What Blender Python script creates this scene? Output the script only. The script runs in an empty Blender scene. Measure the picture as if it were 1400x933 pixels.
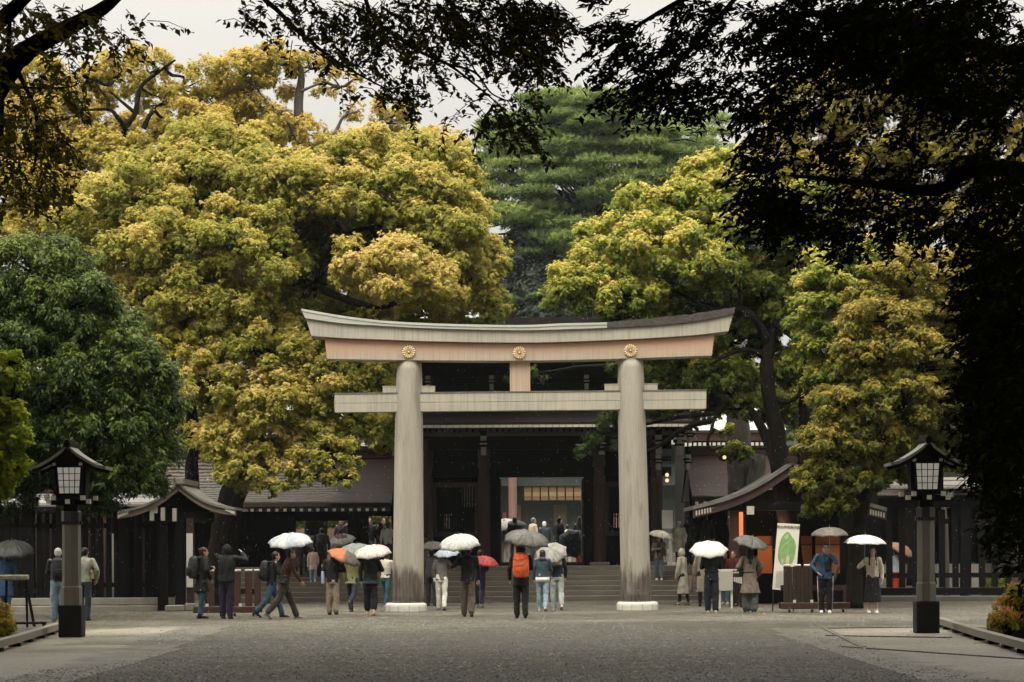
import bpy, math, random
import numpy as np
from mathutils import Vector, Matrix

random.seed(7)
RNG = np.random.default_rng(11)
S = bpy.context.scene
COL = S.collection
R = math.radians
F, H, HX, HY = 3305.0, 1.57, 700.0, 755.0     # focal length in photo pixels, eye height, horizon point
ROLL = R(0.3)
CR, SR = math.cos(ROLL), math.sin(ROLL)

def P(px, py, Y):
    """world point seen at photo pixel (px, py) at distance Y"""
    dx, dy = px - HX, HY - py
    return Vector(((dx*CR + dy*SR)*Y/F, Y, H + (-dx*SR + dy*CR)*Y/F))

def G(px, py, z=0.0):
    """point of the level z seen at a pixel"""
    dx, dy = px - HX, HY - py
    k = (-dx*SR + dy*CR)
    Y = F*(z - H)/k
    return Vector(((dx*CR + dy*SR)*Y/F, Y, z))

def lin(r, g, b, k=1.0):
    f = lambda c: ((c/255+0.055)/1.055)**2.4 if c > 10 else c/255/12.92
    return (f(r)*k, f(g)*k, f(b)*k)

# ------------------------------------------------------------------ materials
MATS = {}
def newmat(name):
    m = bpy.data.materials.new(name); m.use_nodes = True
    nt = m.node_tree
    for n in list(nt.nodes): nt.nodes.remove(n)
    out = nt.nodes.new('ShaderNodeOutputMaterial')
    return m, nt, out

def N(nt, kind, **kw):
    n = nt.nodes.new(kind)
    for k, v in kw.items(): setattr(n, k, v)
    return n

def ramp(nt, stops, fac=None):
    r = N(nt, 'ShaderNodeValToRGB')
    el = r.color_ramp.elements
    while len(el) > 1: el.remove(el[-1])
    el[0].position = stops[0][0]; el[0].color = (*stops[0][1], 1)
    for p, c in stops[1:]:
        e = el.new(p); e.color = (*c, 1)
    if fac is not None: nt.links.new(fac, r.inputs[0])
    return r

def noise(nt, vec, scale, detail=4, rough=0.55, dist=0.0):
    n = N(nt, 'ShaderNodeTexNoise')
    n.inputs['Scale'].default_value = scale; n.inputs['Detail'].default_value = detail
    n.inputs['Roughness'].default_value = rough; n.inputs['Distortion'].default_value = dist
    if vec is not None: nt.links.new(vec, n.inputs['Vector'])
    return n

def coords(nt, scale=(1, 1, 1), kind='Object'):
    tc = N(nt, 'ShaderNodeTexCoord'); mp = N(nt, 'ShaderNodeMapping')
    mp.inputs['Scale'].default_value = scale
    nt.links.new(tc.outputs[kind], mp.inputs[0])
    return mp.outputs[0]

def mix(nt, fac, a, b, mode='MIX'):
    m = N(nt, 'ShaderNodeMix'); m.data_type = 'RGBA'; m.blend_type = mode
    if isinstance(fac, (int, float)): m.inputs[0].default_value = fac
    else: nt.links.new(fac, m.inputs[0])
    for s, v in ((6, a), (7, b)):
        if isinstance(v, tuple): m.inputs[s].default_value = (*v, 1)
        else: nt.links.new(v, m.inputs[s])
    return m.outputs[2]

def bump(nt, h, strength, dist=0.02):
    b = N(nt, 'ShaderNodeBump'); b.inputs['Strength'].default_value = strength; b.inputs['Distance'].default_value = dist
    nt.links.new(h, b.inputs['Height'])
    return b.outputs[0]

def surf(name, c1, c2, scale=4.0, stretch=(1, 1, 1), rough=0.6, bstr=0.25, bdist=0.01, detail=5, metal=0.0, spec=0.5, rvar=0.15, extra=None):
    """weathered surface: two tones mixed by stretched noise, uneven gloss and relief"""
    if name in MATS: return MATS[name]
    m, nt, out = newmat(name)
    v = coords(nt, stretch)
    n1 = noise(nt, v, scale, detail); n2 = noise(nt, v, scale*5.3, 4)
    r1 = ramp(nt, [(0.3, c1), (0.7, c2)], n1.outputs[0])
    col = mix(nt, 0.35, r1.outputs[0], mix(nt, n2.outputs[0], c1, c2))
    if extra: col = extra(nt, col)
    b = N(nt, 'ShaderNodeBsdfPrincipled')
    nt.links.new(col, b.inputs['Base Color'])
    rr = N(nt, 'ShaderNodeMapRange'); rr.inputs[3].default_value = max(0.02, rough-rvar); rr.inputs[4].default_value = min(1, rough+rvar)
    nt.links.new(n1.outputs[0], rr.inputs[0]); nt.links.new(rr.outputs[0], b.inputs['Roughness'])
    b.inputs['Metallic'].default_value = metal; b.inputs['Specular IOR Level'].default_value = spec
    if bstr: nt.links.new(bump(nt, n2.outputs[0], bstr, bdist), b.inputs['Normal'])
    nt.links.new(b.outputs[0], out.inputs[0])
    MATS[name] = m
    return m

def leafmat(name, stops, rough=0.55, transl=0.3, spec=0.3):
    m, nt, out = newmat(name)
    a = N(nt, 'ShaderNodeAttribute'); a.attribute_name = 'hue'
    r = ramp(nt, stops, a.outputs['Fac'])
    b = N(nt, 'ShaderNodeBsdfPrincipled'); b.inputs['Roughness'].default_value = rough; b.inputs['Specular IOR Level'].default_value = spec
    t = N(nt, 'ShaderNodeBsdfTranslucent'); mx = N(nt, 'ShaderNodeMixShader'); mx.inputs[0].default_value = transl
    nt.links.new(r.outputs[0], b.inputs['Base Color']); nt.links.new(r.outputs[0], t.inputs[0])
    nt.links.new(b.outputs[0], mx.inputs[1]); nt.links.new(t.outputs[0], mx.inputs[2]); nt.links.new(mx.outputs[0], out.inputs[0])
    return m

CL = {}
def cloth(rgb, k=0.85, transl=0.0, rough=0.85):
    key = (rgb, k, transl, rough)
    if key in CL: return CL[key]
    c = lin(*rgb, k); lu = .3*c[0]+.5*c[1]+.2*c[2]; ds = .32 if c[2] > c[0]*1.15 else .06
    c = tuple(x*(1-ds)+lu*ds for x in c)
    m, nt, out = newmat('cloth')
    v = coords(nt, (1, 1, 0.45))
    n1 = noise(nt, v, 9, 3, 0.5, 0.6); n2 = noise(nt, v, 90, 2)
    d = tuple(x*0.78 for x in c); l = tuple(min(0.92, x*1.15+0.002) for x in c)
    col = ramp(nt, [(0.3, d), (0.7, l)], n1.outputs[0]).outputs[0]
    b = N(nt, 'ShaderNodeBsdfPrincipled'); b.inputs['Roughness'].default_value = rough
    b.inputs['Specular IOR Level'].default_value = 0.3
    nt.links.new(col, b.inputs['Base Color'])
    nt.links.new(bump(nt, n1.outputs[0], 0.8, 0.05), b.inputs['Normal'])
    if transl:
        t = N(nt, 'ShaderNodeBsdfTranslucent'); nt.links.new(col, t.inputs[0])
        mx = N(nt, 'ShaderNodeMixShader'); mx.inputs[0].default_value = transl
        nt.links.new(b.outputs[0], mx.inputs[1]); nt.links.new(t.outputs[0], mx.inputs[2]); nt.links.new(mx.outputs[0], out.inputs[0])
    else: nt.links.new(b.outputs[0], out.inputs[0])
    CL[key] = m
    return m

def glow(name, rgb, strength):
    m, nt, out = newmat(name)
    v = coords(nt); n = noise(nt, v, 6, 2)
    e = N(nt, 'ShaderNodeEmission'); e.inputs[1].default_value = strength
    nt.links.new(ramp(nt, [(0.3, tuple(c*0.8 for c in rgb)), (0.7, rgb)], n.outputs[0]).outputs[0], e.inputs[0])
    nt.links.new(e.outputs[0], out.inputs[0])
    return m

# ------------------------------------------------------------------ objects
def tag(o, label=None, cat=None, group=None, kind=None):
    if label: o['label'] = label
    if cat: o['category'] = cat
    if group: o['group'] = group
    if kind: o['kind'] = kind
    return o

def empty(name, loc, label, cat, group=None, rz=0.0):
    o = bpy.data.objects.new(name, None); COL.objects.link(o)
    o.location = loc; o.rotation_euler = (0, 0, rz); o.empty_display_size = 0.3
    return tag(o, label, cat, group)

def rootloc(p):
    l = Vector((0, 0, 0))
    while p is not None:
        l += p.location; p = p.parent
    return l

class MB:
    """collects shapes; build() links them as ONE mesh object"""
    def __init__(s): s.v = []; s.f = []; s.m = []
    def add(s, vs, fs, mi=0):
        b = len(s.v); s.v.extend([tuple(x) for x in vs]); s.f.extend([tuple(i+b for i in f) for f in fs]); s.m.extend([mi]*len(fs)); return s
    def box(s, lo, hi, mi=0, ch=0.0, rot=None):
        x0, y0, z0 = lo; x1, y1, z1 = hi
        c = Vector(((x0+x1)/2, (y0+y1)/2, (z0+z1)/2)); hx, hy, hz = abs(x1-x0)/2, abs(y1-y0)/2, abs(z1-z0)/2
        ch = min(ch, hx*0.45, hy*0.45, hz*0.45)
        if ch <= 0:
            vs = [Vector((a*hx, b*hy, d*hz)) for a in (-1, 1) for b in (-1, 1) for d in (-1, 1)]
            fs = [(0, 1, 3, 2), (4, 6, 7, 5), (0, 4, 5, 1), (2, 3, 7, 6), (0, 2, 6, 4), (1, 5, 7, 3)]
        else:
            vs = []; idx = {}
            for a in (-1, 1):
                for b in (-1, 1):
                    for d in (-1, 1):
                        for ax in range(3):
                            e = [hx-ch, hy-ch, hz-ch]; e[ax] += ch
                            idx[(a, b, d, ax)] = len(vs); vs.append(Vector((a*e[0], b*e[1], d*e[2])))
            fs = []
            q = ((-1, -1), (1, -1), (1, 1), (-1, 1))
            for sgn in (-1, 1):
                fs.append([idx[(sgn, u, w, 0)] for u, w in q]); fs.append([idx[(u, sgn, w, 1)] for u, w in q]); fs.append([idx[(u, w, sgn, 2)] for u, w in q])
            for u in (-1, 1):
                for w in (-1, 1):
                    fs.append([idx[(u, w, -1, 0)], idx[(u, w, 1, 0)], idx[(u, w, 1, 1)], idx[(u, w, -1, 1)]])
                    fs.append([idx[(u, -1, w, 0)], idx[(u, 1, w, 0)], idx[(u, 1, w, 2)], idx[(u, -1, w, 2)]])
                    fs.append([idx[(-1, u, w, 1)], idx[(1, u, w, 1)], idx[(1, u, w, 2)], idx[(-1, u, w, 2)]])
                    for d in (-1, 1): fs.append([idx[(u, w, d, k)] for k in range(3)])
        if rot is not None: vs = [rot @ v for v in vs]
        s.add([v+c for v in vs], fs, mi); return s
    def bar(s, a, b, w, h, mi=0, up=(0, 0, 1)):
        """rectangular bar from a to b"""
        a, b = Vector(a), Vector(b); d = (b-a); L = d.length; d.normalize()
        side = d.cross(Vector(up));
        if side.length < 1e-4: side = d.cross(Vector((0, 1, 0)))
        side.normalize(); u = side.cross(d)
        vs = [p+side*w/2*i+u*h/2*j for p in (a, b) for i, j in ((-1, -1), (1, -1), (1, 1), (-1, 1))]
        s.add(vs, [(0, 1, 2, 3), (7, 6, 5, 4), (0, 4, 5, 1), (1, 5, 6, 2), (2, 6, 7, 3), (3, 7, 4, 0)], mi); return s
    def tube(s, pts, rad, n=8, mi=0, cap=True, ell=None, up=None):
        pts = [Vector(p) for p in pts]; b = len(s.v)
        if not isinstance(rad, (list, tuple)): rad = [rad]*len(pts)
        prev = None
        for i, p in enumerate(pts):
            d = (pts[min(i+1, len(pts)-1)]-pts[max(i-1, 0)])
            if d.length < 1e-9: d = Vector((0, 0, 1))
            d.normalize()
            if up is not None: x = Vector(up); x = (x - d*x.dot(d))
            elif prev is None: x = d.cross(Vector((0.13, 0.97, 0.21)))
            else: x = prev - d*prev.dot(d)
            if x.length < 1e-6: x = d.orthogonal()
            x.normalize(); prev = x; y = d.cross(x)
            e = ell[i] if ell else 1.0
            for k in range(n):
                a = 2*math.pi*k/n
                s.v.append(tuple(p + x*math.cos(a)*rad[i] + y*math.sin(a)*rad[i]*e))
        for i in range(len(pts)-1):
            for k in range(n):
                k2 = (k+1) % n
                s.f.append((b+i*n+k, b+i*n+k2, b+(i+1)*n+k2, b+(i+1)*n+k)); s.m.append(mi)
        if cap:
            s.f.append(tuple(b+k for k in range(n-1, -1, -1))); s.m.append(mi)
            s.f.append(tuple(b+(len(pts)-1)*n+k for k in range(n))); s.m.append(mi)
        return s
    def capsule(s, a, b, ra, rb, n=10, mi=0):
        a, b = Vector(a), Vector(b); d = b-a
        if d.length < 1e-6: d = Vector((0, 0, 1e-3))
        d.normalize(); pts = []; rr = []
        for t in (-1, -0.8, -0.45): pts.append(a+d*ra*t); rr.append(ra*math.sqrt(max(0.02, 1-t*t)))
        pts += [a, b]; rr += [ra, rb]
        for t in (0.45, 0.8, 1): pts.append(b+d*rb*t); rr.append(rb*math.sqrt(max(0.02, 1-t*t)))
        s.tube(pts, rr, n, mi); return s
    def ball(s, c, r, mi=0, n=10, rot=None):
        c = Vector(c); r = Vector(r) if not isinstance(r, (int, float)) else Vector((r, r, r))
        vs = []; fs = []; m = n//2
        for i in range(m+1):
            th = math.pi*min(max(i, 0.02), m-0.02)/m
            for k in range(n):
                a = 2*math.pi*k/n
                v = Vector((math.sin(th)*math.cos(a)*r.x, math.sin(th)*math.sin(a)*r.y, math.cos(th)*r.z))
                vs.append(c+(rot @ v if rot is not None else v))
        for i in range(m):
            for k in range(n): fs.append((i*n+k, (i+1)*n+k, (i+1)*n+(k+1) % n, i*n+(k+1) % n))
        fs.append(tuple(range(n))); fs.append(tuple(m*n+k for k in range(n-1, -1, -1)))
        s.add(vs, fs, mi); return s
    def rings(s, rows, n=16, mi=0):
        """closed stack of elliptical rings: rows of (cx, cy, z, rx, ry)"""
        b = len(s.v)
        for cx, cy, z, rx, ry in rows:
            for k in range(n):
                a = 2*math.pi*k/n; s.v.append((cx+math.cos(a)*rx, cy+math.sin(a)*ry, z))
        for i in range(len(rows)-1):
            for k in range(n):
                k2 = (k+1) % n; s.f.append((b+i*n+k, b+i*n+k2, b+(i+1)*n+k2, b+(i+1)*n+k)); s.m.append(mi)
        s.f.append(tuple(b+k for k in range(n-1, -1, -1))); s.f.append(tuple(b+(len(rows)-1)*n+k for k in range(n))); s.m += [mi, mi]
        return s
    def sweep(s, prof, a, b, mi=0):
        """closed profile [(y, z)] swept along X from a to b"""
        n = len(prof)
        vs = [(a, y, z) for y, z in prof]+[(b, y, z) for y, z in prof]
        fs = [(i, (i+1) % n, n+(i+1) % n, n+i) for i in range(n)]+[tuple(range(n-1, -1, -1)), tuple(range(n, 2*n))]
        s.add(vs, fs, mi); return s
    def curtain(s, top, bot, y0, y1, mi=0):
        """solid between two front outlines (lists of (x, z)), from depth y0 to y1"""
        n = len(top); vs = []
        for (xt, zt), (xb, zb) in zip(top, bot): vs += [(xt, y0, zt), (xb, y0, zb), (xb, y1, zb), (xt, y1, zt)]
        fs = [(0, 3, 2, 1), (4*n-4, 4*n-3, 4*n-2, 4*n-1)]
        for i in range(n-1):
            a = 4*i; c = a+4
            for j in range(4): fs.append((a+j, a+(j+1) % 4, c+(j+1) % 4, c+j))
        s.add(vs, fs, mi); return s
    def build(s, name, mat, parent=None, smooth=False, bevel=0.0, local=False):
        me = bpy.data.meshes.new(name)
        off = Vector((0, 0, 0)) if (local or parent is None) else rootloc(parent)
        me.from_pydata([(x-off.x, y-off.y, z-off.z) for x, y, z in s.v], [], s.f)
        for m in (mat if isinstance(mat, (list, tuple)) else [mat]): me.materials.append(m)
        me.polygons.foreach_set('material_index', s.m)
        if smooth: me.polygons.foreach_set('use_smooth', [True]*len(me.polygons))
        me.update()
        o = bpy.data.objects.new(name, me); COL.objects.link(o)
        if parent is not None: o.parent = parent
        if bevel:
            b = o.modifiers.new('bevel', 'BEVEL'); b.width = bevel; b.segments = 2; b.limit_method = 'ANGLE'; b.angle_limit = R(40)
        return o

def structure(o, name=None):
    o['kind'] = 'structure'; return o

# ------------------------------------------------------------------ camera, sky, sun
cam = bpy.data.cameras.new('camera'); camo = bpy.data.objects.new('camera', cam); COL.objects.link(camo)
camo.location = (0, 0, H); camo.rotation_euler = (R(90), ROLL, 0)
cam.sensor_width = 36; cam.lens = 36*F/1400; cam.shift_y = (HY-466.5)/1400
cam.clip_end = 3000; cam.clip_start = 0.5
S.camera = camo

w = bpy.data.worlds.new('World'); S.world = w; w.use_nodes = True
nt = w.node_tree
for n in list(nt.nodes): nt.nodes.remove(n)
wo = N(nt, 'ShaderNodeOutputWorld'); bg = N(nt, 'ShaderNodeBackground'); bg.inputs[1].default_value = 0.1
SUN_EL, SUN_AZ = R(58), R(205)      # azimuth clockwise from +Y: behind the camera, a little left
sky = N(nt, 'ShaderNodeTexSky'); sky.sky_type = 'NISHITA'; sky.sun_disc = False; sky.sun_elevation = SUN_EL; sky.sun_rotation = SUN_AZ
hs = N(nt, 'ShaderNodeHueSaturation'); hs.inputs['Saturation'].default_value = 0.25
nt.links.new(sky.outputs[0], hs.inputs['Color'])
tc = N(nt, 'ShaderNodeTexCoord'); sp = N(nt, 'ShaderNodeSeparateXYZ'); nt.links.new(tc.outputs['Generated'], sp.inputs[0])
mr = N(nt, 'ShaderNodeMapRange'); mr.inputs[1].default_value = 0.0; mr.inputs[2].default_value = 1.0
mr.inputs[3].default_value = 4.75; mr.inputs[4].default_value = 46.0     # overcast sky: brightest overhead
sq = N(nt, 'ShaderNodeMath'); sq.operation = 'MULTIPLY'; nt.links.new(sp.outputs[2], sq.inputs[0]); nt.links.new(sp.outputs[2], sq.inputs[1]); nt.links.new(sq.outputs[0], mr.inputs[0])
cn = noise(nt, tc.outputs['Generated'], 2.2, 5)
cm = N(nt, 'ShaderNodeMapRange'); cm.inputs[3].default_value = 0.93; cm.inputs[4].default_value = 1.07; nt.links.new(cn.outputs[0], cm.inputs[0])
mu = N(nt, 'ShaderNodeMath'); mu.operation = 'MULTIPLY'; nt.links.new(mr.outputs[0], mu.inputs[0]); nt.links.new(cm.outputs[0], mu.inputs[1])
cc = N(nt, 'ShaderNodeVectorMath'); cc.operation = 'SCALE'; cc.inputs[0].default_value = (1.0, 0.965, 0.885); nt.links.new(mu.outputs[0], cc.inputs['Scale'])
nt.links.new(mix(nt, 0.95, hs.outputs[0], cc.outputs[0]), bg.inputs[0]); nt.links.new(bg.outputs[0], wo.inputs[0])

sun = bpy.data.lights.new('sun', 'SUN'); sun.energy = 1.5; sun.angle = R(25); sun.color = (1.0, 0.95, 0.86)
so = bpy.data.objects.new('sun', sun); COL.objects.link(so)
sd = Vector((math.sin(SUN_AZ)*math.cos(SUN_EL), math.cos(SUN_AZ)*math.cos(SUN_EL), math.sin(SUN_EL)))
so.rotation_euler = sd.to_track_quat('Z', 'Y').to_euler(); so.location = (-10, -10, 40)

vs = S.view_settings
S.display_settings.display_device = 'sRGB'
vs.view_transform = 'Standard'; vs.look = 'None'; vs.exposure = 0.45; vs.gamma = 1.0; vs.use_curve_mapping = False
S.cycles.max_bounces = 6; S.cycles.diffuse_bounces = 3; S.cycles.glossy_bounces = 2; S.cycles.transmission_bounces = 4; S.cycles.transparent_max_bounces = 8
S.cycles.use_denoising = True
S.cycles.sample_clamp_indirect = 4.0
# ------------------------------------------------------------------ ground
def ground_mat(name, dark, light, fine=26.0, bs=0.7, rough=0.62, con=1.0, border=None):
    m, nt, out = newmat(name)
    v = coords(nt)
    big = noise(nt, coords(nt, (.55, 1, 1)), 0.16, 6, 0.62, .6); mid = noise(nt, v, 1.3, 9, 0.78); fin = noise(nt, v, fine, 4, 0.7)
    def tone(dark, light, con):
        d2 = tuple(c*0.42 for c in dark); l2 = tuple(min(.8, c*1.4) for c in light); w_ = .115/con
        c_ = ramp(nt, [(0.5-w_, d2), (0.5-w_*.35, dark), (0.5+w_*.45, light), (0.5+w_*1.2, l2)], mid.outputs[0]).outputs[0]
        return mix(nt, 0.68, c_, ramp(nt, [(0.40, d2), (0.48, dark), (0.54, light), (0.64, l2)], fin.outputs[0]).outputs[0])
    col = tone(dark, light, con)
    if border:
        at = N(nt, 'ShaderNodeAttribute'); at.attribute_name = 'edge'
        e1 = N(nt, 'ShaderNodeMath'); e1.operation = 'MULTIPLY_ADD'; e1.inputs[1].default_value = 1.5; e1.inputs[2].default_value = -.75; nt.links.new(mid.outputs[0], e1.inputs[0])
        e2 = N(nt, 'ShaderNodeMath'); e2.operation = 'ADD'; nt.links.new(e1.outputs[0], e2.inputs[0]); nt.links.new(at.outputs['Fac'], e2.inputs[1])
        col = mix(nt, ramp(nt, [(.38, (0, 0, 0)), (.58, (1, 1, 1))], e2.outputs[0]).outputs[0], tone(*border, 1.0), col)
    wet = ramp(nt, [(0.40, (0, 0, 0)), (0.60, (1, 1, 1))], big.outputs[0]).outputs[0]
    col = mix(nt, wet, col, mix(nt, 1.0, col, (.55, .53, .50), 'MULTIPLY'))
    b = N(nt, 'ShaderNodeBsdfPrincipled'); nt.links.new(col, b.inputs['Base Color'])
    rr = N(nt, 'ShaderNodeMapRange'); rr.inputs[1].default_value = .4; rr.inputs[2].default_value = .62; rr.inputs[3].default_value = rough+0.15; rr.inputs[4].default_value = rough-0.22
    nt.links.new(big.outputs[0], rr.inputs[0]); nt.links.new(rr.outputs[0], b.inputs['Roughness'])
    b.inputs['Specular IOR Level'].default_value = 0.22
    ad = N(nt, 'ShaderNodeMath'); ad.operation = 'ADD'; nt.links.new(fin.outputs[0], ad.inputs[0]); nt.links.new(mid.outputs[0], ad.inputs[1])
    nt.links.new(bump(nt, ad.outputs[0], bs, 0.10), b.inputs['Normal'])
    nt.links.new(b.outputs[0], out.inputs[0])
    return m

GRAVEL = ground_mat('wet_gravel', (0.086, 0.076, 0.054), (0.265, 0.240, 0.176), 13, 1.0)
PAVE = ground_mat('wet_paving', (0.27, 0.243, 0.18), (0.36, 0.328, 0.25), 20, 0.3, .5, .6, ((0.086, 0.076, 0.054), (0.265, 0.240, 0.176)))
m = MB(); m.add([(-400, -60, 0), (400, -60, 0), (400, 900, 0), (-400, 900, 0)], [(0, 1, 2, 3)])
structure(m.build('ground', GRAVEL))

from mathutils import noise as _mn
def inside(x, y, poly):
    c = False
    for (x1, y1), (x2, y2) in zip(poly, poly[1:]+poly[:1]):
        if (y1 > y) != (y2 > y) and x < (x2-x1)*(y-y1)/(y2-y1)+x1: c = not c
    return c
def sheet(name, pts, mat, z, soft=0.0):
    """flat patch over photo-pixel outline points on the ground; a soft one carries an 'edge' value for its ragged border"""
    g = [tuple(G(*p)[:2]) for p in pts]
    if not soft:
        m = MB(); m.add([(x, y, z) for x, y in g], [tuple(range(len(g)))]); return structure(m.build(name, mat))
    def dist(x, y):
        d = 1e9
        for (x1, y1), (x2, y2) in zip(g, g[1:]+g[:1]):
            ex, ey = x2-x1, y2-y1; t = max(0, min(1, ((x-x1)*ex+(y-y1)*ey)/(ex*ex+ey*ey))); d = min(d, math.hypot(x-x1-t*ex, (y-y1-t*ey)))
        return d if inside(x, y, g) else -d
    xs = [q[0] for q in g]; ys = [q[1] for q in g]; dx, dy = .2, .4; x0, y0 = min(xs)-soft, min(ys)-soft
    nx, ny = int((max(xs)+soft-x0)/dx)+1, int((max(ys)+soft-y0)/dy)+1
    D = [[dist(x0+i*dx, y0+j*dy)/soft*.5+.5 for j in range(ny)] for i in range(nx)]
    idx = {}; vs_ = []; ed = []; fs = []
    def vid(i, j):
        if (i, j) not in idx: idx[(i, j)] = len(vs_); vs_.append((x0+i*dx, y0+j*dy, z)); ed.append(max(-.2, min(1.3, D[i][j])))
        return idx[(i, j)]
    for i in range(nx-1):
        for j in range(ny-1):
            if max(D[i][j], D[i+1][j], D[i][j+1], D[i+1][j+1]) > -.1: fs.append((vid(i, j), vid(i+1, j), vid(i+1, j+1), vid(i, j+1)))
    m = MB(); m.add(vs_, fs); o = m.build(name, mat); a = o.data.attributes.new('edge', 'FLOAT', 'POINT'); a.data.foreach_set('value', ed)
    return structure(o)
sheet('path', [(-60, 952), (-60, 894), (40, 880), (84, 870), (128, 861), (250, 857), (195, 874), (130, 896), (60, 915)], PAVE, 0.004, .8)
sheet('path', [(1460, 950), (1340, 925), (1240, 900), (1180, 884), (1128, 860), (1290, 855), (1310, 868), (1400, 895), (1460, 912)], PAVE, 0.004, .8)
for i, (xa, ya, xb, yb) in enumerate(((1125, 859, 1180, 886), (1130, 870, 1300, 873), (1150, 885, 1400, 902), (1128, 860, 1285, 858))):
    a, b = G(xa, ya), G(xb, yb); m = MB(); m.bar((a.x, a.y, 0.012), (b.x, b.y, 0.012), 0.10, 0.02)
    structure(m.build('path_joint', PAVE))
# strip of larger wet paving before the steps
sheet('paving', [(330, 829.5), (560, 829), (960, 827), (1010, 823.5), (960, 821.2), (330, 823)], ground_mat('wet_flags', (0.075, 0.068, 0.055), (0.15, 0.137, 0.11), 14, 0.3, 0.34), 0.004)

# loose stones and fallen leaves on the gravel
BARE = [[tuple(G(*q)[:2]) for q in pl] for pl in ([(-60, 952), (-60, 894), (84, 870), (128, 861), (250, 857), (195, 874), (130, 896), (60, 915)], [(1460, 950), (1340, 925), (1240, 900), (1180, 884), (1128, 860), (1290, 855), (1400, 895)])]
from mathutils import noise as _mn
def litter(name, n, size, mats, yr, flat, xr=1.0, thr=-.1, pw=.8):
    m = MB(); k_ = 0; tries = 0
    while k_ < n and tries < n*8:
        tries += 1
        Y = yr[0]*(yr[1]/yr[0])**(random.random()**pw); X = random.uniform(-0.235, 0.235)*Y*xr
        if _mn.noise((X*.28, Y*.10, 3.7))+.5*_mn.noise((X*.9, Y*.35, 9.1)) < thr+random.uniform(-.2, .2): continue
        if any(inside(X, Y, b) for b in BARE) and random.random() < .93: continue
        k_ += 1
        s_ = size*random.uniform(0.35, 1.0)*(1.7 if random.random() < .08 else 1); k = random.choice((4, 5)); a0 = random.uniform(0, 6.28)
        top = [(X+math.cos(a0+6.28*i/k)*s_*random.uniform(.6, 1.1), Y+math.sin(a0+6.28*i/k)*s_*random.uniform(.6, 1.1), 0.004) for i in range(k)]
        up = (X+random.uniform(-.2, .2)*s_, Y+random.uniform(-.2, .2)*s_, 0.006+s_*flat*random.uniform(.5, 1.2))
        m.add(top+[up], [(i, (i+1) % k, k) for i in range(k)], random.randrange(len(mats)))
    o = m.build(name, mats); return tag(o, kind='stuff')
st = [surf('stone_a', (0.05, 0.047, 0.04), (0.10, 0.094, 0.08), 8, rough=0.5), surf('stone_b', (0.17, 0.16, 0.14), (0.28, 0.26, 0.22), 8, rough=0.5),
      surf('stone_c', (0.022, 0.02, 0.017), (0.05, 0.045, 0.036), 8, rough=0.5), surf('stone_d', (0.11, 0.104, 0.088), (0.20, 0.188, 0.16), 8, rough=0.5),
      surf('stone_c', (0.022, 0.02, 0.017), (0.05, 0.045, 0.036), 8, rough=0.5)]
litter('gravel', 26000, 0.027, [st[0], st[0], st[3], st[3], st[3]], (27, 66), 0.45, 1.0, -.15, 1.25)
litter('shade_leaf_litter', 5000, 0.042, [st[2], st[2], surf('dead_leaf', (0.05, 0.03, 0.012), (0.12, 0.075, 0.03), 9, rough=0.5)], (27, 50), 0.25, 1.0, .0, 1.5)  # leaf litter, thickened toward the front to darken it like tree shade

# far wooded hill in the mist
HILL = surf('far_wood', (0.05, 0.07, 0.06), (0.10, 0.12, 0.10), 0.06, rough=0.9, bstr=1.0, bdist=2.0)
m = MB(); vsx = []
for i in range(81):
    x = -400+i*10
    vsx.append((x, 9+4*math.sin(i*0.31)+3*math.sin(i*0.83+1)+(16 if 150 > x > 30 else 0)*math.sin((x-30)/120*math.pi)))
m.curtain([(x, z) for x, z in vsx], [(x, -0.5) for x, z in vsx], 330, 380)
structure(m.build('hills', HILL))

# ------------------------------------------------------------------ woods and stones
def grain(nt, col):
    v = coords(nt, (7, 7, 0.35)); n = noise(nt, v, 4, 6, 0.7, 0.4)
    return mix(nt, ramp(nt, [(0.45, (0, 0, 0)), (0.74, (0.42, 0.42, 0.42))], n.outputs[0]).outputs[0], mix(nt, ramp(nt, [(0.56, (0, 0, 0)), (0.66, (0.6, 0.6, 0.6))], noise(nt, coords(nt, (2.6, 2.6, .42)), 1.3, 3, .5, .3).outputs[0]).outputs[0], col, (0.20, 0.168, 0.125)), (0.15, 0.125, 0.092))
PALE = surf('pale_cypress', (0.36, 0.32, 0.245), (0.50, 0.455, 0.36), 1.2, (3, 3, 0.25), 0.6, 0.2, 0.01, extra=grain)
def vstreak(nt, col):
    v = coords(nt, (9, 1, 0.25)); n = noise(nt, v, 2.5, 5, 0.7)
    return mix(nt, ramp(nt, [(0.46, (0, 0, 0)), (0.74, (0.6, 0.6, 0.6))], n.outputs[0]).outputs[0], col, (0.15, 0.13, 0.10))
BEAM = surf('pale_beam', (0.38, 0.342, 0.268), (0.495, 0.453, 0.365), 0.8, (0.6, 1, 2), 0.6, 0.15, 0.008, extra=vstreak)
def rosy(nt, col):
    # cleaner, unweathered rosy wood high under the lintel, weathered grey below along an uneven line
    v = coords(nt); sp = N(nt, 'ShaderNodeSeparateXYZ'); nt.links.new(v, sp.inputs[0])
    n = noise(nt, coords(nt, (1.2, 1, 0.3)), 2.0, 4)
    a = N(nt, 'ShaderNodeMath'); a.operation = 'MULTIPLY_ADD'; a.inputs[1].default_value = 0.35; nt.links.new(n.outputs[0], a.inputs[0]); nt.links.new(sp.outputs[2], a.inputs[2])
    r = N(nt, 'ShaderNodeMapRange'); r.inputs[1].default_value = 6.92; r.inputs[2].default_value = 7.36; nt.links.new(a.outputs[0], r.inputs[0])
    return mix(nt, r.outputs[0], vstreak(nt, col), (0.56, 0.335, 0.22))
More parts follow.
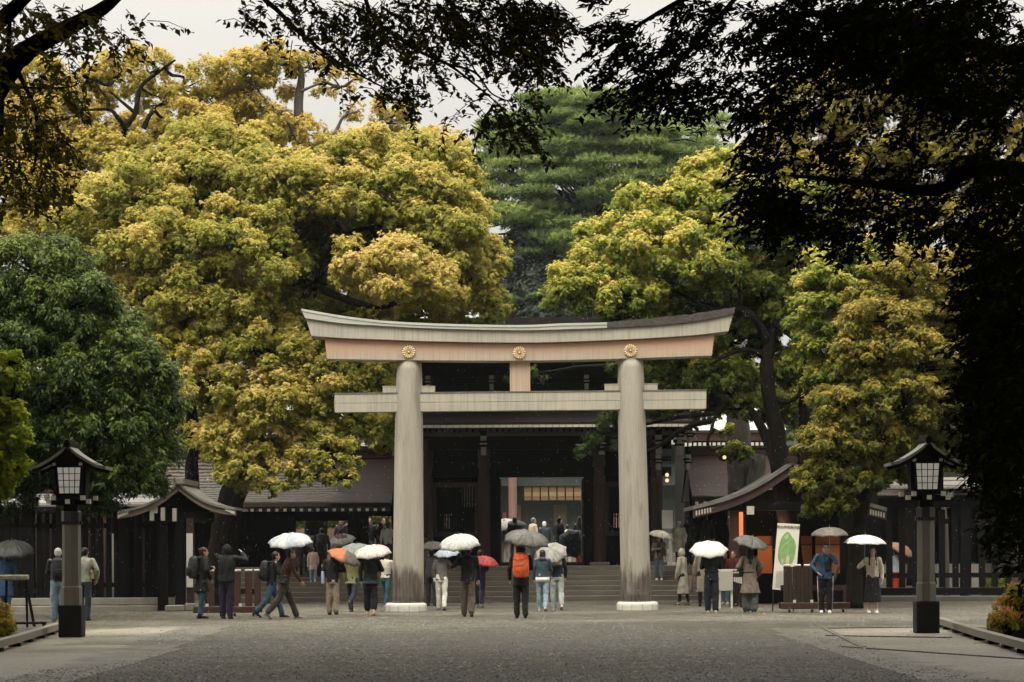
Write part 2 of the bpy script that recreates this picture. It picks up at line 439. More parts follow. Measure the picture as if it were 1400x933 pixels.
ROSY = surf('rosy_beam', (0.42, 0.36, 0.265), (0.52, 0.45, 0.34), 0.8, (0.6, 1, 2), 0.6, 0.15, 0.008, extra=rosy)
ROSY2 = surf('rosy_post', (0.48, 0.34, 0.23), (0.56, 0.42, 0.30), 0.8, (2, 1, 0.5), 0.6, 0.15, 0.008, extra=vstreak)
def stained(nt, col):
    # wet rot stain climbing from the foot of the pillar with tongues
    v = coords(nt); sp = N(nt, 'ShaderNodeSeparateXYZ'); nt.links.new(v, sp.inputs[0])
    n = noise(nt, coords(nt, (3.2, 3.2, 0.5)), 1.0, 5, 0.6)
    a = N(nt, 'ShaderNodeMath'); a.operation = 'MULTIPLY_ADD'; a.inputs[1].default_value = -2.6; nt.links.new(n.outputs[0], a.inputs[0]); nt.links.new(sp.outputs[2], a.inputs[2])
    r = ramp(nt, [(0.0, (1, 1, 1)), (0.35, (0, 0, 0))])
    b = N(nt, 'ShaderNodeMath'); b.operation = 'ADD'; b.inputs[1].default_value = 0.50; nt.links.new(a.outputs[0], b.inputs[0]); nt.links.new(b.outputs[0], r.inputs[0])
    n2 = noise(nt, coords(nt, (6, 6, 0.8)), 2.0, 4)
    dk = ramp(nt, [(0.35, (0.06, 0.04, 0.03)), (0.6, (0.13, 0.11, 0.09))], n2.outputs[0]).outputs[0]
    return mix(nt, r.outputs[0], grain(nt, col), dk)
PILLAR = surf('pillar_cypress', (0.31, 0.282, 0.225), (0.455, 0.418, 0.338), 1.2, (3, 3, 0.2), 0.6, 0.25, 0.01, extra=stained)
METALSTRIP = surf('grey_green_capping', (0.40, 0.40, 0.345), (0.52, 0.52, 0.455), 3, (0.3, 1, 8), 0.4, 0.2, metal=0.0)
BARK_ROOF = surf('bark_capping', (0.03, 0.022, 0.018), (0.12, 0.10, 0.085), 9, (1, 1, 1), 0.8, 1.0, 0.05)
WHITESTONE = surf('white_granite', (0.52, 0.49, 0.42), (0.66, 0.63, 0.55), 6, rough=0.7)
STONE = surf('grey_stone', (0.16, 0.145, 0.115), (0.28, 0.26, 0.21), 3, rough=0.55, bstr=0.4)
STEP = surf('step_stone', (0.10, 0.085, 0.065), (0.18, 0.155, 0.12), 2.5, (0.5, 1, 2), 0.45, 0.3)
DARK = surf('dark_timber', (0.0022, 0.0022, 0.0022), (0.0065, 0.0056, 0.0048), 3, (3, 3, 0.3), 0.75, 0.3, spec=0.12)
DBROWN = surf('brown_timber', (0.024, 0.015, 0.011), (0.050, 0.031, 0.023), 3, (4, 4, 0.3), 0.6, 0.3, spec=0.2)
RBROWN = surf('red_brown_timber', (0.040, 0.021, 0.016), (0.078, 0.042, 0.031), 3, (4, 4, 0.3), 0.5, 0.3, spec=0.25)
TAN = surf('tan_timber', (0.14, 0.085, 0.05), (0.24, 0.15, 0.09), 2, (4, 4, 0.3), 0.6, 0.2)
WHITE = surf('white_paint', (0.50, 0.47, 0.40), (0.66, 0.62, 0.54), 5, rough=0.6)
PLASTER = surf('pale_plaster', (0.45, 0.42, 0.36), (0.6, 0.57, 0.5), 2, rough=0.8)
def seams(period, axis='Y'):
    def f(nt, col):
        v = coords(nt); wv = N(nt, 'ShaderNodeTexWave'); wv.wave_type = 'BANDS'; wv.bands_direction = axis; wv.inputs['Scale'].default_value = 1.0/period
        wv.inputs['Distortion'].default_value = 0.6; wv.inputs['Detail'].default_value = 2; wv.inputs['Detail Scale'].default_value = 3
        nt.links.new(v, wv.inputs['Vector'])
        return mix(nt, ramp(nt, [(0.0, (1, 1, 1)), (0.25, (0, 0, 0))], wv.outputs[0]).outputs[0], col, (0.02, 0.012, 0.01))
    return f
COPPER = surf('wet_copper_roof', (0.021, 0.009, 0.0065), (0.048, 0.022, 0.015), 2.2, (0.7, 1, 1), 0.55, 0.35, 0.02, extra=seams(0.9), spec=0.10)
def sheen_rows(nt, col):
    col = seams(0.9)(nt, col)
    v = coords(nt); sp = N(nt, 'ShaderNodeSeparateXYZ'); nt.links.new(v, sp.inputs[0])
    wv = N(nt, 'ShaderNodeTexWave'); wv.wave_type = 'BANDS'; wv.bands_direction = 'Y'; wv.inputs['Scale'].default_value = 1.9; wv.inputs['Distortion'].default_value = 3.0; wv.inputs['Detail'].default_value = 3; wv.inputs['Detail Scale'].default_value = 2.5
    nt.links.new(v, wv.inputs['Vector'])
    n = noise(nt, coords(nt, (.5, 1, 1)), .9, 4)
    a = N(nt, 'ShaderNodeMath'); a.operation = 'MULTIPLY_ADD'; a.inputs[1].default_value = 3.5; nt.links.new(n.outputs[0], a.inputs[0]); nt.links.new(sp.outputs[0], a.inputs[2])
    lo = N(nt, 'ShaderNodeMapRange'); lo.inputs[1].default_value = SHEEN_X+.9; lo.inputs[2].default_value = SHEEN_X+.5; nt.links.new(a.outputs[0], lo.inputs[0])
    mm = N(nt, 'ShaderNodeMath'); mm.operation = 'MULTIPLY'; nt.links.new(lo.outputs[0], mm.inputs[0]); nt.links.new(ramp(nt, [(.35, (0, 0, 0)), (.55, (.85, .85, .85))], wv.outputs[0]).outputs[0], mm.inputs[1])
    return mix(nt, mm.outputs[0], col, (.15, .138, .115))  # pale bands paint the sky's reflection into the colour of the wet rows
SHEEN_X = 9.9
GREYROOF = surf('grey_roof', (0.11, 0.103, 0.087), (0.24, 0.226, 0.195), 3, (1, 1, 1), 0.4, 0.5, 0.02, extra=seams(0.8))
DARKROOF = surf('dark_bark_roof', (0.014, 0.012, 0.010), (0.032, 0.028, 0.024), 3, (0.5, 1, 3), 0.8, 0.6, 0.03, extra=seams(0.7), spec=0.12)
PALEROOF = surf('pale_far_roof', (0.30, 0.30, 0.275), (0.44, 0.44, 0.40), 1.2, (1, 1, 1), 0.45, 0.3, 0.02, extra=seams(1.1))
GOLD = surf('gilt_metal', (0.86, 0.66, 0.40), (0.95, 0.80, 0.56), 14, rough=0.3, bstr=0.1, metal=0.1)
COLLAR = surf('blackened_metal', (0.01, 0.01, 0.01), (0.03, 0.028, 0.025), 10, rough=0.4, metal=0.3)

# ------------------------------------------------------------------ torii gate
YT = 65.0
def interp(pts, xs):
    a = np.array(pts, float); t = np.interp(xs, a[:, 0], np.arange(len(a))); out = []
    for x, tt in zip(xs, t):
        i = int(min(max(math.floor(tt), 0), len(a)-2)); u = tt-i
        p0 = a[max(i-1, 0)]; p1 = a[i]; p2 = a[i+1]; p3 = a[min(i+2, len(a)-1)]
        m1 = (p2[1]-p0[1])/(p2[0]-p0[0])*(p2[0]-p1[0]); m2 = (p3[1]-p1[1])/(p3[0]-p1[0])*(p2[0]-p1[0])
        out.append((2*u**3-3*u*u+1)*p1[1]+(u**3-2*u*u+u)*m1+(3*u*u-2*u**3)*p2[1]+(u**3-u*u)*m2)
    return out
def edge(pts, x0, x1, n=40):
    xs = np.linspace(x0, x1, n); return [(P(x, y, YT).x, P(x, y, YT).z) for x, y in zip(xs, interp(pts, xs))]
st_top = [(413.5, 424.7), (468.6, 434.3), (521, 440.8), (569, 443.8), (640, 446.2), (720, 447), (768, 444.8), (832, 443.2), (894, 437.7), (951, 431.5), (1003, 423)]
st_bot = [(419.4, 437.7), (468, 444.5), (521, 448), (569, 450.7), (640, 453), (720, 454.2), (768, 453), (832, 450.7), (894, 447.5), (951, 441.5), (1001, 432)]
kas_bot = [(427, 461.7), (468, 464.7), (521, 466.7), (569, 468.6), (640, 470.3), (720, 470.9), (768, 470), (832, 467.6), (894, 464.5), (951, 460.5), (993.7, 455.5)]
shi_bot = [(448.7, 492.6), (569, 494.4), (720, 494.9), (850, 492.2), (972, 488)]
torii = empty('torii_gate', P(711, 836, YT), 'tall pale wooden torii gate with curved lintel and three gold crests over the approach', 'torii gate')
m = MB(); m.curtain(edge(st_bot, 420, 1000.4), edge(kas_bot, 427.5, 993.7), YT-0.46, YT+0.46); m.build('top_lintel', BEAM, torii, bevel=0.012)
m = MB(); m.curtain(edge(st_top, 413.6, 829), edge(st_bot, 419.4, 829), YT-0.53, YT+0.53)
t1 = [(x, z-0.045) for x, z in edge(st_top, 414.5, 829)]; m.curtain(t1, [(x, z-0.02) for x, z in t1], YT-0.545, YT-0.531); m.build('metal_capping', METALSTRIP, torii)
m = MB(); tp = edge(st_top, 829.4, 1003, 60); tp = [(x, z+random.uniform(-.012, .03)) for x, z in tp]
m.curtain(tp, edge(st_bot, 829.4, 1001, 60), YT-0.52, YT+0.52); m.build('bark_capping', BARK_ROOF, torii)
m = MB(); m.curtain([(x, z-0.012) for x, z in edge(kas_bot, 444.6, 975.4)], edge(shi_bot, 448.7, 972), YT-0.34, YT+0.34); m.build('under_lintel', ROSY, torii, bevel=0.012)
def straight(x0, y0, x1, y1, n=12): return [(P(x0+(x1-x0)*i/n, y0+(y1-y0)*i/n, YT).x, P(x0+(x1-x0)*i/n, y0+(y1-y0)*i/n, YT).z) for i in range(n+1)]
m = MB(); m.curtain(straight(458, 540, 965, 535), straight(458, 552.2, 965, 547.2), YT-0.20, YT+0.20); m.curtain([(x, z-0.004) for x, z in straight(458, 552.2, 965, 547.2)], straight(458.3, 564.6, 964.7, 559.6), YT-0.195, YT+0.195)
m.build('tie_beam', BEAM, torii, bevel=0.006)
m = MB(); m.curtain([(x, z+0.035) for x, z in straight(457.5, 540, 965.5, 535)], [(x, z+0.003) for x, z in straight(457.5, 540, 965.5, 535)], YT-0.215, YT+0.215); m.build('beam_capping', surf('dark_capping', (0.10, 0.095, 0.08), (0.2, 0.19, 0.16), 4, rough=0.5), torii)
for x0, x1, ya in ((523.5, 594.8, 529.8), (826.5, 898.8, 526.8)):
    a = P(x0, ya, YT); b = P(x1, ya+11, YT); m = MB(); m.box((a.x, YT-0.12, b.z-0.02), (b.x, YT+0.12, a.z)); m.box((a.x-.01, YT-0.13, a.z+.002), (b.x+.01, YT+0.13, a.z+.025))
    m.build('wedge', BEAM, torii, bevel=0.006)
a = P(697, 495, YT); b = P(725, 537, YT); m = MB(); m.box((a.x, YT-0.2, b.z-0.03), (b.x, YT+0.2, a.z+.01)); m.build('centre_strut', ROSY2, torii, bevel=0.012)
for (xt, yt, rt, xm, rm, xb, yb, rb, bx) in ((559.5, 493, 16.4, 559, 19.0, 558, 828, 21.6, 555), (862, 490, 17.2, 864.3, 18.8, 870, 826, 20.8, 871.5)):
    q = F/YT; pts = []; rad = []
    for i in range(25):
        t = i/24; x = (1-t)**2*xb+2*t*(1-t)*((xb+xt)/2+0.3*(xm-(xb+xt)/2))+t*t*xt; y = yb+(yt-yb)*t
        pts.append(P(x, y, YT)); rad.append((rb+(rm-rb)*min(1, t/0.8) if t < 0.8 else rm+(rt-rm)*((t-0.8)/0.2)**1.6)/q)
    m = MB(); m.tube(pts, rad, 48); m.build('pillar', PILLAR, torii, smooth=True)
    c = P(bx, yb+5, YT); m = MB(); rr = 28.6/q
    m.tube([(c.x, YT, -0.02), (c.x, YT, 0.12), (c.x, YT, 0.17), (c.x, YT, 0.205), (c.x, YT, 0.22)], [rr, rr, rr*0.985, rr*0.95, rr*0.88], 48)
    for k in range(12):
        a_ = k*math.pi/6+0.2; m.box((c.x+math.cos(a_)*rr*.999-.006, YT+math.sin(a_)*rr*.999-.006, 0), (c.x+math.cos(a_)*rr*.999+.006, YT+math.sin(a_)*rr*.999+.006, 0.15), 1)
    m.build('base_stone', [WHITESTONE, STONE], torii)
for ex, ey in ((559.6, 483), (710, 484), (861, 481)):
    c = P(ex, ey, YT); r = 8.6*YT/F; m = MB(); yf = YT-0.36
    m.tube([(c.x, yf+0.04, c.z), (c.x, yf-0.012, c.z)], r*0.93, 32, 1)
    for k in range(16):
        a_ = 2*math.pi*(k+0.5)/16; d = Vector((math.cos(a_), 0, math.sin(a_)))
        s_ = Vector((-d.z, 0, d.x)); pts = []
        vsq = [c+d*r*0.16+Vector((0, -0.36-0.022, 0))]
        for (t, wd, hh) in ((0.55, 0.085, 0.045), (0.88, 0.155, 0.055)):
            vsq += [c+d*r*t+s_*r*wd+Vector((0, -0.36-0.015, 0)), c+d*r*t+Vector((0, -0.36-hh, 0)), c+d*r*t-s_*r*wd+Vector((0, -0.36-0.015, 0))]
        vsq += [c+d*r*1.02+s_*r*0.10+Vector((0, -0.368, 0)), c+d*r*1.07+Vector((0, -0.375, 0)), c+d*r*1.02-s_*r*0.10+Vector((0, -0.368, 0))]
        m.add(vsq, [(0, 1, 2), (0, 2, 3), (1, 4, 5, 2), (2, 5, 6, 3), (4, 7, 8, 5), (5, 8, 9, 6)])
    m.ball((c.x, yf-0.035, c.z), r*0.17, 0, 12)
    m.build('gold_crest', [GOLD, surf('gilt_shade', (0.16, 0.08, 0.03), (0.25, 0.13, 0.05), 10, rough=0.5, metal=0.5)], torii)

# ------------------------------------------------------------------ stone stairs and upper court
ZC = 1.10
stairs = empty('stone_stairs', (0, 77.5, 0), 'long flight of brown stone steps rising to the dark gatehouse', 'stairs')
for i in range(7):
    y = 77.5+i*0.36; z = (i+1)*ZC/7
    m = MB(); m.box((-9.6, y, z-ZC/7+0.001 if i else -0.02), (6.4, 80.4 if i == 6 else y+0.40, z), ch=0.012); m.build('step', STEP, stairs)
m = MB(); m.box((-60, 80.42, -0.5), (60, 175, ZC))
structure(m.build('terrace', surf('terrace_stone', (0.07, 0.065, 0.055), (0.14, 0.13, 0.11), 2, rough=0.45)))

# ------------------------------------------------------------------ gatehouse
YG = 82.0
gx = P(741, 755, YG).x; gs = F/YG
gate = empty('shrine_gatehouse', (gx, YG, ZC), 'two-storey dark timber gatehouse with an open doorway behind the torii', 'gatehouse')
def zz(py, Y): return H+(HY-py)*Y/F
cols = [gx+o/gs for o in (-157, -78.5, 78.5, 157)]
for cx in cols:
    for dy in (0, 2.6):
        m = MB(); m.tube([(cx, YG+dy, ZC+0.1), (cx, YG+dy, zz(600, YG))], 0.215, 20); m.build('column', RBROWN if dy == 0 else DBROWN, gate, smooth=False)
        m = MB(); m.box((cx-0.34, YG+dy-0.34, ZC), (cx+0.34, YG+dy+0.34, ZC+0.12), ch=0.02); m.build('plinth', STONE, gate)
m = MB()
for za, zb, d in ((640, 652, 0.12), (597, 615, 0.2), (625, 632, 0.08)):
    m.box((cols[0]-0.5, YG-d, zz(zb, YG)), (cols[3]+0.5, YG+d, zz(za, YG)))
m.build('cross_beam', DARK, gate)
m = MB(); m.box((cols[0], YG+0.02, zz(650, YG)), (cols[3], YG+0.1, zz(600, YG))); m.build('upper_panel', DARK, gate)
# door frame, opened doors
ox0, ox1 = gx-57.5/gs, gx+57.5/gs
m = MB(); m.box((ox0-0.32, YG-0.1, ZC), (ox0, YG+0.14, zz(653, YG))); m.box((ox1, YG-0.1, ZC), (ox1+0.32, YG+0.14, zz(653, YG))); m.box((ox0-0.32, YG-0.11, zz(653, YG)), (ox1+0.32, YG+0.15, zz(640, YG)-.002))
m.build('door_frame', DARK, gate)
m = MB(); m.box((ox0-0.3, YG-0.1, ZC), (ox1+0.3, YG+0.2, ZC+0.12)); m.build('threshold', DBROWN, gate)
for sx, xx in ((-1, ox0), (1, ox1)):
    m = MB(); m.box((xx-0.05, YG+0.2, ZC+0.1), (xx+0.05, YG+1.5, zz(655, YG)))
    for z_ in (1.4, 2.4, 3.4): m.box((xx-0.06, YG+0.22, ZC+z_-.8), (xx+0.06, YG+1.48, ZC+z_-.65))
    m.build('door', DBROWN, gate)
# lattice bays
for (xa, xb) in ((cols[0]+0.2, cols[1]-0.2), (cols[2]+0.2, cols[3]-0.2)):
    z0, z1 = zz(727, YG), zz(666, YG)
    m = MB(); m.box((xa, YG-0.07, z0-0.16), (xb, YG+0.07, z0)); m.box((xa, YG-0.07, z1), (xb, YG+0.07, z1+0.16)); m.box((xa, YG-0.07, z0), (xa+0.12, YG+0.07, z1)); m.box((xb-0.12, YG-0.07, z0), (xb, YG+0.07, z1))
    fr = m.build('lattice_window', DBROWN, gate)
    m = MB(); n = 15
    for i in range(n):
        x = xa+0.12+(xb-xa-0.24)*(i+0.5)/n; m.box((x-0.028, YG-0.03, z0), (x+0.028, YG+0.03, z1))
    for i in range(2):
        z = z0+(z1-z0)*(i+1)/3; m.box((xa+.12, YG-0.02, z-0.02), (xb-.12, YG+0.02, z+0.02))
    m.build('lattice', DARK, fr)
    m = MB(); m.box((xa, YG-0.04, ZC+0.1), (xb, YG+0.05, z0-0.17)); m.build('dado_panel', DARK, gate)
for xx in (cols[0]-0.1, cols[3]+0.1):
    m = MB(); m.box((xx-.05, YG+.2, ZC), (xx+.05, YG+2.6, zz(600, YG))); m.build('side_wall', DARK, gate)
# rear wall of the side bays
for xa, xb in ((cols[0], cols[1]), (cols[2], cols[3])):
    m = MB(); yb_ = YG+1.4; L_ = xb-xa
    for u0, u1, z0_, z1_ in ((0, .28, ZC, zz(610, YG)), (.38, .60, ZC, zz(610, YG)), (.80, 1, ZC, zz(610, YG)), (.28, .38, ZC, zz(722, YG)), (.28, .38, zz(702, YG), zz(610, YG)), (.60, .80, ZC, zz(692, YG)), (.60, .80, zz(664, YG), zz(610, YG))):
        m.box((xa+u0*L_, yb_, z0_), (xa+u1*L_, yb_+.1, z1_))
    m.build('rear_panel', DARK, gate)
# ceiling
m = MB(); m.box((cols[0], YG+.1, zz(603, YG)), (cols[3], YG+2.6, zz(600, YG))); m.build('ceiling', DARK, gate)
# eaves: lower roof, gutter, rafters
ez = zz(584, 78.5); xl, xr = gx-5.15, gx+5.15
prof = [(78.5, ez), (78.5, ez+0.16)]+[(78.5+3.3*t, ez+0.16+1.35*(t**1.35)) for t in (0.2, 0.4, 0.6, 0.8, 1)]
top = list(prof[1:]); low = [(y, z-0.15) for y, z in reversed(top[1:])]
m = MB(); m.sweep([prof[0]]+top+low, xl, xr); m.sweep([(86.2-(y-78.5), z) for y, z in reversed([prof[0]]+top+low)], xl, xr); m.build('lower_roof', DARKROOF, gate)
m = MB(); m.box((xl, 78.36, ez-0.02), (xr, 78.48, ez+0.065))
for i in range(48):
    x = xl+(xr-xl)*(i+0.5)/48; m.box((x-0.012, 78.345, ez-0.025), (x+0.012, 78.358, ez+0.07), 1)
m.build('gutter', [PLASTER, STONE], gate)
m = MB()
for i in range(52):
    x = xl+0.1+(xr-xl-0.2)*i/51; m.bar((x, 78.7, ez-0.10), (x, 82.0, ez+0.25), 0.07, 0.1)
m.build('rafters', DARK, gate)['kind'] = 'stuff'
def bracket(cx, y, z, name='bracket', k=1.0):
    m = MB(); m.box((cx-0.10*k, y, z+0.20*k), (cx+0.10*k, y+0.5, z+0.34*k), 0); m.box((cx-0.15*k, y+0.06, z-0.02*k), (cx+0.15*k, y+0.5, z+0.1*k), 1)
    m.box((cx-0.085*k, y, z-0.28*k), (cx+0.085*k, y+0.5, z-0.03*k), 0); m.box((cx-.2*k, y+.1, z+.1*k), (cx+.2*k, y+.5, z+.18*k), 1); m.box((cx-.1*k, y+.02, z+.36*k), (cx+.1*k, y+.3, z+.5*k), 1)
    m.box((cx-0.12*k, y-.02, z+0.05*k), (cx+0.12*k, y+.08, z+0.11*k), 0)
    return m.build(name, [surf('bracket_white', (.30,.28,.235), (.40,.375,.32), 5, rough=.6), DARK], gate)
for px in (661, 823, 901, 930, 552): bracket(P(px, 612, 80).x, 80.0, zz(610, 80))
for px in (901, 942): bracket(P(px, 640, 80).x, 80.2, zz(634, 80.2), k=0.8)
for px in (944, 930): bracket(P(px, 600, 79.3).x, 79.3, zz(598, 79.3), k=0.7)
# upper storey
uy0, uy1 = 80.9, 84.0; uz0, uz1 = ez+1.0, zz(470, 80.9)
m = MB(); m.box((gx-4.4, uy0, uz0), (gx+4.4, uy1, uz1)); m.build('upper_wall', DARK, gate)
m = MB(); m.box((gx-4.1, uy0-0.5, uz0+0.55), (gx+4.1, uy0-0.42, uz0+0.62)); m.box((gx-4.1, uy0-0.5, uz0+0.75), (gx+4.1, uy0-0.42, uz0+0.80))
for i in range(9): m.box((gx-4.05+i*1.0, uy0-0.5, uz0), (gx-3.97+i*1.0, uy0-0.42, uz0+0.85))
m.build('balcony_rail', DARK, gate)
for px in (585, 672, 802, 890): bracket(P(px, 525, 80.2).x, 80.15, zz(524, 80.2), k=0.75)
ue = zz(484, 78.4)
top = [(78.4, ue+0.2)]+[(78.4+4.05*t, ue+0.2+1.15*(t**1.3)) for t in (0.2, 0.4, 0.6, 0.8, 1)]
pr = [(78.4, ue)]+top+[(y, z-0.2) for y, z in reversed(top[1:])]
m = MB(); m.sweep(pr, gx-5.4, gx+5.4); m.sweep([(164.9-y, z) for y, z in reversed(pr)], gx-5.4, gx+5.4); m.box((gx-5.0, 82.25, top[-1][1]-.1), (gx+5.0, 82.65, top[-1][1]+.2))
m.build('upper_roof', DARKROOF, gate)

# lanterns hung on the gatehouse's right side
WARM = glow('warm_lamp', (1.0, 0.72, 0.42), 0.9)
for px, py, Y in ((912, 649.5, 79.0), (912, 657, 79.0), (990.5, 625.5, 76.0)):
    c = P(px, py, Y); r = 2.6*Y/F; m = MB(); m.ball((0, 0, 0), (r, r, r*1.05), 0, 12)
    lb = {649.5: 'upper small round warm lamp at the gatehouse right column', 657: 'lower small round warm lamp at the gatehouse right column'}.get(py, 'small round warm lamp glinting before the brown roof on the right')
    e = empty('hanging_lamp', c, lb, 'lamp', 'small round lamps by the gatehouse'); m.build('globe', WARM, e, True, local=True)
    m = MB(); m.tube([(0, 0, r), (0, 0, r*1.35)], r*0.5, 8); m.tube([(0, 0, r*1.3), (0, 0, r*2.4)], 0.01, 5); m.build('cap', COLLAR, e, local=True)

# ------------------------------------------------------------------ main hall beyond the gate
YH = 106.0
hall = empty('main_hall', (P(755, 755, YH).x, YH, ZC), 'dim shrine hall with a gilded hanging blind seen through the doorway', 'hall')
HALLW = surf('hall_timber', (0.042, 0.053, 0.052), (0.07, 0.082, 0.08), 2, (3, 3, 0.4), 0.7)
m = MB(); m.box((-12, YH+1.2, ZC), (14, YH+1.4, 6.4)); m.build('wall', HALLW, hall)
m = MB(); m.box((-12, YH-3, ZC), (14, YH+3.1, ZC+0.4)); m.build('floor', STEP, hall)
BLIND = surf('bamboo_blind', (0.16, 0.10, 0.045), (0.24, 0.155, 0.07), 6, (6, 1, 1), 0.6, 0.3)
GILT = surf('gilt_cloth', (0.28, 0.19, 0.085), (0.38, 0.26, 0.12), 6, rough=0.5)
x0, x1 = P(716, 700, YH).x, P(830, 700, YH).x; za, zb, zc_, zd = zz(665, YH), zz(673, YH), zz(679, YH), zz(684.5, YH)
m = MB(); nseg = 10
for i in range(nseg):
    a_ = x0+(x1-x0)*i/nseg+0.03; b_ = x0+(x1-x0)*(i+1)/nseg-0.03
    m.box((a_, YH, zb), (b_, YH+0.06, za)); m.box((a_, YH-0.02, zc_), (b_, YH+0.06, zb-.004), 1); m.box((a_, YH, zd), (b_, YH+0.06, zc_-.004))
m.build('hanging_blind', [BLIND, GILT], hall)
m = MB(); m.box((-12, YH-.1, za+.01), (14, YH+.2, za+0.9)); m.build('head_beam', HALLW, hall)
PINKCOL = surf('rosy_column', (0.15, 0.085, 0.07), (0.22, 0.13, 0.105), 2, (4, 4, 0.3), 0.5)
for px in (701, 845, 560, 985): x = P(px, 700, YH-1).x; m = MB(); m.tube([(x, YH-1, ZC+.4), (x, YH-1, 6.2)], 0.19, 16); m.build('column', PINKCOL, hall)
x = P(689, 700, YH+1).x; m = MB(); m.box((x-.07, YH+1, ZC+.4), (x+.1, YH+1.1, zz(700, YH))); m.box((x+.6, YH+1, ZC+.4), (x+.75, YH+1.1, zz(690, YH))); m.build('door_post', TAN, hall)
x = P(766, 700, YH+1).x; m = MB(); m.box((x-.3, YH+1, ZC+.9), (x+.3, YH+1.1, zz(690, YH))); m.build('inner_screen', surf('dim_screen', (0.10, 0.08, 0.055), (0.15, 0.12, 0.08), 8), hall)
pr = [(YH-1.2, 6.2), (YH-1.2, 6.6), (YH+1, 7.6), (YH+5, 10.8), (YH+10, 8.2), (YH+15, 6.5), (YH+15, 6.2), (YH+5, 10.3)]
m = MB(); m.sweep(pr, -13, 9.2); m.build('roof', PALEROOF, hall)
m = MB(); m.box((-13, YH+4.6, 10.7), (9.2, YH+5.4, 11.1)); m.build('ridge', DARKROOF, hall)

# taller hall far to the left behind, its pale roof showing in the gap over the torii
far = empty('far_hall', (P(690, 700, 135).x, 135, ZC), 'pale grey roofed hall far behind the pine above the torii', 'hall')
zt, zb = zz(398, 138), zz(446, 133)
m = MB(); m.sweep([(133, zb), (138, zt), (143, zb), (138, zt-.4)], P(560, 500, 135).x, P(742, 500, 135).x); m.build('roof', PALEROOF, far)
m = MB(); m.box((P(570, 500, 135).x, 134.5, ZC), (P(735, 500, 135).x, 141.5, zb+.3)); m.build('wall', PLASTER, far)

# ------------------------------------------------------------------ side corridors
def corridor(name, label, xa, xb, gable, openings, eave_py, ridge_py, rtop, back=True):
    Ye, Yr = 80.0, 82.8
    ze, zr = zz(eave_py, Ye), zz(ridge_py, Yr)
    e = empty(name, ((xa+xb)/2, 81.4, ZC), label, 'corridor building')
    global SHEEN_X
    top = [(Ye, ze)]+[(Ye+(Yr-Ye)*t, ze+(zr-ze)*(0.55*t+0.45*t*t)) for t in (0.12, 0.25, 0.4, 0.55, 0.7, 0.85, 1)]
    pr = [(Ye, ze-0.14)]+top+[(y, z-0.16) for y, z in reversed(top[1:])]
    m = MB(); m.sweep(pr, xa, xb); m.sweep([(2*Yr-y, z) for y, z in reversed(pr)], xa, xb); m.build('roof', rtop, e)
    m = MB(); m.box((xa, Ye-0.03, ze-0.03), (xb, Ye-0.004, ze+0.02)); m.build('eave_edge', GREYROOF, e)
    m = MB(); m.box((xa+.05, Ye+0.05, ze-0.30), (xb-.05, Ye+0.15, ze-0.145)); m.build('fascia', DBROWN, e)
    m = MB(); m.box((xa+0.1, Yr-0.16, zr-.06), (xb-0.1, Yr+0.16, zr+0.16)); m.box((xa+0.15, Yr-0.22, zr+0.165), (xb-.15, Yr+0.22, zr+0.24)); m.build('ridge', DBROWN, e)
    m = MB(); n = min(100, int((xb-xa)/0.272))
    for i in range(n):
        x = xa+0.15+i*0.272; m.bar((x, Ye+.02, ze-0.24), (x, Ye+1.5, ze+0.42), 0.09, 0.11); m.box((x-.05, Ye+.005, ze-.30), (x+.05, Ye+.03, ze-.20), 1)
    m.build('rafters', [DARK, WHITE], e)['kind'] = 'stuff'
    # front wall with openings
    Yw = 81.3; zt = ze+0.35; segs = []; x = xa
    for a, b, zo in openings: segs.append((x, a)); x = b
    segs.append((x, xb))
    for a, b in segs:
        if b-a < 0.05: continue
        m = MB(); m.box((a, Yw-0.05, ZC), (b, Yw+0.05, zt)); k = max(1, int((b-a)/0.25))
        for i in range(k): xx = a+(b-a)*(i+.5)/k; m.box((xx-.03, Yw-.09, ZC+.1), (xx+.03, Yw-.051, zt-.05))
        m.build('wall_panel', DARK, e)
    for a, b, zo in openings:
        m = MB(); m.box((a, Yw-0.06, zo), (b, Yw+0.06, zt)); m.build('lintel', DARK, e)
        for xx in (a, b): m = MB(); m.box((xx-.13, Yw-.13, ZC), (xx+.13, Yw+.13, zt)); m.build('post', DARK, e)
    if gable:
        for xx in gable:
            m = MB(); m.add([(xx, Ye+.6, ze-.1), (xx, Yr, zr-.1), (xx, 2*Yr-Ye-.6, ze-.1), (xx+.08, Ye+.6, ze-.1), (xx+.08, Yr, zr-.1), (xx+.08, 2*Yr-Ye-.6, ze-.1)], [(0, 1, 2), (5, 4, 3), (0, 3, 4, 1), (1, 4, 5, 2), (0, 2, 5, 3)]); m.build('gable', DBROWN, e)
    return e
xL = lambda px: P(px, 740, 81.3).x
corridor('side_corridor', 'low corridor with wet brown copper roof left of the torii', xL(-330), xL(538), (xL(534),), [(xL(399), xL(481), zz(711, 81.3)), (xL(499), xL(541), zz(705, 81.3))], 685.5, 622.5, surf('sheen_rows_roof', (0.018, 0.0082, 0.0062), (0.042, 0.020, 0.014), 2.2, (0.7, 1, 1), 0.55, 0.35, 0.02, extra=sheen_rows, spec=0.10))
corridor('side_corridor', 'low corridor with reddish copper roof behind the booth on the right', xL(943), xL(1700), (xL(945),), [(xL(906), xL(914), 3.0), (xL(925), xL(940), 3.1)] and [], 679, 621, COPPER)
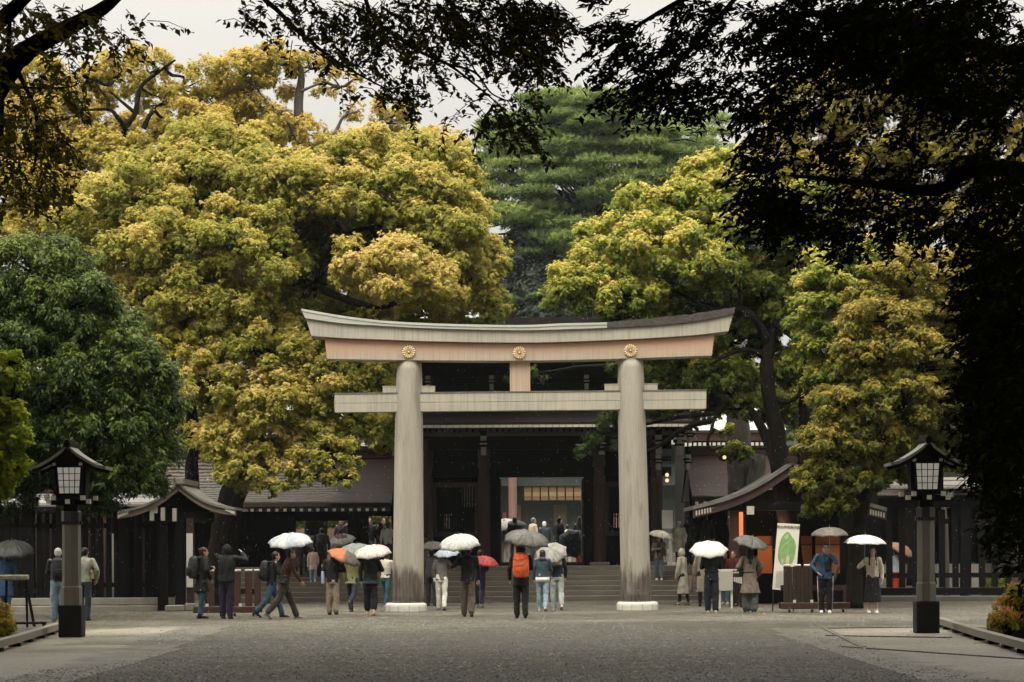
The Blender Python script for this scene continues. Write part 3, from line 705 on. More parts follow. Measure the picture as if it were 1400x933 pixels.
# boarded court wall and trees behind the left openings
cw = MB(); cw.box((P(380, 740, 97).x, 97, ZC), (P(560, 740, 97).x, 97.2, zz(722, 97)))
for i in range(12): xx = P(384+i*15, 740, 97).x; cw.box((xx-.06, 96.93, ZC), (xx+.06, 96.998, zz(721, 97)))
o = cw.build('court_fence', TAN); tag(o, 'brown boarded fence seen through the left corridor openings', 'fence')
# upper pale roof and white eave ends right of the gatehouse
rh = empty('side_hall', (P(985, 700, 92).x, 92, ZC), 'far hall with pale roof and white rafter ends right of the torii', 'hall')
a, b = P(930, 600, 92).x, P(1075, 600, 92).x
m = MB(); m.sweep([(92, zz(592, 92)), (92, zz(590, 92)), (95.5, zz(556, 95.5)), (99, zz(590, 92)), (99, zz(592, 92)), (95.5, zz(560, 95.5))], a, b); m.build('roof', PALEROOF, rh)
m = MB(); m.box((a, 92.1, zz(604, 92)), (b, 92.3, zz(593, 92))); m.build('fascia', RBROWN, rh)
m = MB()
for i in range(22):
    xx = a+.2+i*0.2*4.0/4.4
    if xx < b-.1: m.box((xx-.05, 91.95, zz(611.5, 92)), (xx+.05, 92.3, zz(606.8, 92)))
m.build('rafter_ends', WHITE, rh)['kind'] = 'stuff'
m = MB(); m.box((a+.2, 92.6, ZC), (b-.2, 98, zz(600, 92))); m.build('wall', DARK, rh)
# white standing notice at the gatehouse corner
nb = MB(); q = P(912.5, 715, 80.6); nb.box((q.x-.18, 80.55, zz(724, 80.6)), (q.x+.18, 80.6, zz(699, 80.6)))
tag(nb.build('wall_notice', PLASTER), 'plain white notice hung on the gatehouse right of the torii', 'notice')
sfr = empty('standing_frame', (P(915, 740, 80.3).x, 80.7, ZC), 'white open standing frame on the terrace right of the torii', 'frame')
m = MB(); xa, xb = P(908, 740, 80.7).x, P(919, 740, 80.7).x
m.box((xb-.12, 80.68, ZC), (xb, 80.74, zz(731, 80.7))); m.build('post', PLASTER, sfr)
m = MB(); m.box((xa, 80.68, zz(757, 80.7)), (xb-.12, 80.74, zz(752, 80.7))); m.box((xa, 80.68, zz(737, 80.7)), (xb-.12, 80.74, zz(731, 80.7))); m.build('rail', PLASTER, sfr)
# ------------------------------------------------------------------ roofed side gates with curved gables
def curved_gable(e, xr, zr, xa, za, xb, zb, y0, y1, thick, mt, mb, sag=0.28):
    """gable-fronted roof, ridge along Y; each slope sags and flicks up at the tip"""
    for (xt, zt, nm) in ((xa, za, 0), (xb, zb, 1)):
        top = []
        for i in range(15):
            t = i/14; x = xr+(xt-xr)*t; z = zr+(zt-zr)*t-sag*math.sin(math.pi*t)*(1-0.25*t)
            top.append((x, z))
        m = MB(); m.curtain(top, [(x, z-thick*0.45) for x, z in top], y0-0.06, y1); m.build('roof_slope', mt, e)
        m = MB(); m.curtain([(x, z-thick*0.45-.004) for x, z in top], [(x, z-thick*1.5) for x, z in top], y0, y0+0.16); m.build('barge_board', mb, e)
        m = MB()
        for i in range(6):
            x, z = top[14-i//2] if i > 3 else top[13]; x = xt+(xr-xt)*(0.03+i*0.028); m.box((x-.02, y0-.03, zt-thick*1.1+i*.018-.02), (x+.02, y0-.004, zt-thick*0.5+i*.018-.02))
        m.build('dentil', WHITE, e)
Yp = 66.5
sg = empty('side_gate', (P(243, 755, Yp).x, Yp+1.5, 0), 'small roofed side gate with upturned grey gable beside the left trunk', 'gate')
xr, zr = P(244, 658, Yp).x, zz(657, Yp); curved_gable(sg, xr, zr, P(160, 694, Yp).x, zz(696, Yp), P(322, 690, Yp).x, zz(692, Yp), Yp, Yp+3.2, 0.15, GREYROOF, surf('grey_barge', (0.11, 0.085, 0.065), (0.18, 0.145, 0.11), 3, rough=0.6), 0.2)
m = MB(); m.box((xr-.14, Yp-.1, zr-.05), (xr+.14, Yp+3.2, zr+.1)); m.build('ridge', GREYROOF, sg)
m = MB(); m.add([(P(190, 700, Yp).x, Yp+.3, zz(700, Yp)), (P(300, 700, Yp).x, Yp+.3, zz(697, Yp)), (xr, Yp+.3, zr-.25), (P(190, 700, Yp).x, Yp+.4, zz(700, Yp)), (P(300, 700, Yp).x, Yp+.4, zz(697, Yp)), (xr, Yp+.4, zr-.25)], [(0, 1, 2), (5, 4, 3), (0, 3, 4, 1), (1, 4, 5, 2), (2, 5, 3, 0)]); m.build('gable_panel', DARK, sg)
m = MB(); m.box((P(206, 700, Yp).x, Yp+.2, zz(712, Yp)), (P(290, 700, Yp).x, Yp+.45, zz(699, Yp))); m.build('lintel', DARK, sg)
for px in (222, 246): m = MB(); q = P(px, 700, Yp+.3).x; m.box((q-.13, Yp+.2, 0), (q+.13, Yp+.46, zz(698, Yp))); m.build('post', DARK, sg)
q0, q1 = P(253.5, 740, Yp).x, P(263, 740, Yp).x
m = MB(); m.box((q0, Yp+.18, 0.2), (q1, Yp+.42, zz(706, Yp))); m.build('post', DBROWN, sg)
m = MB(); m.box((q0+.01, Yp+.12, zz(801, Yp)), (q1-.01, Yp+.178, zz(727, Yp))); m.build('white_plate', PLASTER, sg)
m = MB(); m.box((q0-.03, Yp+.05, 0), (q1+.03, Yp+.5, zz(823, Yp)), ch=.02); m.box((P(228, 800, Yp).x, Yp-.4, 0), (q0-.035, Yp+.5, .16), ch=.02); m.build('base_stone', STONE, sg)
for px, py in ((207, 703), (222, 703), (238, 704), (212, 693)): m = MB(); q = P(px, py, Yp); m.box((q.x-.055, Yp+.05, q.z-.18), (q.x+.055, Yp+.19, q.z+.18)); m.build('white_beam_end', surf('old_white', (0.30, 0.27, 0.22), (0.4, 0.36, 0.3), 5), sg)

# ------------------------------------------------------------------ left slatted fence
Yf = 67.5
def fence(name, label, xa, xb, Y, z0, z1, pitch, sw, rails, posts, base, mslat, cap=None):
    e = empty(name, ((xa+xb)/2, Y, 0), label, 'fence')
    m = MB(); n = int((xb-xa)/pitch)
    for i in range(n):
        x = xa+(i+.5)*pitch+random.uniform(-.012, .012); m.box((x-sw/2, Y-.03, z0), (x+sw/2, Y+.03, z1))
    m.build('slats', mslat, e)['kind'] = 'stuff'
    for z, h in rails: m = MB(); m.box((xa, Y+.032, z-h/2), (xb, Y+.11, z+h/2)); m.build('rail', mslat, e)
    for x in posts: m = MB(); m.box((x-.13, Y-.13, 0), (x+.13, Y+.13, z1+.12)); m.build('post', DARK, e)
    for z, h, d, mt in base: m = MB(); m.box((xa-.1, Y-d, z-h), (xb+.1, Y+d, z), ch=.015); m.build('base_course', mt, e)
    if cap:
        zc = cap; m = MB()
        m.sweep([(Y-.55, zc), (Y-.55, zc+.06), (Y, zc+.42), (Y+.55, zc+.06), (Y+.55, zc), (Y, zc+.3)], xa, xb); m.build('cap_roof', GREYROOF, e)
        m = MB(); m.box((xa, Y-.1, zc+.4), (xb, Y+.1, zc+.52)); m.build('cap_ridge', DBROWN, e)
    return e
fl = fence('slatted_fence', 'dark slatted timber fence on a stone kerb at the left', P(-130, 755, Yf).x, P(243, 755, Yf).x, Yf, 0.36, zz(697, Yf), 0.215, 0.135,
      [(zz(797, Yf), .12), (zz(716, Yf), .14)], [P(p, 755, Yf).x for p in (-60, 41, 105, 170, 236)], [(0.14, 0.16, .55, STONE), (0.355, 0.20, .22, STONE)], DARK, cap=zz(690, Yf))
# reddish-brown boards standing behind the left fence
bh = MB()
for px, c in ((50, 0), (66, 0), (127, 0), (141, 1), (155, 2), (169, 1), (178, 0), (120, 1), (90, 0), (200, 0), (214, 0)):
    x = P(px, 755, 69.5).x; bh.box((x-.09, 69.4, 0), (x+.09, 69.5, zz(727 if c == 2 else 700, 69.5)), c)
bh.box((P(-60, 755, 70.2).x, 70.1, 0), (P(245, 755, 70.2).x, 70.2, zz(690, 70)), 3)
tag(bh.build('board_screen', [DBROWN, RBROWN, STONE, DARK]), 'dark boarded screen with reddish uprights standing behind the left fence', 'screen')

# right slatted fence
Yr_ = 74.0
fr_ = fence('slatted_fence', 'near-black open slatted fence with thick posts at the right', P(1152, 755, Yr_).x, P(1520, 755, Yr_).x, Yr_, 0.42, zz(700, Yr_), 0.405, 0.19,
      [(zz(790, Yr_), .15), (zz(716, Yr_), .16), (zz(690, Yr_), .3)], [P(p, 755, Yr_).x for p in (1160, 1319, 1402, 1480)], [(0.16, 0.18, .5, surf('dark_kerb', (0.05, 0.045, 0.038), (0.10, 0.09, 0.075), 3, rough=.5)), (0.41, 0.22, .2, DARK)], DARK, cap=zz(672, Yr_))
bw = MB(); bw.box((P(1130, 755, 79).x, 79, 0), (P(1340, 755, 79).x, 79.2, zz(775, 79)))
tag(bw.build('low_wall', surf('grey_wall', (0.16, 0.15, 0.125), (0.26, 0.245, 0.2), 2)), 'low pale grey wall seen between the right fence slats', 'wall')

# ------------------------------------------------------------------ booth on the right
Yb = 69.5
bo = empty('shrine_booth', (P(1075, 755, Yb).x, Yb+2, 0), 'open shrine booth with sweeping grey eave behind the map sign', 'booth')
xr, zr = P(1084, 634, Yb).x, zz(632, Yb)
curved_gable(bo, xr, zr, P(948, 694, Yb).x, zz(693, Yb), P(1212, 694, Yb).x, zz(697, Yb), Yb, Yb+4, 0.24, GREYROOF, surf('plum_barge', (0.05, 0.028, 0.026), (0.08, 0.045, 0.042), 3, rough=.5), 0.24)
m = MB(); m.box((xr-.13, Yb-.1, zr-.05), (xr+.13, Yb+4, zr+.10)); m.build('ridge', DBROWN, bo)
m = MB(); m.box((P(1005, 755, 73).x, 73, 0), (P(1200, 755, 73).x, 73.15, zz(672, 73))); m.build('rear_wall', DARK, bo)
m = MB(); m.box((P(985, 755, Yb).x, Yb+.1, zz(700, Yb)), (P(1195, 755, Yb).x, Yb+.3, zz(688, Yb))); m.build('lintel', DARK, bo)
for px in (1004, 1160): m = MB(); q = P(px, 755, Yb+.3).x; m.box((q-.13, Yb+.2, 0), (q+.13, Yb+.46, zz(680, Yb))); m.build('post', RBROWN, bo)
m = MB(); q = P(1026, 698, Yb); m.box((q.x-.1, Yb-.05, q.z-.12), (q.x+.1, Yb+.12, q.z+.12)); m.build('white_beam_end', WHITE, bo)
ORANGE = surf('orange_panel', (0.50, 0.15, 0.045), (0.60, 0.20, 0.07), 2, rough=.6)
oc = empty('orange_counter', (P(1093, 755, 72).x, 72, 0), 'orange fronted counter inside the booth behind the map sign', 'counter')
m = MB(); m.box((P(1036, 755, 72).x, 71.95, zz(786, 72)), (P(1152, 755, 72).x, 72.05, zz(748, 72))); m.build('front_panel', ORANGE, oc)
m = MB(); m.box((P(1036, 755, 72).x, 72.4, zz(747, 72)), (P(1152, 755, 72).x, 72.5, zz(735, 72))); m.build('rear_panel', surf('deep_orange', (0.36, 0.085, 0.02), (0.44, 0.12, 0.03), 2, rough=.6), oc)
m = MB(); m.box((P(1034, 755, 72).x, 71.9, zz(748, 72)+.003), (P(1154, 755, 72).x, 72.39, zz(746.5, 72))); m.build('counter_top', RBROWN, oc)
m = MB(); m.box((P(1036, 755, 72).x, 71.98, 0), (P(1152, 755, 72).x, 72.1, zz(786.5, 72))); m.build('base', DARK, oc)
for px in (1058, 1112): m = MB(); q = P(px, 755, 71.9).x; m.box((q-.05, 71.8, 0), (q+.05, 71.88, zz(730, 72))); m.build('post', DARK, oc)
lp = empty('lamp_post', (P(1014, 755, 70.5).x, 70.5, 0), 'glowing orange lamp post under the booth eave', 'lamp')
x0, x1 = P(1010.5, 755, 70.5).x, P(1016, 755, 70.5).x
m = MB(); m.box((x0, 70.45, zz(736, 70.5)), (x1, 70.55, zz(702, 70.5)), ch=.01); m.build('lamp_panel', glow('orange_lamp', (1.0, 0.25, 0.07), 0.95), lp)
m = MB(); m.box((x1+.004, 70.45, zz(735, 70.5)), (P(1020, 755, 70.5).x, 70.55, zz(706, 70.5))); m.box((x0, 70.45, 0), (P(1020, 755, 70.5).x, 70.56, zz(737, 70.5))); m.box((x0, 70.44, zz(701.5, 70.5)), (P(1021, 755, 70.5).x, 70.56, zz(699.5, 70.5))); m.build('post', RBROWN, lp)
bl = bpy.data.lights.new('booth_lamp', 'POINT'); bl.energy = 34; bl.color = (1.0, .62, .36); bl.shadow_soft_size = .15
blo = bpy.data.objects.new('booth_lamp', bl); COL.objects.link(blo); blo.location = P(1062, 722, 70.6)
m = MB()
for i in range(6):
    q = P(997+i*1.9, 707.4-i*0.75, 70.2); m.ball(q, 0.022, 0, 6)
o = m.build('lamp_string', glow('string_lamp', (1.0, 0.55, 0.35), 1.1)); tag(o, 'short string of small warm bulbs left of the orange lamp', 'string lights')

# ------------------------------------------------------------------ map sign, notice board, barriers
Ys = 62.5
sgn = empty('map_sign', (P(1074, 830, Ys).x, Ys, 0), 'tall leaning white map board with a green park plan', 'map sign')
TL, TR, BL, BR = P(1064.5, 715.2, Ys), P(1095, 717, Ys), P(1056, 806, Ys), P(1087, 808.5, Ys)
back = Vector((0, .22, 0)); TL += back; TR += back
def quadpt(u, v, off=0.0):
    return TL.lerp(TR, u).lerp(BL.lerp(BR, u), v)+Vector((0, -off, 0))
m = MB(); vs_ = [quadpt(u, v, o) for o in (0, -.03) for u, v in ((0, 0), (1, 0), (1, 1), (0, 1))]
m.add(vs_, [(0, 3, 2, 1), (4, 5, 6, 7), (0, 1, 5, 4), (1, 2, 6, 5), (2, 3, 7, 6), (3, 0, 4, 7)]); m.build('panel', surf('sign_white', (0.56, 0.53, 0.43), (0.64, 0.60, 0.50), 3, rough=.5, bstr=.05), sgn)
mapo = [(.33, .23), (.45, .185), (.56, .20), (.68, .26), (.80, .30), (.90, .40), (.87, .52), (.84, .60), (.78, .66), (.62, .70), (.42, .71), (.25, .68), (.13, .60), (.12, .48), (.18, .34), (.24, .27)]
mapo = [(u, 0.12+(v-0.185)*0.98) for u, v in mapo]
def patch(mb, pts, off, mi): mb.add([quadpt(u, v, off) for u, v in pts], [tuple(range(len(pts)-1, -1, -1))], mi)
m = MB(); patch(m, mapo, .006, 0)
patch(m, [(.34, .20), (.45, .15), (.56, .18), (.50, .23), (.40, .24)], .009, 1); patch(m, [(.50, .50), (.58, .47), (.66, .52), (.63, .57), (.68, .61), (.56, .63), (.48, .58)], .009, 2); patch(m, [(.30, .55), (.37, .53), (.40, .60), (.33, .62)], .009, 2)
patch(m, [(.20, .40), (.36, .31), (.52, .27), (.62, .215), (.635, .225), (.53, .285), (.37, .325), (.21, .415)], .009, 1); patch(m, [(.52, .285), (.535, .28), (.56, .38), (.55, .47), (.535, .47), (.545, .38)], .0095, 1); patch(m, [(.22, .42), (.235, .42), (.29, .52), (.27, .62), (.255, .62), (.275, .52)], .0095, 1)
m.build('park_plan', [surf('plan_green', (0.13, 0.25, 0.07), (0.22, 0.35, 0.12), 6, rough=.6, bstr=0), surf('plan_pale', (0.30, 0.38, 0.2), (0.38, 0.44, 0.26), 8, bstr=0), surf('plan_tan', (0.42, 0.36, 0.22), (0.5, 0.44, 0.28), 8, bstr=0)], sgn)
m = MB()
for k in range(16): v = .72+k*.016; patch(m, [(.12, v), (.12+random.uniform(.3, .75), v), (.12+random.uniform(.3, .75), v+.006), (.12, v+.006)], .006, 0)
m.build('fine_print', surf('print_grey', (0.30, 0.28, 0.23), (0.36, 0.34, 0.28), 9, bstr=0), sgn)
cu = bpy.data.curves.new('title', 'FONT'); cu.body = '明治神宮案内図'; cu.size = 0.088; cu.align_x = 'CENTER'; cu.align_y = 'CENTER'; cu.extrude = 0.002; cu.space_character = 1.0
to = bpy.data.objects.new('title', cu); COL.objects.link(to)
bpy.context.view_layer.update()
me = bpy.data.meshes.new_from_object(to.evaluated_get(bpy.context.evaluated_depsgraph_get())); bpy.data.objects.remove(to)
to = bpy.data.objects.new('title', me); COL.objects.link(to); me.materials.clear(); me.materials.append(COLLAR)
to.parent = sgn; c = quadpt(.5, .055, .012); to.location = c-sgn.location; to.rotation_euler = (R(83), R(2), 0)
for u in (.04, .95):
    a = quadpt(u, 1.0, -.02); m = MB(); m.tube([quadpt(u, .5, -.045), a, (a.x-.02, a.y-.03, 0)], .018, 6); m.build('leg', COLLAR, sgn)
m = MB(); a = quadpt(.5, .2, -.04); m.tube([a, (a.x+.12, a.y+.7, 0)], .018, 6); m.build('stay', COLLAR, sgn)

bd = empty('notice_board', (P(994, 830, 66).x, 66, 0), 'blank grey white notice board on legs beside the taupe trench coat', 'notice board')
x0, x1 = P(982.5, 800, 66).x, P(1002, 800, 66).x
m = MB(); m.box((x0, 65.97, zz(809.5, 66)), (x1, 66.03, zz(782, 66)), ch=.01); m.build('panel', surf('board_grey', (0.36, 0.335, 0.28), (0.42, 0.39, 0.33), 3, bstr=.05), bd)
for xx in (x0+.03, x1-.03): m = MB(); m.box((xx-.03, 66.035, 0), (xx+.03, 66.08, zz(785, 66))); m.build('leg', PLASTER, bd)
m = MB(); m.box((x0-.02, 66.0, zz(781.8, 66)), (x1+.12, 66.1, zz(780, 66))); m.build('top_rail', PLASTER, bd)
od = empty('offering_table', (P(1006, 800, 67.2).x, 67.2, 0), 'small dark table with white papers beside the notice board', 'table')
m = MB(); m.box((P(998, 800, 67.2).x, 67, zz(788, 67.2)), (P(1016, 800, 67.2).x, 67.5, zz(785.5, 67.2))); m.build('top', DBROWN, od)
for px in (1000, 1014):
    for yy in (67.05, 67.45): m = MB(); q = P(px, 800, 67.2).x; m.box((q-.03, yy-.03, 0), (q+.03, yy+.03, zz(788, 67.2))); m.build('leg', DBROWN, od)
m = MB()
for i in range(5): q = P(1002+i*2.6, 785, 67.2); m.box((q.x-.03, 67.05+i*.05, zz(785.4, 67.2)), (q.x+.04, 67.12+i*.05, zz(784.5-i % 2, 67.2)))
for i in range(4): q = P(1003+i*3, 795, 67.2); m.box((q.x-.02, 66.97, zz(797+i, 67.2)), (q.x+.03, 66.99, zz(791, 67.2)))
m.build('paper_slips', PLASTER, od)

def barrier(label, pxs, py_top, Y, base_px, back=None):
    e = empty('wooden_barrier', (P(sum(base_px)/2, 800, Y).x, Y, 0), label, 'barrier', 'brown wooden barriers on wheels')
    for px in pxs:
        q = P(px, 800, Y).x; zt = zz(py_top, Y)
        m = MB(); m.box((q-.085, Y-.05, .14), (q+.085, Y+.05, zt), ch=.01); po = m.build('post', RBROWN, e)
        m = MB(); m.box((q-.09, Y-.055, zt+.002), (q+.09, Y+.055, zt+.05), ch=.02); m.build('cap', WHITE, po)
    a, b = P(base_px[0], 800, Y).x, P(base_px[1], 800, Y).x
    for yy in (-.3, .22): m = MB(); m.box((a, Y+yy, .09), (b, Y+yy+.09, .25), ch=.012); m.build('base_rail', RBROWN, e)
    for t in (.05, .5, .95): m = MB(); x = a+(b-a)*t; m.box((x-.06, Y-.205, .12), (x+.06, Y+.21, .2)); m.build('cross_piece', DBROWN, e)
    for t in (.12, .45, .62, .9):
        x = a+(b-a)*t; m = MB(); m.tube([(x-.025, Y-.26, .06), (x+.025, Y-.26, .06)], .06, 14); m.build('wheel', COLLAR, e)
    for t in (.2, .45, .7): m = MB(); x = a+(b-a)*t; m.box((x-.035, Y-.24, .252), (x+.035, Y-.17, .32)); m.build('white_block', WHITE, e)
    for z in (.55,): m = MB(); m.box((a+.03, Y+.052, z), (b-.03, Y+.1, z+.14)); m.build('rail', DBROWN, e)
    return e
barrier('brown wooden barrier with white post caps left of the brown-jacketed man', (288, 305, 324.5, 340, 352.5), 779.5, 60.5, (266, 357))
b2 = barrier('brown wooden barrier with plank panel in front of the map board', (1076, 1090, 1104), 776.5, 61.4, (1066, 1160))
m = MB(); x0, x1 = P(1072, 800, 61.3).x, P(1110.5, 800, 61.3).x
for i in range(7): a = x0+(x1-x0)*i/7; m.box((a+.004, 61.22, .26), (a+(x1-x0)/7-.004, 61.27, zz(777, 61.3)))
m.build('plank_panel', DBROWN, b2)
m = MB(); m.bar(P(1128, 822, 61.9), P(1147, 775, 62.0), .09, .06); m.build('brace', DBROWN, b2)

# ------------------------------------------------------------------ post lanterns
SHOJI = glow('brightened_shoji_paper', (1.0, .93, .78), .2)  # faint emission added to brighten the paper panes
def lantern(px, py, ax, label, rot):
    g = G(px, py); Y = g.y; s = Y/F
    e = empty('post_lantern', g, label, 'lantern', 'wooden post lanterns flanking the approach')
    k = lambda v: v*s
    m = MB(); m.box((-k(15.8), -k(15.8), 0), (k(15.8), k(15.8), k(44)), ch=k(1.2)); m.build('base_block', surf('black_stone', (0.010, 0.009, 0.008), (0.024, 0.021, 0.018), 4, rough=.7, bstr=.4, spec=.15), e, local=True)
    hexr = k(13.2); rows = [(k(44), 1.08), (k(68), 1.08), (k(70), 0.98), (k(171), 0.96)]
    m = MB(); m.tube([(0, 0, z) for z, f in rows], [hexr*f for z, f in rows], 8, up=(math.cos(rot), math.sin(rot), 0)); m.build('post', surf('lamp_stone', (0.085, 0.076, 0.060), (0.165, 0.15, 0.118), 2.2, (2, 2, .6), .6, .3), e, local=True)
    m = MB(); m.tube([(0, 0, k(158)), (0, 0, k(171.5)), (0, 0, k(172.5))], [hexr*1.03, hexr*1.02, hexr*.9], 8, up=(math.cos(rot), math.sin(rot), 0))
    for i in range(16):
        a = 2*math.pi*(i+.5)/16; x, y = math.cos(a)*hexr*1.0, math.sin(a)*hexr*1.0
        m.box((x-k(1.6), y-k(1.6), k(154)), (x+k(1.6), y+k(1.6), k(158.5)))
    m.build('metal_collar', COLLAR, e, local=True)
    m = MB(); m.box((-k(9), -k(9), k(171)), (k(9), k(9), k(182)));
    m.box((-k(27), -k(6), k(181)), (k(27), k(6), k(189))); m.box((-k(6), -k(27), k(181.2)), (k(6), k(27), k(189.2)))
    m.box((-k(19), -k(19), k(189.5)), (k(19), k(19), k(194)))
    br = m.build('bracket', DARK, e, local=True)
    for (x, y) in ((-27, -20), (27, -20), (0, -27.5), (-33, 0), (33, 0), (20, -24), (-20, -24)):
        m = MB(); zc = 185 if (x == 0 or abs(x) == 27) else 190; m.box((k(x)-k(3), k(y)-k(3), k(zc-3)), (k(x)+k(3), k(y)+k(3), k(zc+3))); m.build('white_block', WHITE, br, local=True)
    # lamp box: dark frame, paper panes widening upwards
    zb, zt, wb, wt = k(195), k(232), k(14), k(16.4)
    m = MB()
    for sx in (-1, 1):
        for sy in (-1, 1): m.bar((sx*wb*1.15, sy*wb*1.15, zb), (sx*wt*1.15, sy*wt*1.15, zt), k(4), k(4))
    m.box((-wt*1.3, -wt*1.3, zt), (wt*1.3, wt*1.3, zt+k(6))); m.box((-wb*1.3, -wb*1.3, zb-k(1.2)), (wb*1.3, wb*1.3, zb+k(.8))); m.box((-k(22), -k(14), zb), (-k(18), k(14), zt)); m.box((k(18), -k(14), zb), (k(22), k(14), zt))
    fr = m.build('lamp_frame', DARK, e, local=True)
    m = MB(); z0, z1 = zb+k(1), zt-.001
    m.add([(sx*w_, sy*w_, z) for z, w_ in ((z0, wb), (z1, wt)) for sx, sy in ((-1, -1), (1, -1), (1, 1), (-1, 1))], [(0, 1, 5, 4), (1, 2, 6, 5), (2, 3, 7, 6), (3, 0, 4, 7), (0, 3, 2, 1), (4, 5, 6, 7)])
    m.build('paper_pane', SHOJI, fr, local=True)
    for sy in (-1, 1):
        m = MB()
        for i in range(5):
            t = -1+2*i/4; m.bar((t*wb, sy*(wb+.006), z0), (t*wt, sy*(wt+.006), z1), k(.9), k(.9))
            z = z0+(z1-z0)*i/4; w_ = wb+(wt-wb)*i/4; m.bar((-w_, sy*(w_+.007), z), (w_, sy*(w_+.007), z), k(.9), k(.9))
        m.build('lattice', DARK, fr, local=True)
    for sx in (-1, 1):
        m = MB()
        for i in range(5):
            t = -1+2*i/4; m.bar((sx*(wb+.006), t*wb, z0), (sx*(wt+.006), t*wt, z1), k(.9), k(.9))
            z = z0+(z1-z0)*i/4; w_ = wb+(wt-wb)*i/4; m.bar((sx*(w_+.007), -w_, z), (sx*(w_+.007), w_, z), k(.9), k(.9))
        m.build('lattice', DARK, fr, local=True)
    # roof: two slopes with an upward sweep; ridge runs front to back
    for sx in (-1, 1):
        top = []; n = 12
        for i in range(n+1):
            t = i/n; x = sx*k(2+50*t); z = k(262)-k(33)*(t**0.72)+k(3.5)*max(0, t-.75)/.25
            top.append((x, z))
        m = MB(); m.curtain(top, [(x, z-k(4.2)) for x, z in top], -k(31), k(31)); m.build('roof_slope', surf('lamp_roof', (0.13, 0.125, 0.105), (0.22, 0.21, 0.18), 3, rough=.5, bstr=.4), e, local=True)
        m = MB(); m.curtain([(x, z-k(4.4)) for x, z in top[:-1]], [(x, z-k(9)) for x, z in top[:-1]], -k(29), -k(27)); m.build('barge_board', DARK, e, local=True); m = MB(); m.curtain([(x, z-k(4.4)) for x, z in top[:-1]], [(x, z-k(9)) for x, z in top[:-1]], k(27), k(29)); m.build('barge_board', DARK, e, local=True)
    m = MB(); m.add([(-k(38), -k(22), k(236)), (k(38), -k(22), k(236)), (0, -k(22), k(256)), (-k(38), k(22), k(236)), (k(38), k(22), k(236)), (0, k(22), k(256))], [(0, 1, 2), (5, 4, 3), (0, 3, 4, 1), (1, 4, 5, 2), (2, 5, 3, 0)]); m.build('gable_panel', DARK, e, local=True)
    for x in (-19, 17): m = MB(); m.box((k(x)-k(2.2), -k(24.5), k(234)), (k(x)+k(2.2), -k(22.2), k(238))); m.build('white_block', WHITE, e, local=True)
    m = MB(); m.box((-k(5), -k(33), k(259)), (k(5), k(33), k(266)), ch=k(1)); m.box((-k(3), -k(34), k(266.2)), (k(3), k(34), k(269)), ch=k(.6)); m.build('ridge', DARK, e, local=True)
    return e
lantern(98.5, 871.5, 0, 'wooden post lantern with curved roof at the left kerb', R(8))
lantern(1266.5, 865.8, 0, 'wooden post lantern with curved roof at the right kerb', R(14))

# ------------------------------------------------------------------ kerbs, trench, stands, planters
KERB = surf('kerb_timber', (0.12, 0.105, 0.08), (0.20, 0.18, 0.14), 4, (1, 1, 1), .6, .4)
def kerb(label, pts, drop):
    e = empty('kerb_rail', G(*pts[0]), label, 'kerb')
    for a, b in zip(pts, pts[1:]):
        A, B = G(*a), G(*b); m = MB(); m.bar((A.x, A.y, .13), (B.x, B.y, .13), .16, .12); m.build('rail', KERB, e)
        n = max(2, int((B-A).length/1.6)); m = MB()
        for i in range(n+1): q = A.lerp(B, i/n); m.box((q.x-.09, q.y-.09, 0), (q.x+.09, q.y+.09, .068))
        m.build('support', DARK, e)
    return e
kerb('low weathered kerb rail running toward the left lantern', [(-60, 908), (20, 884.5), (82, 864)], 0)
kerb('low weathered kerb rail running from the right lantern', [(1284, 857), (1340, 876), (1400, 893.5), (1470, 915)], 0)
PIT = surf('pit_earth', (0.008, 0.007, 0.006), (0.02, 0.018, 0.015), 4, rough=.8)
for pts in ([(-60, 900), (-60, 872), (-10, 866), (80, 857), (84, 861), (20, 879)], [(1310, 864), (1320, 858), (1470, 858), (1470, 905), (1400, 889)]):
    sheet('ditch', pts, PIT, 0.008)

ds = empty('wooden_stand', G(20, 858), 'low wooden stand with mossy top rail by the left edge', 'stand')
Yd = G(20, 858).y; X = lambda px: P(px, 800, Yd).x
MOSS = surf('moss_top', (0.10, 0.105, 0.05), (0.30, 0.29, 0.2), 12, rough=.9, bstr=.8, bdist=.03)
m = MB(); m.box((X(-60), Yd-.1, zz(790, Yd)), (X(39), Yd+.1, zz(782.5, Yd)), ch=.04); m.build('top_rail', MOSS, ds)
for a, b in ((9, 8), (33, 43), (36, 37), (-40, -42)): m = MB(); m.bar((X(a), Yd+(.15 if a == 33 else 0), zz(790, Yd)), (X(b), Yd+(.3 if a == 33 else 0), 0), .045, .045); m.build('leg', DARK, ds)
lb = empty('low_bench', G(42, 860), 'low black bench behind the left kerb', 'bench'); Yl = G(42, 860).y
m = MB(); m.box((P(-30, 800, Yl).x, Yl-.15, zz(850, Yl)), (P(62, 800, Yl).x, Yl+.15, zz(847, Yl)), ch=.01); m.build('seat', DARK, lb)
for px in (20, 60, -28): m = MB(); q = P(px, 800, Yl).x; m.box((q-.02, Yl-.1, 0), (q+.02, Yl+.1, zz(850, Yl))); m.build('leg', DARK, lb)
# ------------------------------------------------------------------ foliage
def nrm(a): return a/np.maximum(np.linalg.norm(a, axis=1, keepdims=True), 1e-9)
def fib(n):
    i = np.arange(n)+0.5; ph = np.arccos(1-2*i/n); th = math.pi*(1+5**0.5)*i
    return np.stack([np.cos(th)*np.sin(ph), np.sin(th)*np.sin(ph), np.cos(ph)], 1)

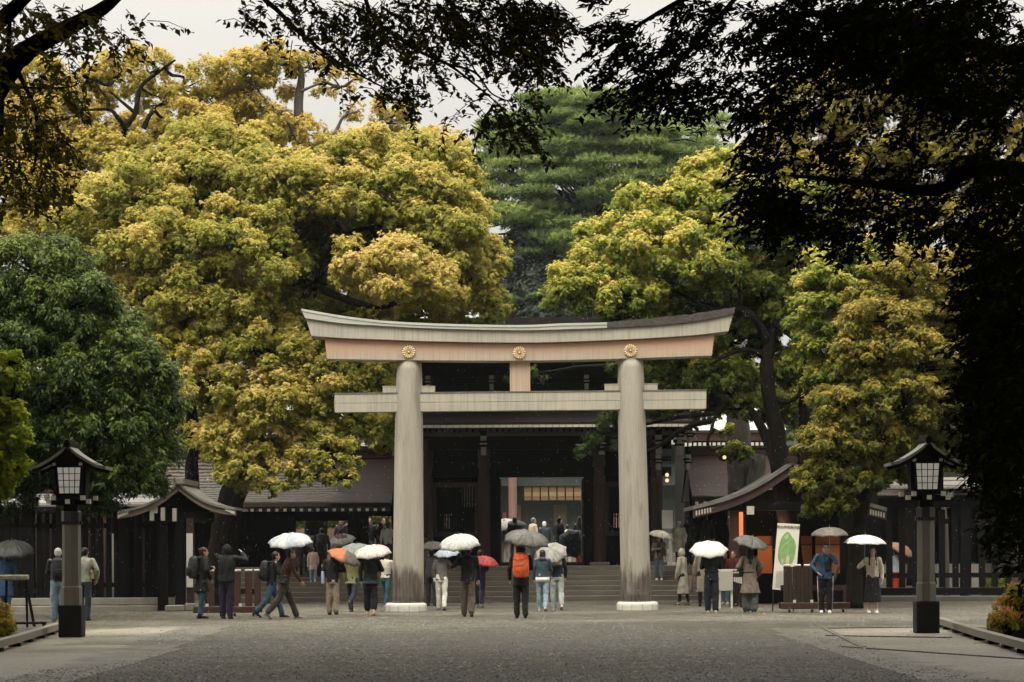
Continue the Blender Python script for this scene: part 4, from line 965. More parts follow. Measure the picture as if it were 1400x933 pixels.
class Leaves:
    def __init__(s): s.c = []; s.n = []; s.t = []; s.L = []; s.W = []; s.h = []
    def add(s, c, n, t, L, W, h):
        s.c.append(c); s.n.append(n); s.t.append(t); s.L.append(L); s.W.append(W); s.h.append(h)
    def count(s): return sum(len(x) for x in s.c)
    def build(s, name, mat, parent):
        c = np.concatenate(s.c); n = nrm(np.concatenate(s.n)); t = np.concatenate(s.t); L = np.concatenate(s.L)[:, None]; W = np.concatenate(s.W)[:, None]; h = np.concatenate(s.h)
        t = nrm(t-n*(t*n).sum(1, keepdims=True)); b = np.cross(n, t)
        off = np.array(rootloc(parent))
        c = c-off
        v = np.stack([c-t*L/2, c+b*W/2+n*W*0.18-t*L*.05, c+t*L/2-n*L*.06, c-b*W/2+n*W*0.18-t*L*.05], 1).reshape(-1, 3)
        k = len(c); me = bpy.data.meshes.new(name)
        me.vertices.add(4*k); me.vertices.foreach_set('co', v.astype(np.float32).ravel())
        me.loops.add(4*k); me.loops.foreach_set('vertex_index', np.arange(4*k, dtype=np.int32))
        me.polygons.add(k); me.polygons.foreach_set('loop_start', np.arange(0, 4*k, 4, dtype=np.int32))
        a = me.attributes.new('hue', 'FLOAT', 'FACE'); a.data.foreach_set('value', np.clip(h, 0, 1).astype(np.float32))
        me.materials.append(mat); me.update(calc_edges=True)
        o = bpy.data.objects.new(name, me); COL.objects.link(o); o.parent = parent
        return o

def mass(lv, c, rad, lump=0.34, nl=None, tufts=26, per=10, leaf=0.14, asp=0.48, hue0=0.4, huev=0.25, dens=1.0, low=-0.55, tuftr=0.16, droop=0.0, squash=0.85):
    """one rounded mass of a crown: lumps on its shell, leaf tufts on each lump"""
    c = np.array(c); rad = np.array(rad); r = rad.mean()
    nl = nl or max(6, int((26 if lump > .3 else 38)*dens)); d = fib(int(nl*1.35)); d = d[d[:, 2] > low][:nl*2]
    d = nrm(d+RNG.normal(0, 0.22, d.shape))
    keep = RNG.random(len(d)) < min(1, dens+0.15)
    d = d[keep]
    lc = c+d*rad*RNG.uniform(0.6, 1.08, (len(d), 1)); lr = r*lump*RNG.uniform(0.5, 1.4, len(d))
    lhue = RNG.normal(0, huev*0.5, len(d))
    area = r*lump/0.45
    nt_ = max(8, int(tufts*1.9*area**2))
    for i in range(len(d)):
        td = nrm(RNG.normal(0, 1, (nt_, 3))+np.array([0, 0, 0.35])+d[i]*0.5)
        tc_ = lc[i]+td*lr[i]*np.array([1.1, 1.1, squash])*np.where(RNG.random((nt_, 1)) < .16, RNG.uniform(1.0, 1.5, (nt_, 1)), RNG.uniform(.5, 1.05, (nt_, 1)))
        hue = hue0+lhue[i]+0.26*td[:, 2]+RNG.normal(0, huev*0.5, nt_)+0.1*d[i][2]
        k = per
        ld = nrm(RNG.normal(0, 1, (nt_, k, 3)).reshape(-1, 3)+np.repeat(td, k, 0)*0.7+np.array([0, 0, 0.25-droop]))
        lp = np.repeat(tc_, k, 0)+ld*tuftr*RNG.uniform(0.3, 1.1, (nt_*k, 1))
        n_ = nrm(np.repeat(td, k, 0)*0.75+np.array([0, 0, 0.75])+np.array([0, -.18, 0])+RNG.normal(0, 0.40, ld.shape))
        L = leaf*RNG.uniform(0.65, 1.3, nt_*k)
        t_ = ld+np.array([0, 0, -droop])
        lv.add(lp, n_, t_, L, L*asp, np.repeat(hue, k)+RNG.normal(0, 0.06, nt_*k))
    return lc, lr

def wig(a, b, n, amp, rng=random):
    a, b = Vector(a), Vector(b); L = (b-a).length; pts = []
    o = Vector((rng.uniform(-1, 1), rng.uniform(-1, 1), rng.uniform(-.5, 1)))*amp*L
    o2 = Vector((rng.uniform(-1, 1), rng.uniform(-1, 1), rng.uniform(-1, 1)))*amp*L*0.5
    for i in range(n+1):
        t = i/n; pts.append(a.lerp(b, t)+o*math.sin(math.pi*t)+o2*math.sin(2*math.pi*t))
    return pts

BARK = surf('dark_bark', (0.003, 0.0026, 0.0022), (0.026, 0.021, 0.016), 4, (3, 3, .6), .9, 1.0, .08, spec=.08)
BARK2 = surf('pale_bark', (0.035, 0.028, 0.021), (0.10, 0.082, 0.062), 4, (2.5, 2.5, .5), .8, 1.0, .04)

def tree(name, label, base, Y, limbs, masses, mat, bark=BARK, leafkw={}, group=None, twigs=2, depth=1.0, kx=1.0):
    """limbs: list of ([(px, py, dY)...], px width start, end); masses: (px, py, rx, ry, dY[, kw])"""
    root = empty(name, P(base[0], base[1], Y), label, 'tree', group)
    root.location.z = max(0, min(root.location.z, 0.0)) if base[1] > 755 else root.location.z
    m = MB(); nodes = []
    for pts, w0, w1 in limbs:
        ctrl = [P(x, y, Y+d) for x, y, d in pts]; fine = []
        for i in range(len(ctrl)-1):
            p0 = ctrl[max(i-1, 0)]; p1 = ctrl[i]; p2 = ctrl[i+1]; p3 = ctrl[min(i+2, len(ctrl)-1)]
            for k in range(5):
                t = k/5; fine.append(0.5*((2*p1)+(p2-p0)*t+(2*p0-5*p1+4*p2-p3)*t*t+(3*p1-p0-3*p2+p3)*t**3))
        fine.append(ctrl[-1]); n = len(fine)
        rr = [max(0.01, (w0+(w1-w0)*(i/(n-1)))/2*Y/F*random.uniform(.92, 1.08)) for i in range(n)]
        m.tube(fine, rr, 10 if w0 > 12 else 7); nodes += fine[n//3:]
    lv = Leaves(); allc = []
    for ms in masses:
        px, py, rx, ry, dY = ms[:5]; kw = dict(leafkw); kw.update(ms[5] if len(ms) > 5 else {})
        YY = Y+dY; c = P(px, py, YY); s = YY/F
        rad = (rx*s, (rx+ry)/2*s*depth, ry*s)
        lc, lr = mass(lv, c, rad, **kw); allc.append((c, lc))
        if nodes and twigs:
            a = min(nodes, key=lambda q: (q-c).length)
            if (a-c).length > 0.2:
                rb = 0.035+0.02*(a-c).length**.7; pts = wig(a, c, 6, .12); m.tube(pts, [rb*(1-.6*i/6) for i in range(7)], 6)
            for j in RNG.permutation(len(lc))[:twigs*3]:
                q = Vector(lc[j]); pts = wig(c, q, 4, .1); m.tube(pts, [0.035*(1-.75*i/4)+.006 for i in range(5)], 5)
    if m.v: m.build('trunk', bark, root, smooth=True)
    lv.build('crown', mat, root)
    print('leaves', name, lv.count())
    return root

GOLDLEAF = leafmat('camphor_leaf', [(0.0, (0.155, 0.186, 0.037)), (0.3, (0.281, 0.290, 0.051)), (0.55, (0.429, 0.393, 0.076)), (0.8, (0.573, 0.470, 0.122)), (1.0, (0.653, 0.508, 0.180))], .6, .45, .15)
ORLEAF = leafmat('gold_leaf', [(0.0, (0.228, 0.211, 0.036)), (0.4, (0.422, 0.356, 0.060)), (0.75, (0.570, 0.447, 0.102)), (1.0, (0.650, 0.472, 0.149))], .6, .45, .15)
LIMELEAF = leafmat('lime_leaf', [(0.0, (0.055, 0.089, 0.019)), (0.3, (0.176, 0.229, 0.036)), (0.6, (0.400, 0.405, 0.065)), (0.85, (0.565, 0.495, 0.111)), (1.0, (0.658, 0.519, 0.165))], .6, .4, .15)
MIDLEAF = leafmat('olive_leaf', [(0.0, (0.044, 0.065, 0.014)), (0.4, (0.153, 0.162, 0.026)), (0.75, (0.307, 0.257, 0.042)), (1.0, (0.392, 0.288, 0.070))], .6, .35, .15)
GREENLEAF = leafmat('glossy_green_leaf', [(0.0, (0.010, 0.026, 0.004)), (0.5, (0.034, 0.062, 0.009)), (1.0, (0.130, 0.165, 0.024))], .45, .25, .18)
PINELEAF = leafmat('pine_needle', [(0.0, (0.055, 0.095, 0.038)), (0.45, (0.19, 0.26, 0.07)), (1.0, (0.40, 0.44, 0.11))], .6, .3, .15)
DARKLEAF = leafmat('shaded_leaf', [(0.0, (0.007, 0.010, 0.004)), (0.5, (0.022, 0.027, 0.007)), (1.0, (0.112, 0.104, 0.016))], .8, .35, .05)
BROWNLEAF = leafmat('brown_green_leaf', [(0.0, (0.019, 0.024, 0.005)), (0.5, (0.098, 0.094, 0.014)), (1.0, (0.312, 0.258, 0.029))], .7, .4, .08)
MAPLELEAF = leafmat('maple_leaf', [(0.0, (0.080, 0.147, 0.010)), (0.5, (0.240, 0.315, 0.016)), (1.0, (0.480, 0.483, 0.023))], .6, .4, .15)
FARLEAF = leafmat('far_leaf', [(0.0, (0.09, 0.12, 0.03)), (0.5, (0.18, 0.20, 0.04)), (1.0, (0.34, 0.29, 0.06))], .6, .3, .15)

A = dict(leaf=.098, asp=.58, hue0=.45, tufts=84, per=10, lump=.27, tuftr=.092, huev=.26)
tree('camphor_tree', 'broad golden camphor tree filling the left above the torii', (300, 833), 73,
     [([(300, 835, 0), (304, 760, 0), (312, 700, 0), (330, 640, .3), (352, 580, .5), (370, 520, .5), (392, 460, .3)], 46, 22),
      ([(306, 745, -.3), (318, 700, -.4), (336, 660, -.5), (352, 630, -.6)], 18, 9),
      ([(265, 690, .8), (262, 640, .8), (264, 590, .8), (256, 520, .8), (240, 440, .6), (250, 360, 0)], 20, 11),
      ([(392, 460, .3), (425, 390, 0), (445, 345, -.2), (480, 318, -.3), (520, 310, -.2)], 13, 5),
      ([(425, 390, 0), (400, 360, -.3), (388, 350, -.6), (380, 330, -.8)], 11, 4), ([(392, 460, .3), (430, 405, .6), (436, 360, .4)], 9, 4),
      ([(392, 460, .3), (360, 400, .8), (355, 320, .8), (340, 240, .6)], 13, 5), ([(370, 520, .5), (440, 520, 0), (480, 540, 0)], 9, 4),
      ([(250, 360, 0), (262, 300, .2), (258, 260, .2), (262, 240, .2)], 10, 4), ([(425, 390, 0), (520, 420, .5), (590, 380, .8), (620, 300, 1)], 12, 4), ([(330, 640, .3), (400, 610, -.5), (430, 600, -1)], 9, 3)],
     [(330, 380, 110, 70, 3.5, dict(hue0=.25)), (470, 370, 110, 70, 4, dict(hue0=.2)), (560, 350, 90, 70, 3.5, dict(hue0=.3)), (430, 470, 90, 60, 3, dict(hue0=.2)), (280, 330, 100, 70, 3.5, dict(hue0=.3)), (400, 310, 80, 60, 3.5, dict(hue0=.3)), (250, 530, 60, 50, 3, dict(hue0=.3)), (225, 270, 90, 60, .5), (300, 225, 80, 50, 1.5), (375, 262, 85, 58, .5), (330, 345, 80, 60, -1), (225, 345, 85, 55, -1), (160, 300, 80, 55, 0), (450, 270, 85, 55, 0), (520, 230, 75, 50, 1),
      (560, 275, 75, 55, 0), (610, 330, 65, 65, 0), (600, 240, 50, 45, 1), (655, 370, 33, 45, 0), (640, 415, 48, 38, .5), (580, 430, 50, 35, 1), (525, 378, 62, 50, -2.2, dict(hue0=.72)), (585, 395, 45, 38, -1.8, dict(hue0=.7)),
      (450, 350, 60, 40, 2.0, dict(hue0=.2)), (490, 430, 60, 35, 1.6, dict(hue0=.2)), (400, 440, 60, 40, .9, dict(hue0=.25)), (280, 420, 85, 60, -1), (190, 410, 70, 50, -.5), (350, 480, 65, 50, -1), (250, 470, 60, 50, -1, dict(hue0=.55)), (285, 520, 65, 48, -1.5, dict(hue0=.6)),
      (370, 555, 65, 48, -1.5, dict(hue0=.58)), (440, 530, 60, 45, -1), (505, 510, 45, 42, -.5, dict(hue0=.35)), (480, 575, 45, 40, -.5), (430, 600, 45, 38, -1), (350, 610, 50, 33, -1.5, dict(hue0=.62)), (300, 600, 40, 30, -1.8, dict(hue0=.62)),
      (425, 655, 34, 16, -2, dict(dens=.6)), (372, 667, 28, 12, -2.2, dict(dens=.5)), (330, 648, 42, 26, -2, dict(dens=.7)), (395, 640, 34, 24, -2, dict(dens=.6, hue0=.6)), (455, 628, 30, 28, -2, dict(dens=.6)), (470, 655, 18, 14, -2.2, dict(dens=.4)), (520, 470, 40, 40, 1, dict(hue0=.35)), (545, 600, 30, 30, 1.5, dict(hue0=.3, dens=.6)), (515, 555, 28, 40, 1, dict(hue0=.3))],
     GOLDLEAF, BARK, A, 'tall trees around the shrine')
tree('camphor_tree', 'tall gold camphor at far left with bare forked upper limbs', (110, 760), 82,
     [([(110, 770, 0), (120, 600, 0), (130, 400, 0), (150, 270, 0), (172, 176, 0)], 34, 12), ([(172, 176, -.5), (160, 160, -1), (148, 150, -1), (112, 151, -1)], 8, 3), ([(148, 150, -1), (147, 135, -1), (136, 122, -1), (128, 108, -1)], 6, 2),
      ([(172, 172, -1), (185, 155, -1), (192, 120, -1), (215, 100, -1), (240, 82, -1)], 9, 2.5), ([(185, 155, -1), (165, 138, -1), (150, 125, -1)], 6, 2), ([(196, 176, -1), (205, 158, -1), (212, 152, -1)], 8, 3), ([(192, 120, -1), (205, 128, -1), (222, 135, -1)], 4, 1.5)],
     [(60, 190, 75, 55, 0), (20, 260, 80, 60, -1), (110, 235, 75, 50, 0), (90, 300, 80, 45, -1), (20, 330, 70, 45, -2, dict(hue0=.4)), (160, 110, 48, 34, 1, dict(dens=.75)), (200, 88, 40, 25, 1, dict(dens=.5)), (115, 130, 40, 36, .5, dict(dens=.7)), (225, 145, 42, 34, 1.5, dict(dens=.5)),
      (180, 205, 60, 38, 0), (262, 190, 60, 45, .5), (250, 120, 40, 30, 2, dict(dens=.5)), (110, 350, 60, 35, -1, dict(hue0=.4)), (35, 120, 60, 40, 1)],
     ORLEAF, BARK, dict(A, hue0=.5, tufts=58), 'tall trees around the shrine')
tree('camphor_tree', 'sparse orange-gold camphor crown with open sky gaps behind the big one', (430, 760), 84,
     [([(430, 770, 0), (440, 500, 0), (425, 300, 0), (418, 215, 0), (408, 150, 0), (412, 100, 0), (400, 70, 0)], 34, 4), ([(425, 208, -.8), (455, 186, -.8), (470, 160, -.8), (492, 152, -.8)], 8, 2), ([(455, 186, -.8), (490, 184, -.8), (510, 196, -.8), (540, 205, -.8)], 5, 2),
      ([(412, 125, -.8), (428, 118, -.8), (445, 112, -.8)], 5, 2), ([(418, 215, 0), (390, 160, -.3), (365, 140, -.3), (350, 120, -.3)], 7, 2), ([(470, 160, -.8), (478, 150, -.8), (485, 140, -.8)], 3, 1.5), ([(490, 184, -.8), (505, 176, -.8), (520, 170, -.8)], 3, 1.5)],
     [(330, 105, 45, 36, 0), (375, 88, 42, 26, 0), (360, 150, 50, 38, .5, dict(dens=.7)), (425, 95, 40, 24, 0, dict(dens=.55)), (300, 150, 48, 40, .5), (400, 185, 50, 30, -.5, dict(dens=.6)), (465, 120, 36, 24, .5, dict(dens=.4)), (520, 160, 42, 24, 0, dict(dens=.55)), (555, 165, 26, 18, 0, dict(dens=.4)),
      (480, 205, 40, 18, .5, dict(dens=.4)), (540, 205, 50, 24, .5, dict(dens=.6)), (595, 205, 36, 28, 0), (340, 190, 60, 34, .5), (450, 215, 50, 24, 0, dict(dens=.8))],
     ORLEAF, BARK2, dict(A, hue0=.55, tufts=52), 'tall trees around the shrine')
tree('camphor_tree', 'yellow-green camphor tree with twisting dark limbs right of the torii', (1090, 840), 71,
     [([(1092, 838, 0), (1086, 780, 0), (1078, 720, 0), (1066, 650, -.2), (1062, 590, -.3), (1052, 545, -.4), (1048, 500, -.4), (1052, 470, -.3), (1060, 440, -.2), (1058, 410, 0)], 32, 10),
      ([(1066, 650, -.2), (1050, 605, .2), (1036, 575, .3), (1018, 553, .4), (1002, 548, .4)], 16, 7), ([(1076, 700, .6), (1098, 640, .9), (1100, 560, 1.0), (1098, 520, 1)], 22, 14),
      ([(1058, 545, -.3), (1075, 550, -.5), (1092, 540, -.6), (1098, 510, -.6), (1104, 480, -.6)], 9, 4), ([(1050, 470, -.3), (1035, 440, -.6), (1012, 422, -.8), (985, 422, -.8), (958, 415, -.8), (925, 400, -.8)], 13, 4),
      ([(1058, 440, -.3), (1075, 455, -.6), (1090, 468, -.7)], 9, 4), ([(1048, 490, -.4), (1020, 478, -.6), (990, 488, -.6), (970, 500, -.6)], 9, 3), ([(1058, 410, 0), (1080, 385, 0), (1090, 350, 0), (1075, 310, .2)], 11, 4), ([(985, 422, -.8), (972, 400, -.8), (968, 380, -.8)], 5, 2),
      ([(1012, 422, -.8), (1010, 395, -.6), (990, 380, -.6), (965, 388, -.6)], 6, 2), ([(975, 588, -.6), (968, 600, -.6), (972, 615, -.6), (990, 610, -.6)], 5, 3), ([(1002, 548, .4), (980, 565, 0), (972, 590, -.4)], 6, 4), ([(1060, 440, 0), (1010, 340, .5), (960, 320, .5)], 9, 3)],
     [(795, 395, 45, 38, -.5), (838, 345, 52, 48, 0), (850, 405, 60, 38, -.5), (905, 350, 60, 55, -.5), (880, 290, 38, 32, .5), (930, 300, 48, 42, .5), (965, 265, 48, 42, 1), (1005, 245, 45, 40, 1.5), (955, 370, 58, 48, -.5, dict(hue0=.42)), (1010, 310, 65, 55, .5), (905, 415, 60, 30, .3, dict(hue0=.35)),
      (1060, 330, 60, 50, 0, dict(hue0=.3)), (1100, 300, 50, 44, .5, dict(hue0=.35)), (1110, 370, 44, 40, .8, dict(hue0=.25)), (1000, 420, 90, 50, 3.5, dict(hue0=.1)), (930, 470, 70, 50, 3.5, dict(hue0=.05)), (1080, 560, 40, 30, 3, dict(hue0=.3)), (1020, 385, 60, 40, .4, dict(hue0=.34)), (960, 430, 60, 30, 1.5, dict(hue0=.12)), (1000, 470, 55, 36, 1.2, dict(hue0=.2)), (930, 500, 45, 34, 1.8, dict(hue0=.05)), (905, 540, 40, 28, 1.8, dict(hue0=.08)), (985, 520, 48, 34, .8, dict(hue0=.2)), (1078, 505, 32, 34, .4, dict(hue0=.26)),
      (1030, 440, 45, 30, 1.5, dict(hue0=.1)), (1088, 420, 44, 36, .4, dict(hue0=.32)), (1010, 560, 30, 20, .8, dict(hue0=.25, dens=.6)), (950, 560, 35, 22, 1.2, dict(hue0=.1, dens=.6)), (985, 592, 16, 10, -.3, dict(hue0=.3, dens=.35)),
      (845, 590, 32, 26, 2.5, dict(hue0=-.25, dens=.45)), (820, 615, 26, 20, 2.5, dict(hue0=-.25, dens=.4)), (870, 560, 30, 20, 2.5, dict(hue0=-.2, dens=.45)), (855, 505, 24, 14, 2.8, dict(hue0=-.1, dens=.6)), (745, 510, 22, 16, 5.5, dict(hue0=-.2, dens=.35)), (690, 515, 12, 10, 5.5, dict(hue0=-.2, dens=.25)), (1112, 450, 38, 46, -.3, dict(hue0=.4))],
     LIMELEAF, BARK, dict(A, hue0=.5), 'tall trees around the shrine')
tree('stump_tree', 'thick mossy old trunk with a tuft of leaves behind the right limbs', (1020, 760), 78,
     [([(1020, 770, 0), (1015, 700, 0), (1012, 640, 0), (1008, 570, 0), (1004, 520, .3)], 44, 26), ([(1030, 680, -.5), (1036, 640, -.5), (1040, 622, -.5)], 26, 18)],
     [(1003, 620, 19, 12, -1.5, dict(hue0=.25)), (1000, 520, 40, 30, 1, dict(hue0=.1))], LIMELEAF, BARK2, dict(A, leaf=.12), 'tall trees around the shrine')
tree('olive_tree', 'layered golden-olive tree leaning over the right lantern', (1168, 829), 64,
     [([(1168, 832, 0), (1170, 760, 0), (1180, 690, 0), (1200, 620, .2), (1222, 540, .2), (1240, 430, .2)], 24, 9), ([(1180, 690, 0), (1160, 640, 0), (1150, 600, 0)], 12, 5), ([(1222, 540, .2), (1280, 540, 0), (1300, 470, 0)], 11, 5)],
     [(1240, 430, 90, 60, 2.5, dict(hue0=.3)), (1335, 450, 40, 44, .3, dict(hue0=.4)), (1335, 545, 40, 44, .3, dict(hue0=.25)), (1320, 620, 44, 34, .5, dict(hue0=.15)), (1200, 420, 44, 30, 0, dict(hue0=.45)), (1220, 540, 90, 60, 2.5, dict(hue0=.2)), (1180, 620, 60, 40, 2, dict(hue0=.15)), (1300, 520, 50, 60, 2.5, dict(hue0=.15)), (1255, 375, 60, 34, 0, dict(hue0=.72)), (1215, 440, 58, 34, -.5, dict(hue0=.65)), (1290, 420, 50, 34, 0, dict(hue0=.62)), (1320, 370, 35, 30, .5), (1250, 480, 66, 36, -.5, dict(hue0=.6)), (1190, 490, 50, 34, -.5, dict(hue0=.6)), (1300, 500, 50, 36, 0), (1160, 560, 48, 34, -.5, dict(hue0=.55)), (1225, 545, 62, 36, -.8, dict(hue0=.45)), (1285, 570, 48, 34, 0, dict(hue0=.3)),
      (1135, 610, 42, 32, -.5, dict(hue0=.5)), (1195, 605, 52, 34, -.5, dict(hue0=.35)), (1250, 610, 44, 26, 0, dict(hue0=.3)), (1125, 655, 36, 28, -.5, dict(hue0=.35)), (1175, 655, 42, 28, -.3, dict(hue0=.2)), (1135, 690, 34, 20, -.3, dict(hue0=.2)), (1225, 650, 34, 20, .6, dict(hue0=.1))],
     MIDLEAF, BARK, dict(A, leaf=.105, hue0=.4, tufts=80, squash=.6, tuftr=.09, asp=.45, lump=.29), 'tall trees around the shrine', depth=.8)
tree('lime_tree', 'bright lime-green tree between the twisting camphor and the olive tree', (1160, 790), 66,
     [([(1160, 800, 0), (1155, 650, 0), (1150, 520, 0), (1160, 430, 0)], 22, 8)],
     [(1150, 375, 50, 42, 0), (1195, 370, 45, 40, .3), (1130, 420, 42, 40, 0), (1175, 430, 42, 36, .3), (1125, 470, 36, 32, 0, dict(hue0=.3)), (1130, 515, 30, 28, 0, dict(hue0=.3)), (1225, 350, 40, 30, .3), (1165, 500, 34, 30, .5, dict(hue0=.25))],
     LIMELEAF, BARK, dict(A, hue0=.42), 'tall trees around the shrine')
tree('camphor_tree', 'tall dim olive-gold camphor behind the dark overhanging branches at right', (1260, 790), 78,
     [([(1260, 800, 0), (1250, 600, 0), (1240, 400, 0), (1220, 250, 0)], 40, 14)],
     [(1060, 225, 50, 45, 0), (1110, 160, 65, 55, 0), (1130, 250, 70, 50, 0, dict(hue0=.4)), (1190, 110, 70, 55, 0), (1210, 200, 70, 55, 0), (1290, 120, 80, 60, 0), (1290, 220, 75, 55, 0), (1370, 140, 70, 60, 0), (1370, 240, 70, 60, 0), (1200, 290, 70, 45, 0, dict(hue0=.3)), (1290, 310, 70, 50, 0, dict(hue0=.4)), (1370, 340, 60, 60, 0), (1390, 440, 60, 70, 0, dict(hue0=.2)), (1240, 60, 60, 40, 1), (1350, 520, 60, 60, 0, dict(hue0=.15))],
     ORLEAF, BARK, dict(A, hue0=.15, tufts=44), 'tall trees around the shrine')
tree('glossy_tree', 'dense dark green glossy tree behind the left lantern', (95, 830), 60,
     [([(95, 840, 0), (92, 760, 0), (88, 690, 0), (80, 600, 0), (70, 500, 0), (60, 420, 0)], 34, 12), ([(88, 690, 0), (140, 620, 0), (190, 560, 0)], 13, 5)],
     [(60, 450, 110, 70, 2.5, dict(hue0=.2)), (100, 560, 110, 70, 2.5, dict(hue0=.2)), (40, 375, 75, 48, 0, dict(hue0=.75)), (-20, 430, 60, 55, 0), (95, 420, 65, 45, -.5, dict(hue0=.6)), (40, 470, 75, 45, -.5), (140, 455, 50, 42, 0, dict(hue0=.7)), (175, 500, 55, 42, -.5, dict(hue0=.65)), (110, 525, 70, 45, -.8), (20, 545, 65, 45, -.3), (205, 550, 48, 40, -.3, dict(hue0=.6)), (150, 585, 62, 42, -.8), (70, 600, 65, 40, -.5, dict(hue0=.35)),
      (205, 610, 40, 36, -.3, dict(hue0=.6)), (170, 645, 52, 34, -.6, dict(hue0=.6)), (110, 655, 52, 34, 0, dict(hue0=.3)), (125, 690, 40, 22, 0, dict(hue0=.4)), (195, 660, 28, 26, -.5), (30, 640, 55, 38, .3, dict(hue0=.2)), (-10, 680, 60, 30, .5, dict(hue0=.15)), (-60, 560, 60, 90, 0)],
     GREENLEAF, BARK, dict(leaf=.125, asp=.38, hue0=.48, tufts=42, per=9, droop=.7, tuftr=.14, huev=.35, lump=.3), 'tall trees around the shrine', depth=.8)
tree('maple_tree', 'small bright yellow-green maple reaching in at the left edge', (-60, 860), 47,
     [([(-70, 862, 0), (-66, 760, 0), (-50, 660, 0), (-20, 590, 0), (10, 560, 0)], 20, 4), ([(-50, 660, 0), (-20, 640, 0), (12, 625, 0)], 7, 2)],
     [(-8, 515, 32, 18, 0), (12, 495, 22, 12, 0, dict(dens=.5)), (0, 565, 28, 14, 0), (14, 600, 26, 14, 0), (-10, 625, 34, 16, 0), (16, 640, 24, 12, 0, dict(dens=.6)), (-6, 655, 24, 14, 0), (2, 672, 16, 8, 0, dict(dens=.5)), (-40, 590, 40, 60, 0)],
     MAPLELEAF, BARK, dict(leaf=.09, asp=.7, hue0=.5, tufts=40, per=8, tuftr=.1, squash=.5, low=-.9), 'tall trees around the shrine')

# far trees
tree('far_tree', 'hazy pale green trees seen far right between the limbs', (1050, 755), 118, [([(1050, 760, 0), (1050, 650, 0), (1050, 600, 0)], 12, 5)],
     [(1030, 600, 40, 35, 0), (1075, 580, 40, 40, 0), (1110, 540, 40, 40, 2), (1060, 640, 40, 25, -1), (1030, 540, 30, 30, 1)], FARLEAF, BARK, dict(leaf=.26, asp=.5, hue0=.45, tufts=14, per=9, tuftr=.25), 'trees beyond the shrine')
tree('far_tree', 'yellow-green tree glimpsed through the left corridor openings', (470, 755), 103, [([(470, 760, 0), (470, 720, 0), (470, 700, 0)], 10, 5)],
     [(400, 700, 40, 26, 0), (450, 705, 45, 24, 0), (510, 705, 40, 26, 0), (560, 690, 40, 30, 0), (350, 680, 50, 40, 0)], FARLEAF, BARK, dict(leaf=.22, asp=.5, hue0=.6, tufts=14, per=9, tuftr=.22), 'trees beyond the shrine')
tree('far_tree', 'pale golden tree behind the left corridor ridge', (240, 755), 95, [([(240, 760, 0), (240, 650, 0), (245, 600, 0)], 16, 6)],
     [(235, 600, 40, 35, 0), (270, 570, 40, 40, 0), (230, 550, 40, 40, 0), (300, 560, 40, 40, 1), (520, 590, 40, 45, 0), (515, 520, 40, 40, 0)], FARLEAF, BARK, dict(leaf=.22, asp=.5, hue0=.7, tufts=14, per=9, tuftr=.22), 'trees beyond the shrine')

# pine: flat pads of needle tufts
def pine():
    Y = 127; s = Y/F; root = empty('pine_tree', P(815, 755, Y), 'huge blue-green pine with layered pads rising behind the gatehouse', 'tree', 'trees beyond the shrine')
    root.location.z = ZC
    m = MB(); lv = Leaves(); trunk = [P(800, 765, Y), P(792, 600, Y+.3), P(806, 440, Y), P(815, 300, Y), P(825, 200, Y), P(820, 150, Y)]
    m.tube(trunk, [.65, .6, .5, .36, .2, .08], 12)
    pads = []
    rr = random.Random(5)
    for k in range(310):
        py = 142+21*rr.randrange(0, 14)+(rr.gauss(0, 4.5) if k % 5 < 3 else rr.uniform(-10, 10)); t = max(0, (py-140)/290)
        half = 112+88*min(1, t*2.6)**.7 if t < .45 else 200-25*(t-.45)
        cx = 822+ (0 if t < .6 else -12)
        px = cx+rr.uniform(-1, 1)*half
        edge_ = abs(px-cx)/half
        dY = -math.sqrt(max(0, 1-edge_**2))*4.6*rr.uniform(.35, 1.0) if rr.random() < .78 else rr.uniform(0, 3)
        if py < 165 and abs(px-815) > 80: continue
        if py > 360 and px < 745 and rr.random() < .35: continue
        pads.append((px, py, rr.uniform(24, 52), rr.uniform(7, 11), dY, (0.15 if (py > 330 and px < 790) else 0.42)+rr.uniform(-.14, .14)))  # low left pads get a darker needle colour for the shade there
    for px, py, rx, ry, dY, h0 in pads:
        c = np.array(P(px, py, Y+dY)); n = int(rx*ry/1.9)
        d = nrm(RNG.normal(0, 1, (n, 3)))*RNG.uniform(.45, 1.0, (n, 1)); d[:, 2] = np.abs(d[:, 2])-.25*(1-np.abs(d[:, 2])); d = d*np.array([rx*s, rx*s, ry*s])
        tc_ = c+d; k = 8
        nd = nrm(RNG.normal(0, .55, (n*k, 3))+np.array([0, 0, .75])+np.repeat(nrm(d+1e-6), k, 0)*.5)
        L = RNG.uniform(.2, .42, n*k)
        lp = np.repeat(tc_, k, 0)+nd*L[:, None]*.5
        lv.add(lp, nrm(RNG.normal(0, .9, nd.shape)+np.array([0, -.4, .5])), nd, L, L*.16+.0, h0+RNG.normal(0, .08, n*k)+.22*np.repeat(d[:, 2]/(ry*s), k)+.12*nd[:, 2])  # colour lightens toward pad tops, painting top light into the needles
        if RNG.random() < .7:
            a = min(trunk[1:], key=lambda q: abs(q.z-(c[2]-1.2))); pts = wig(a, c-np.array([0, 0, .15]), 6, .07); m.tube(pts, [.11-.014*i for i in range(7)], 6)
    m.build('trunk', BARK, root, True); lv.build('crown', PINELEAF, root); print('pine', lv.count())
pine()
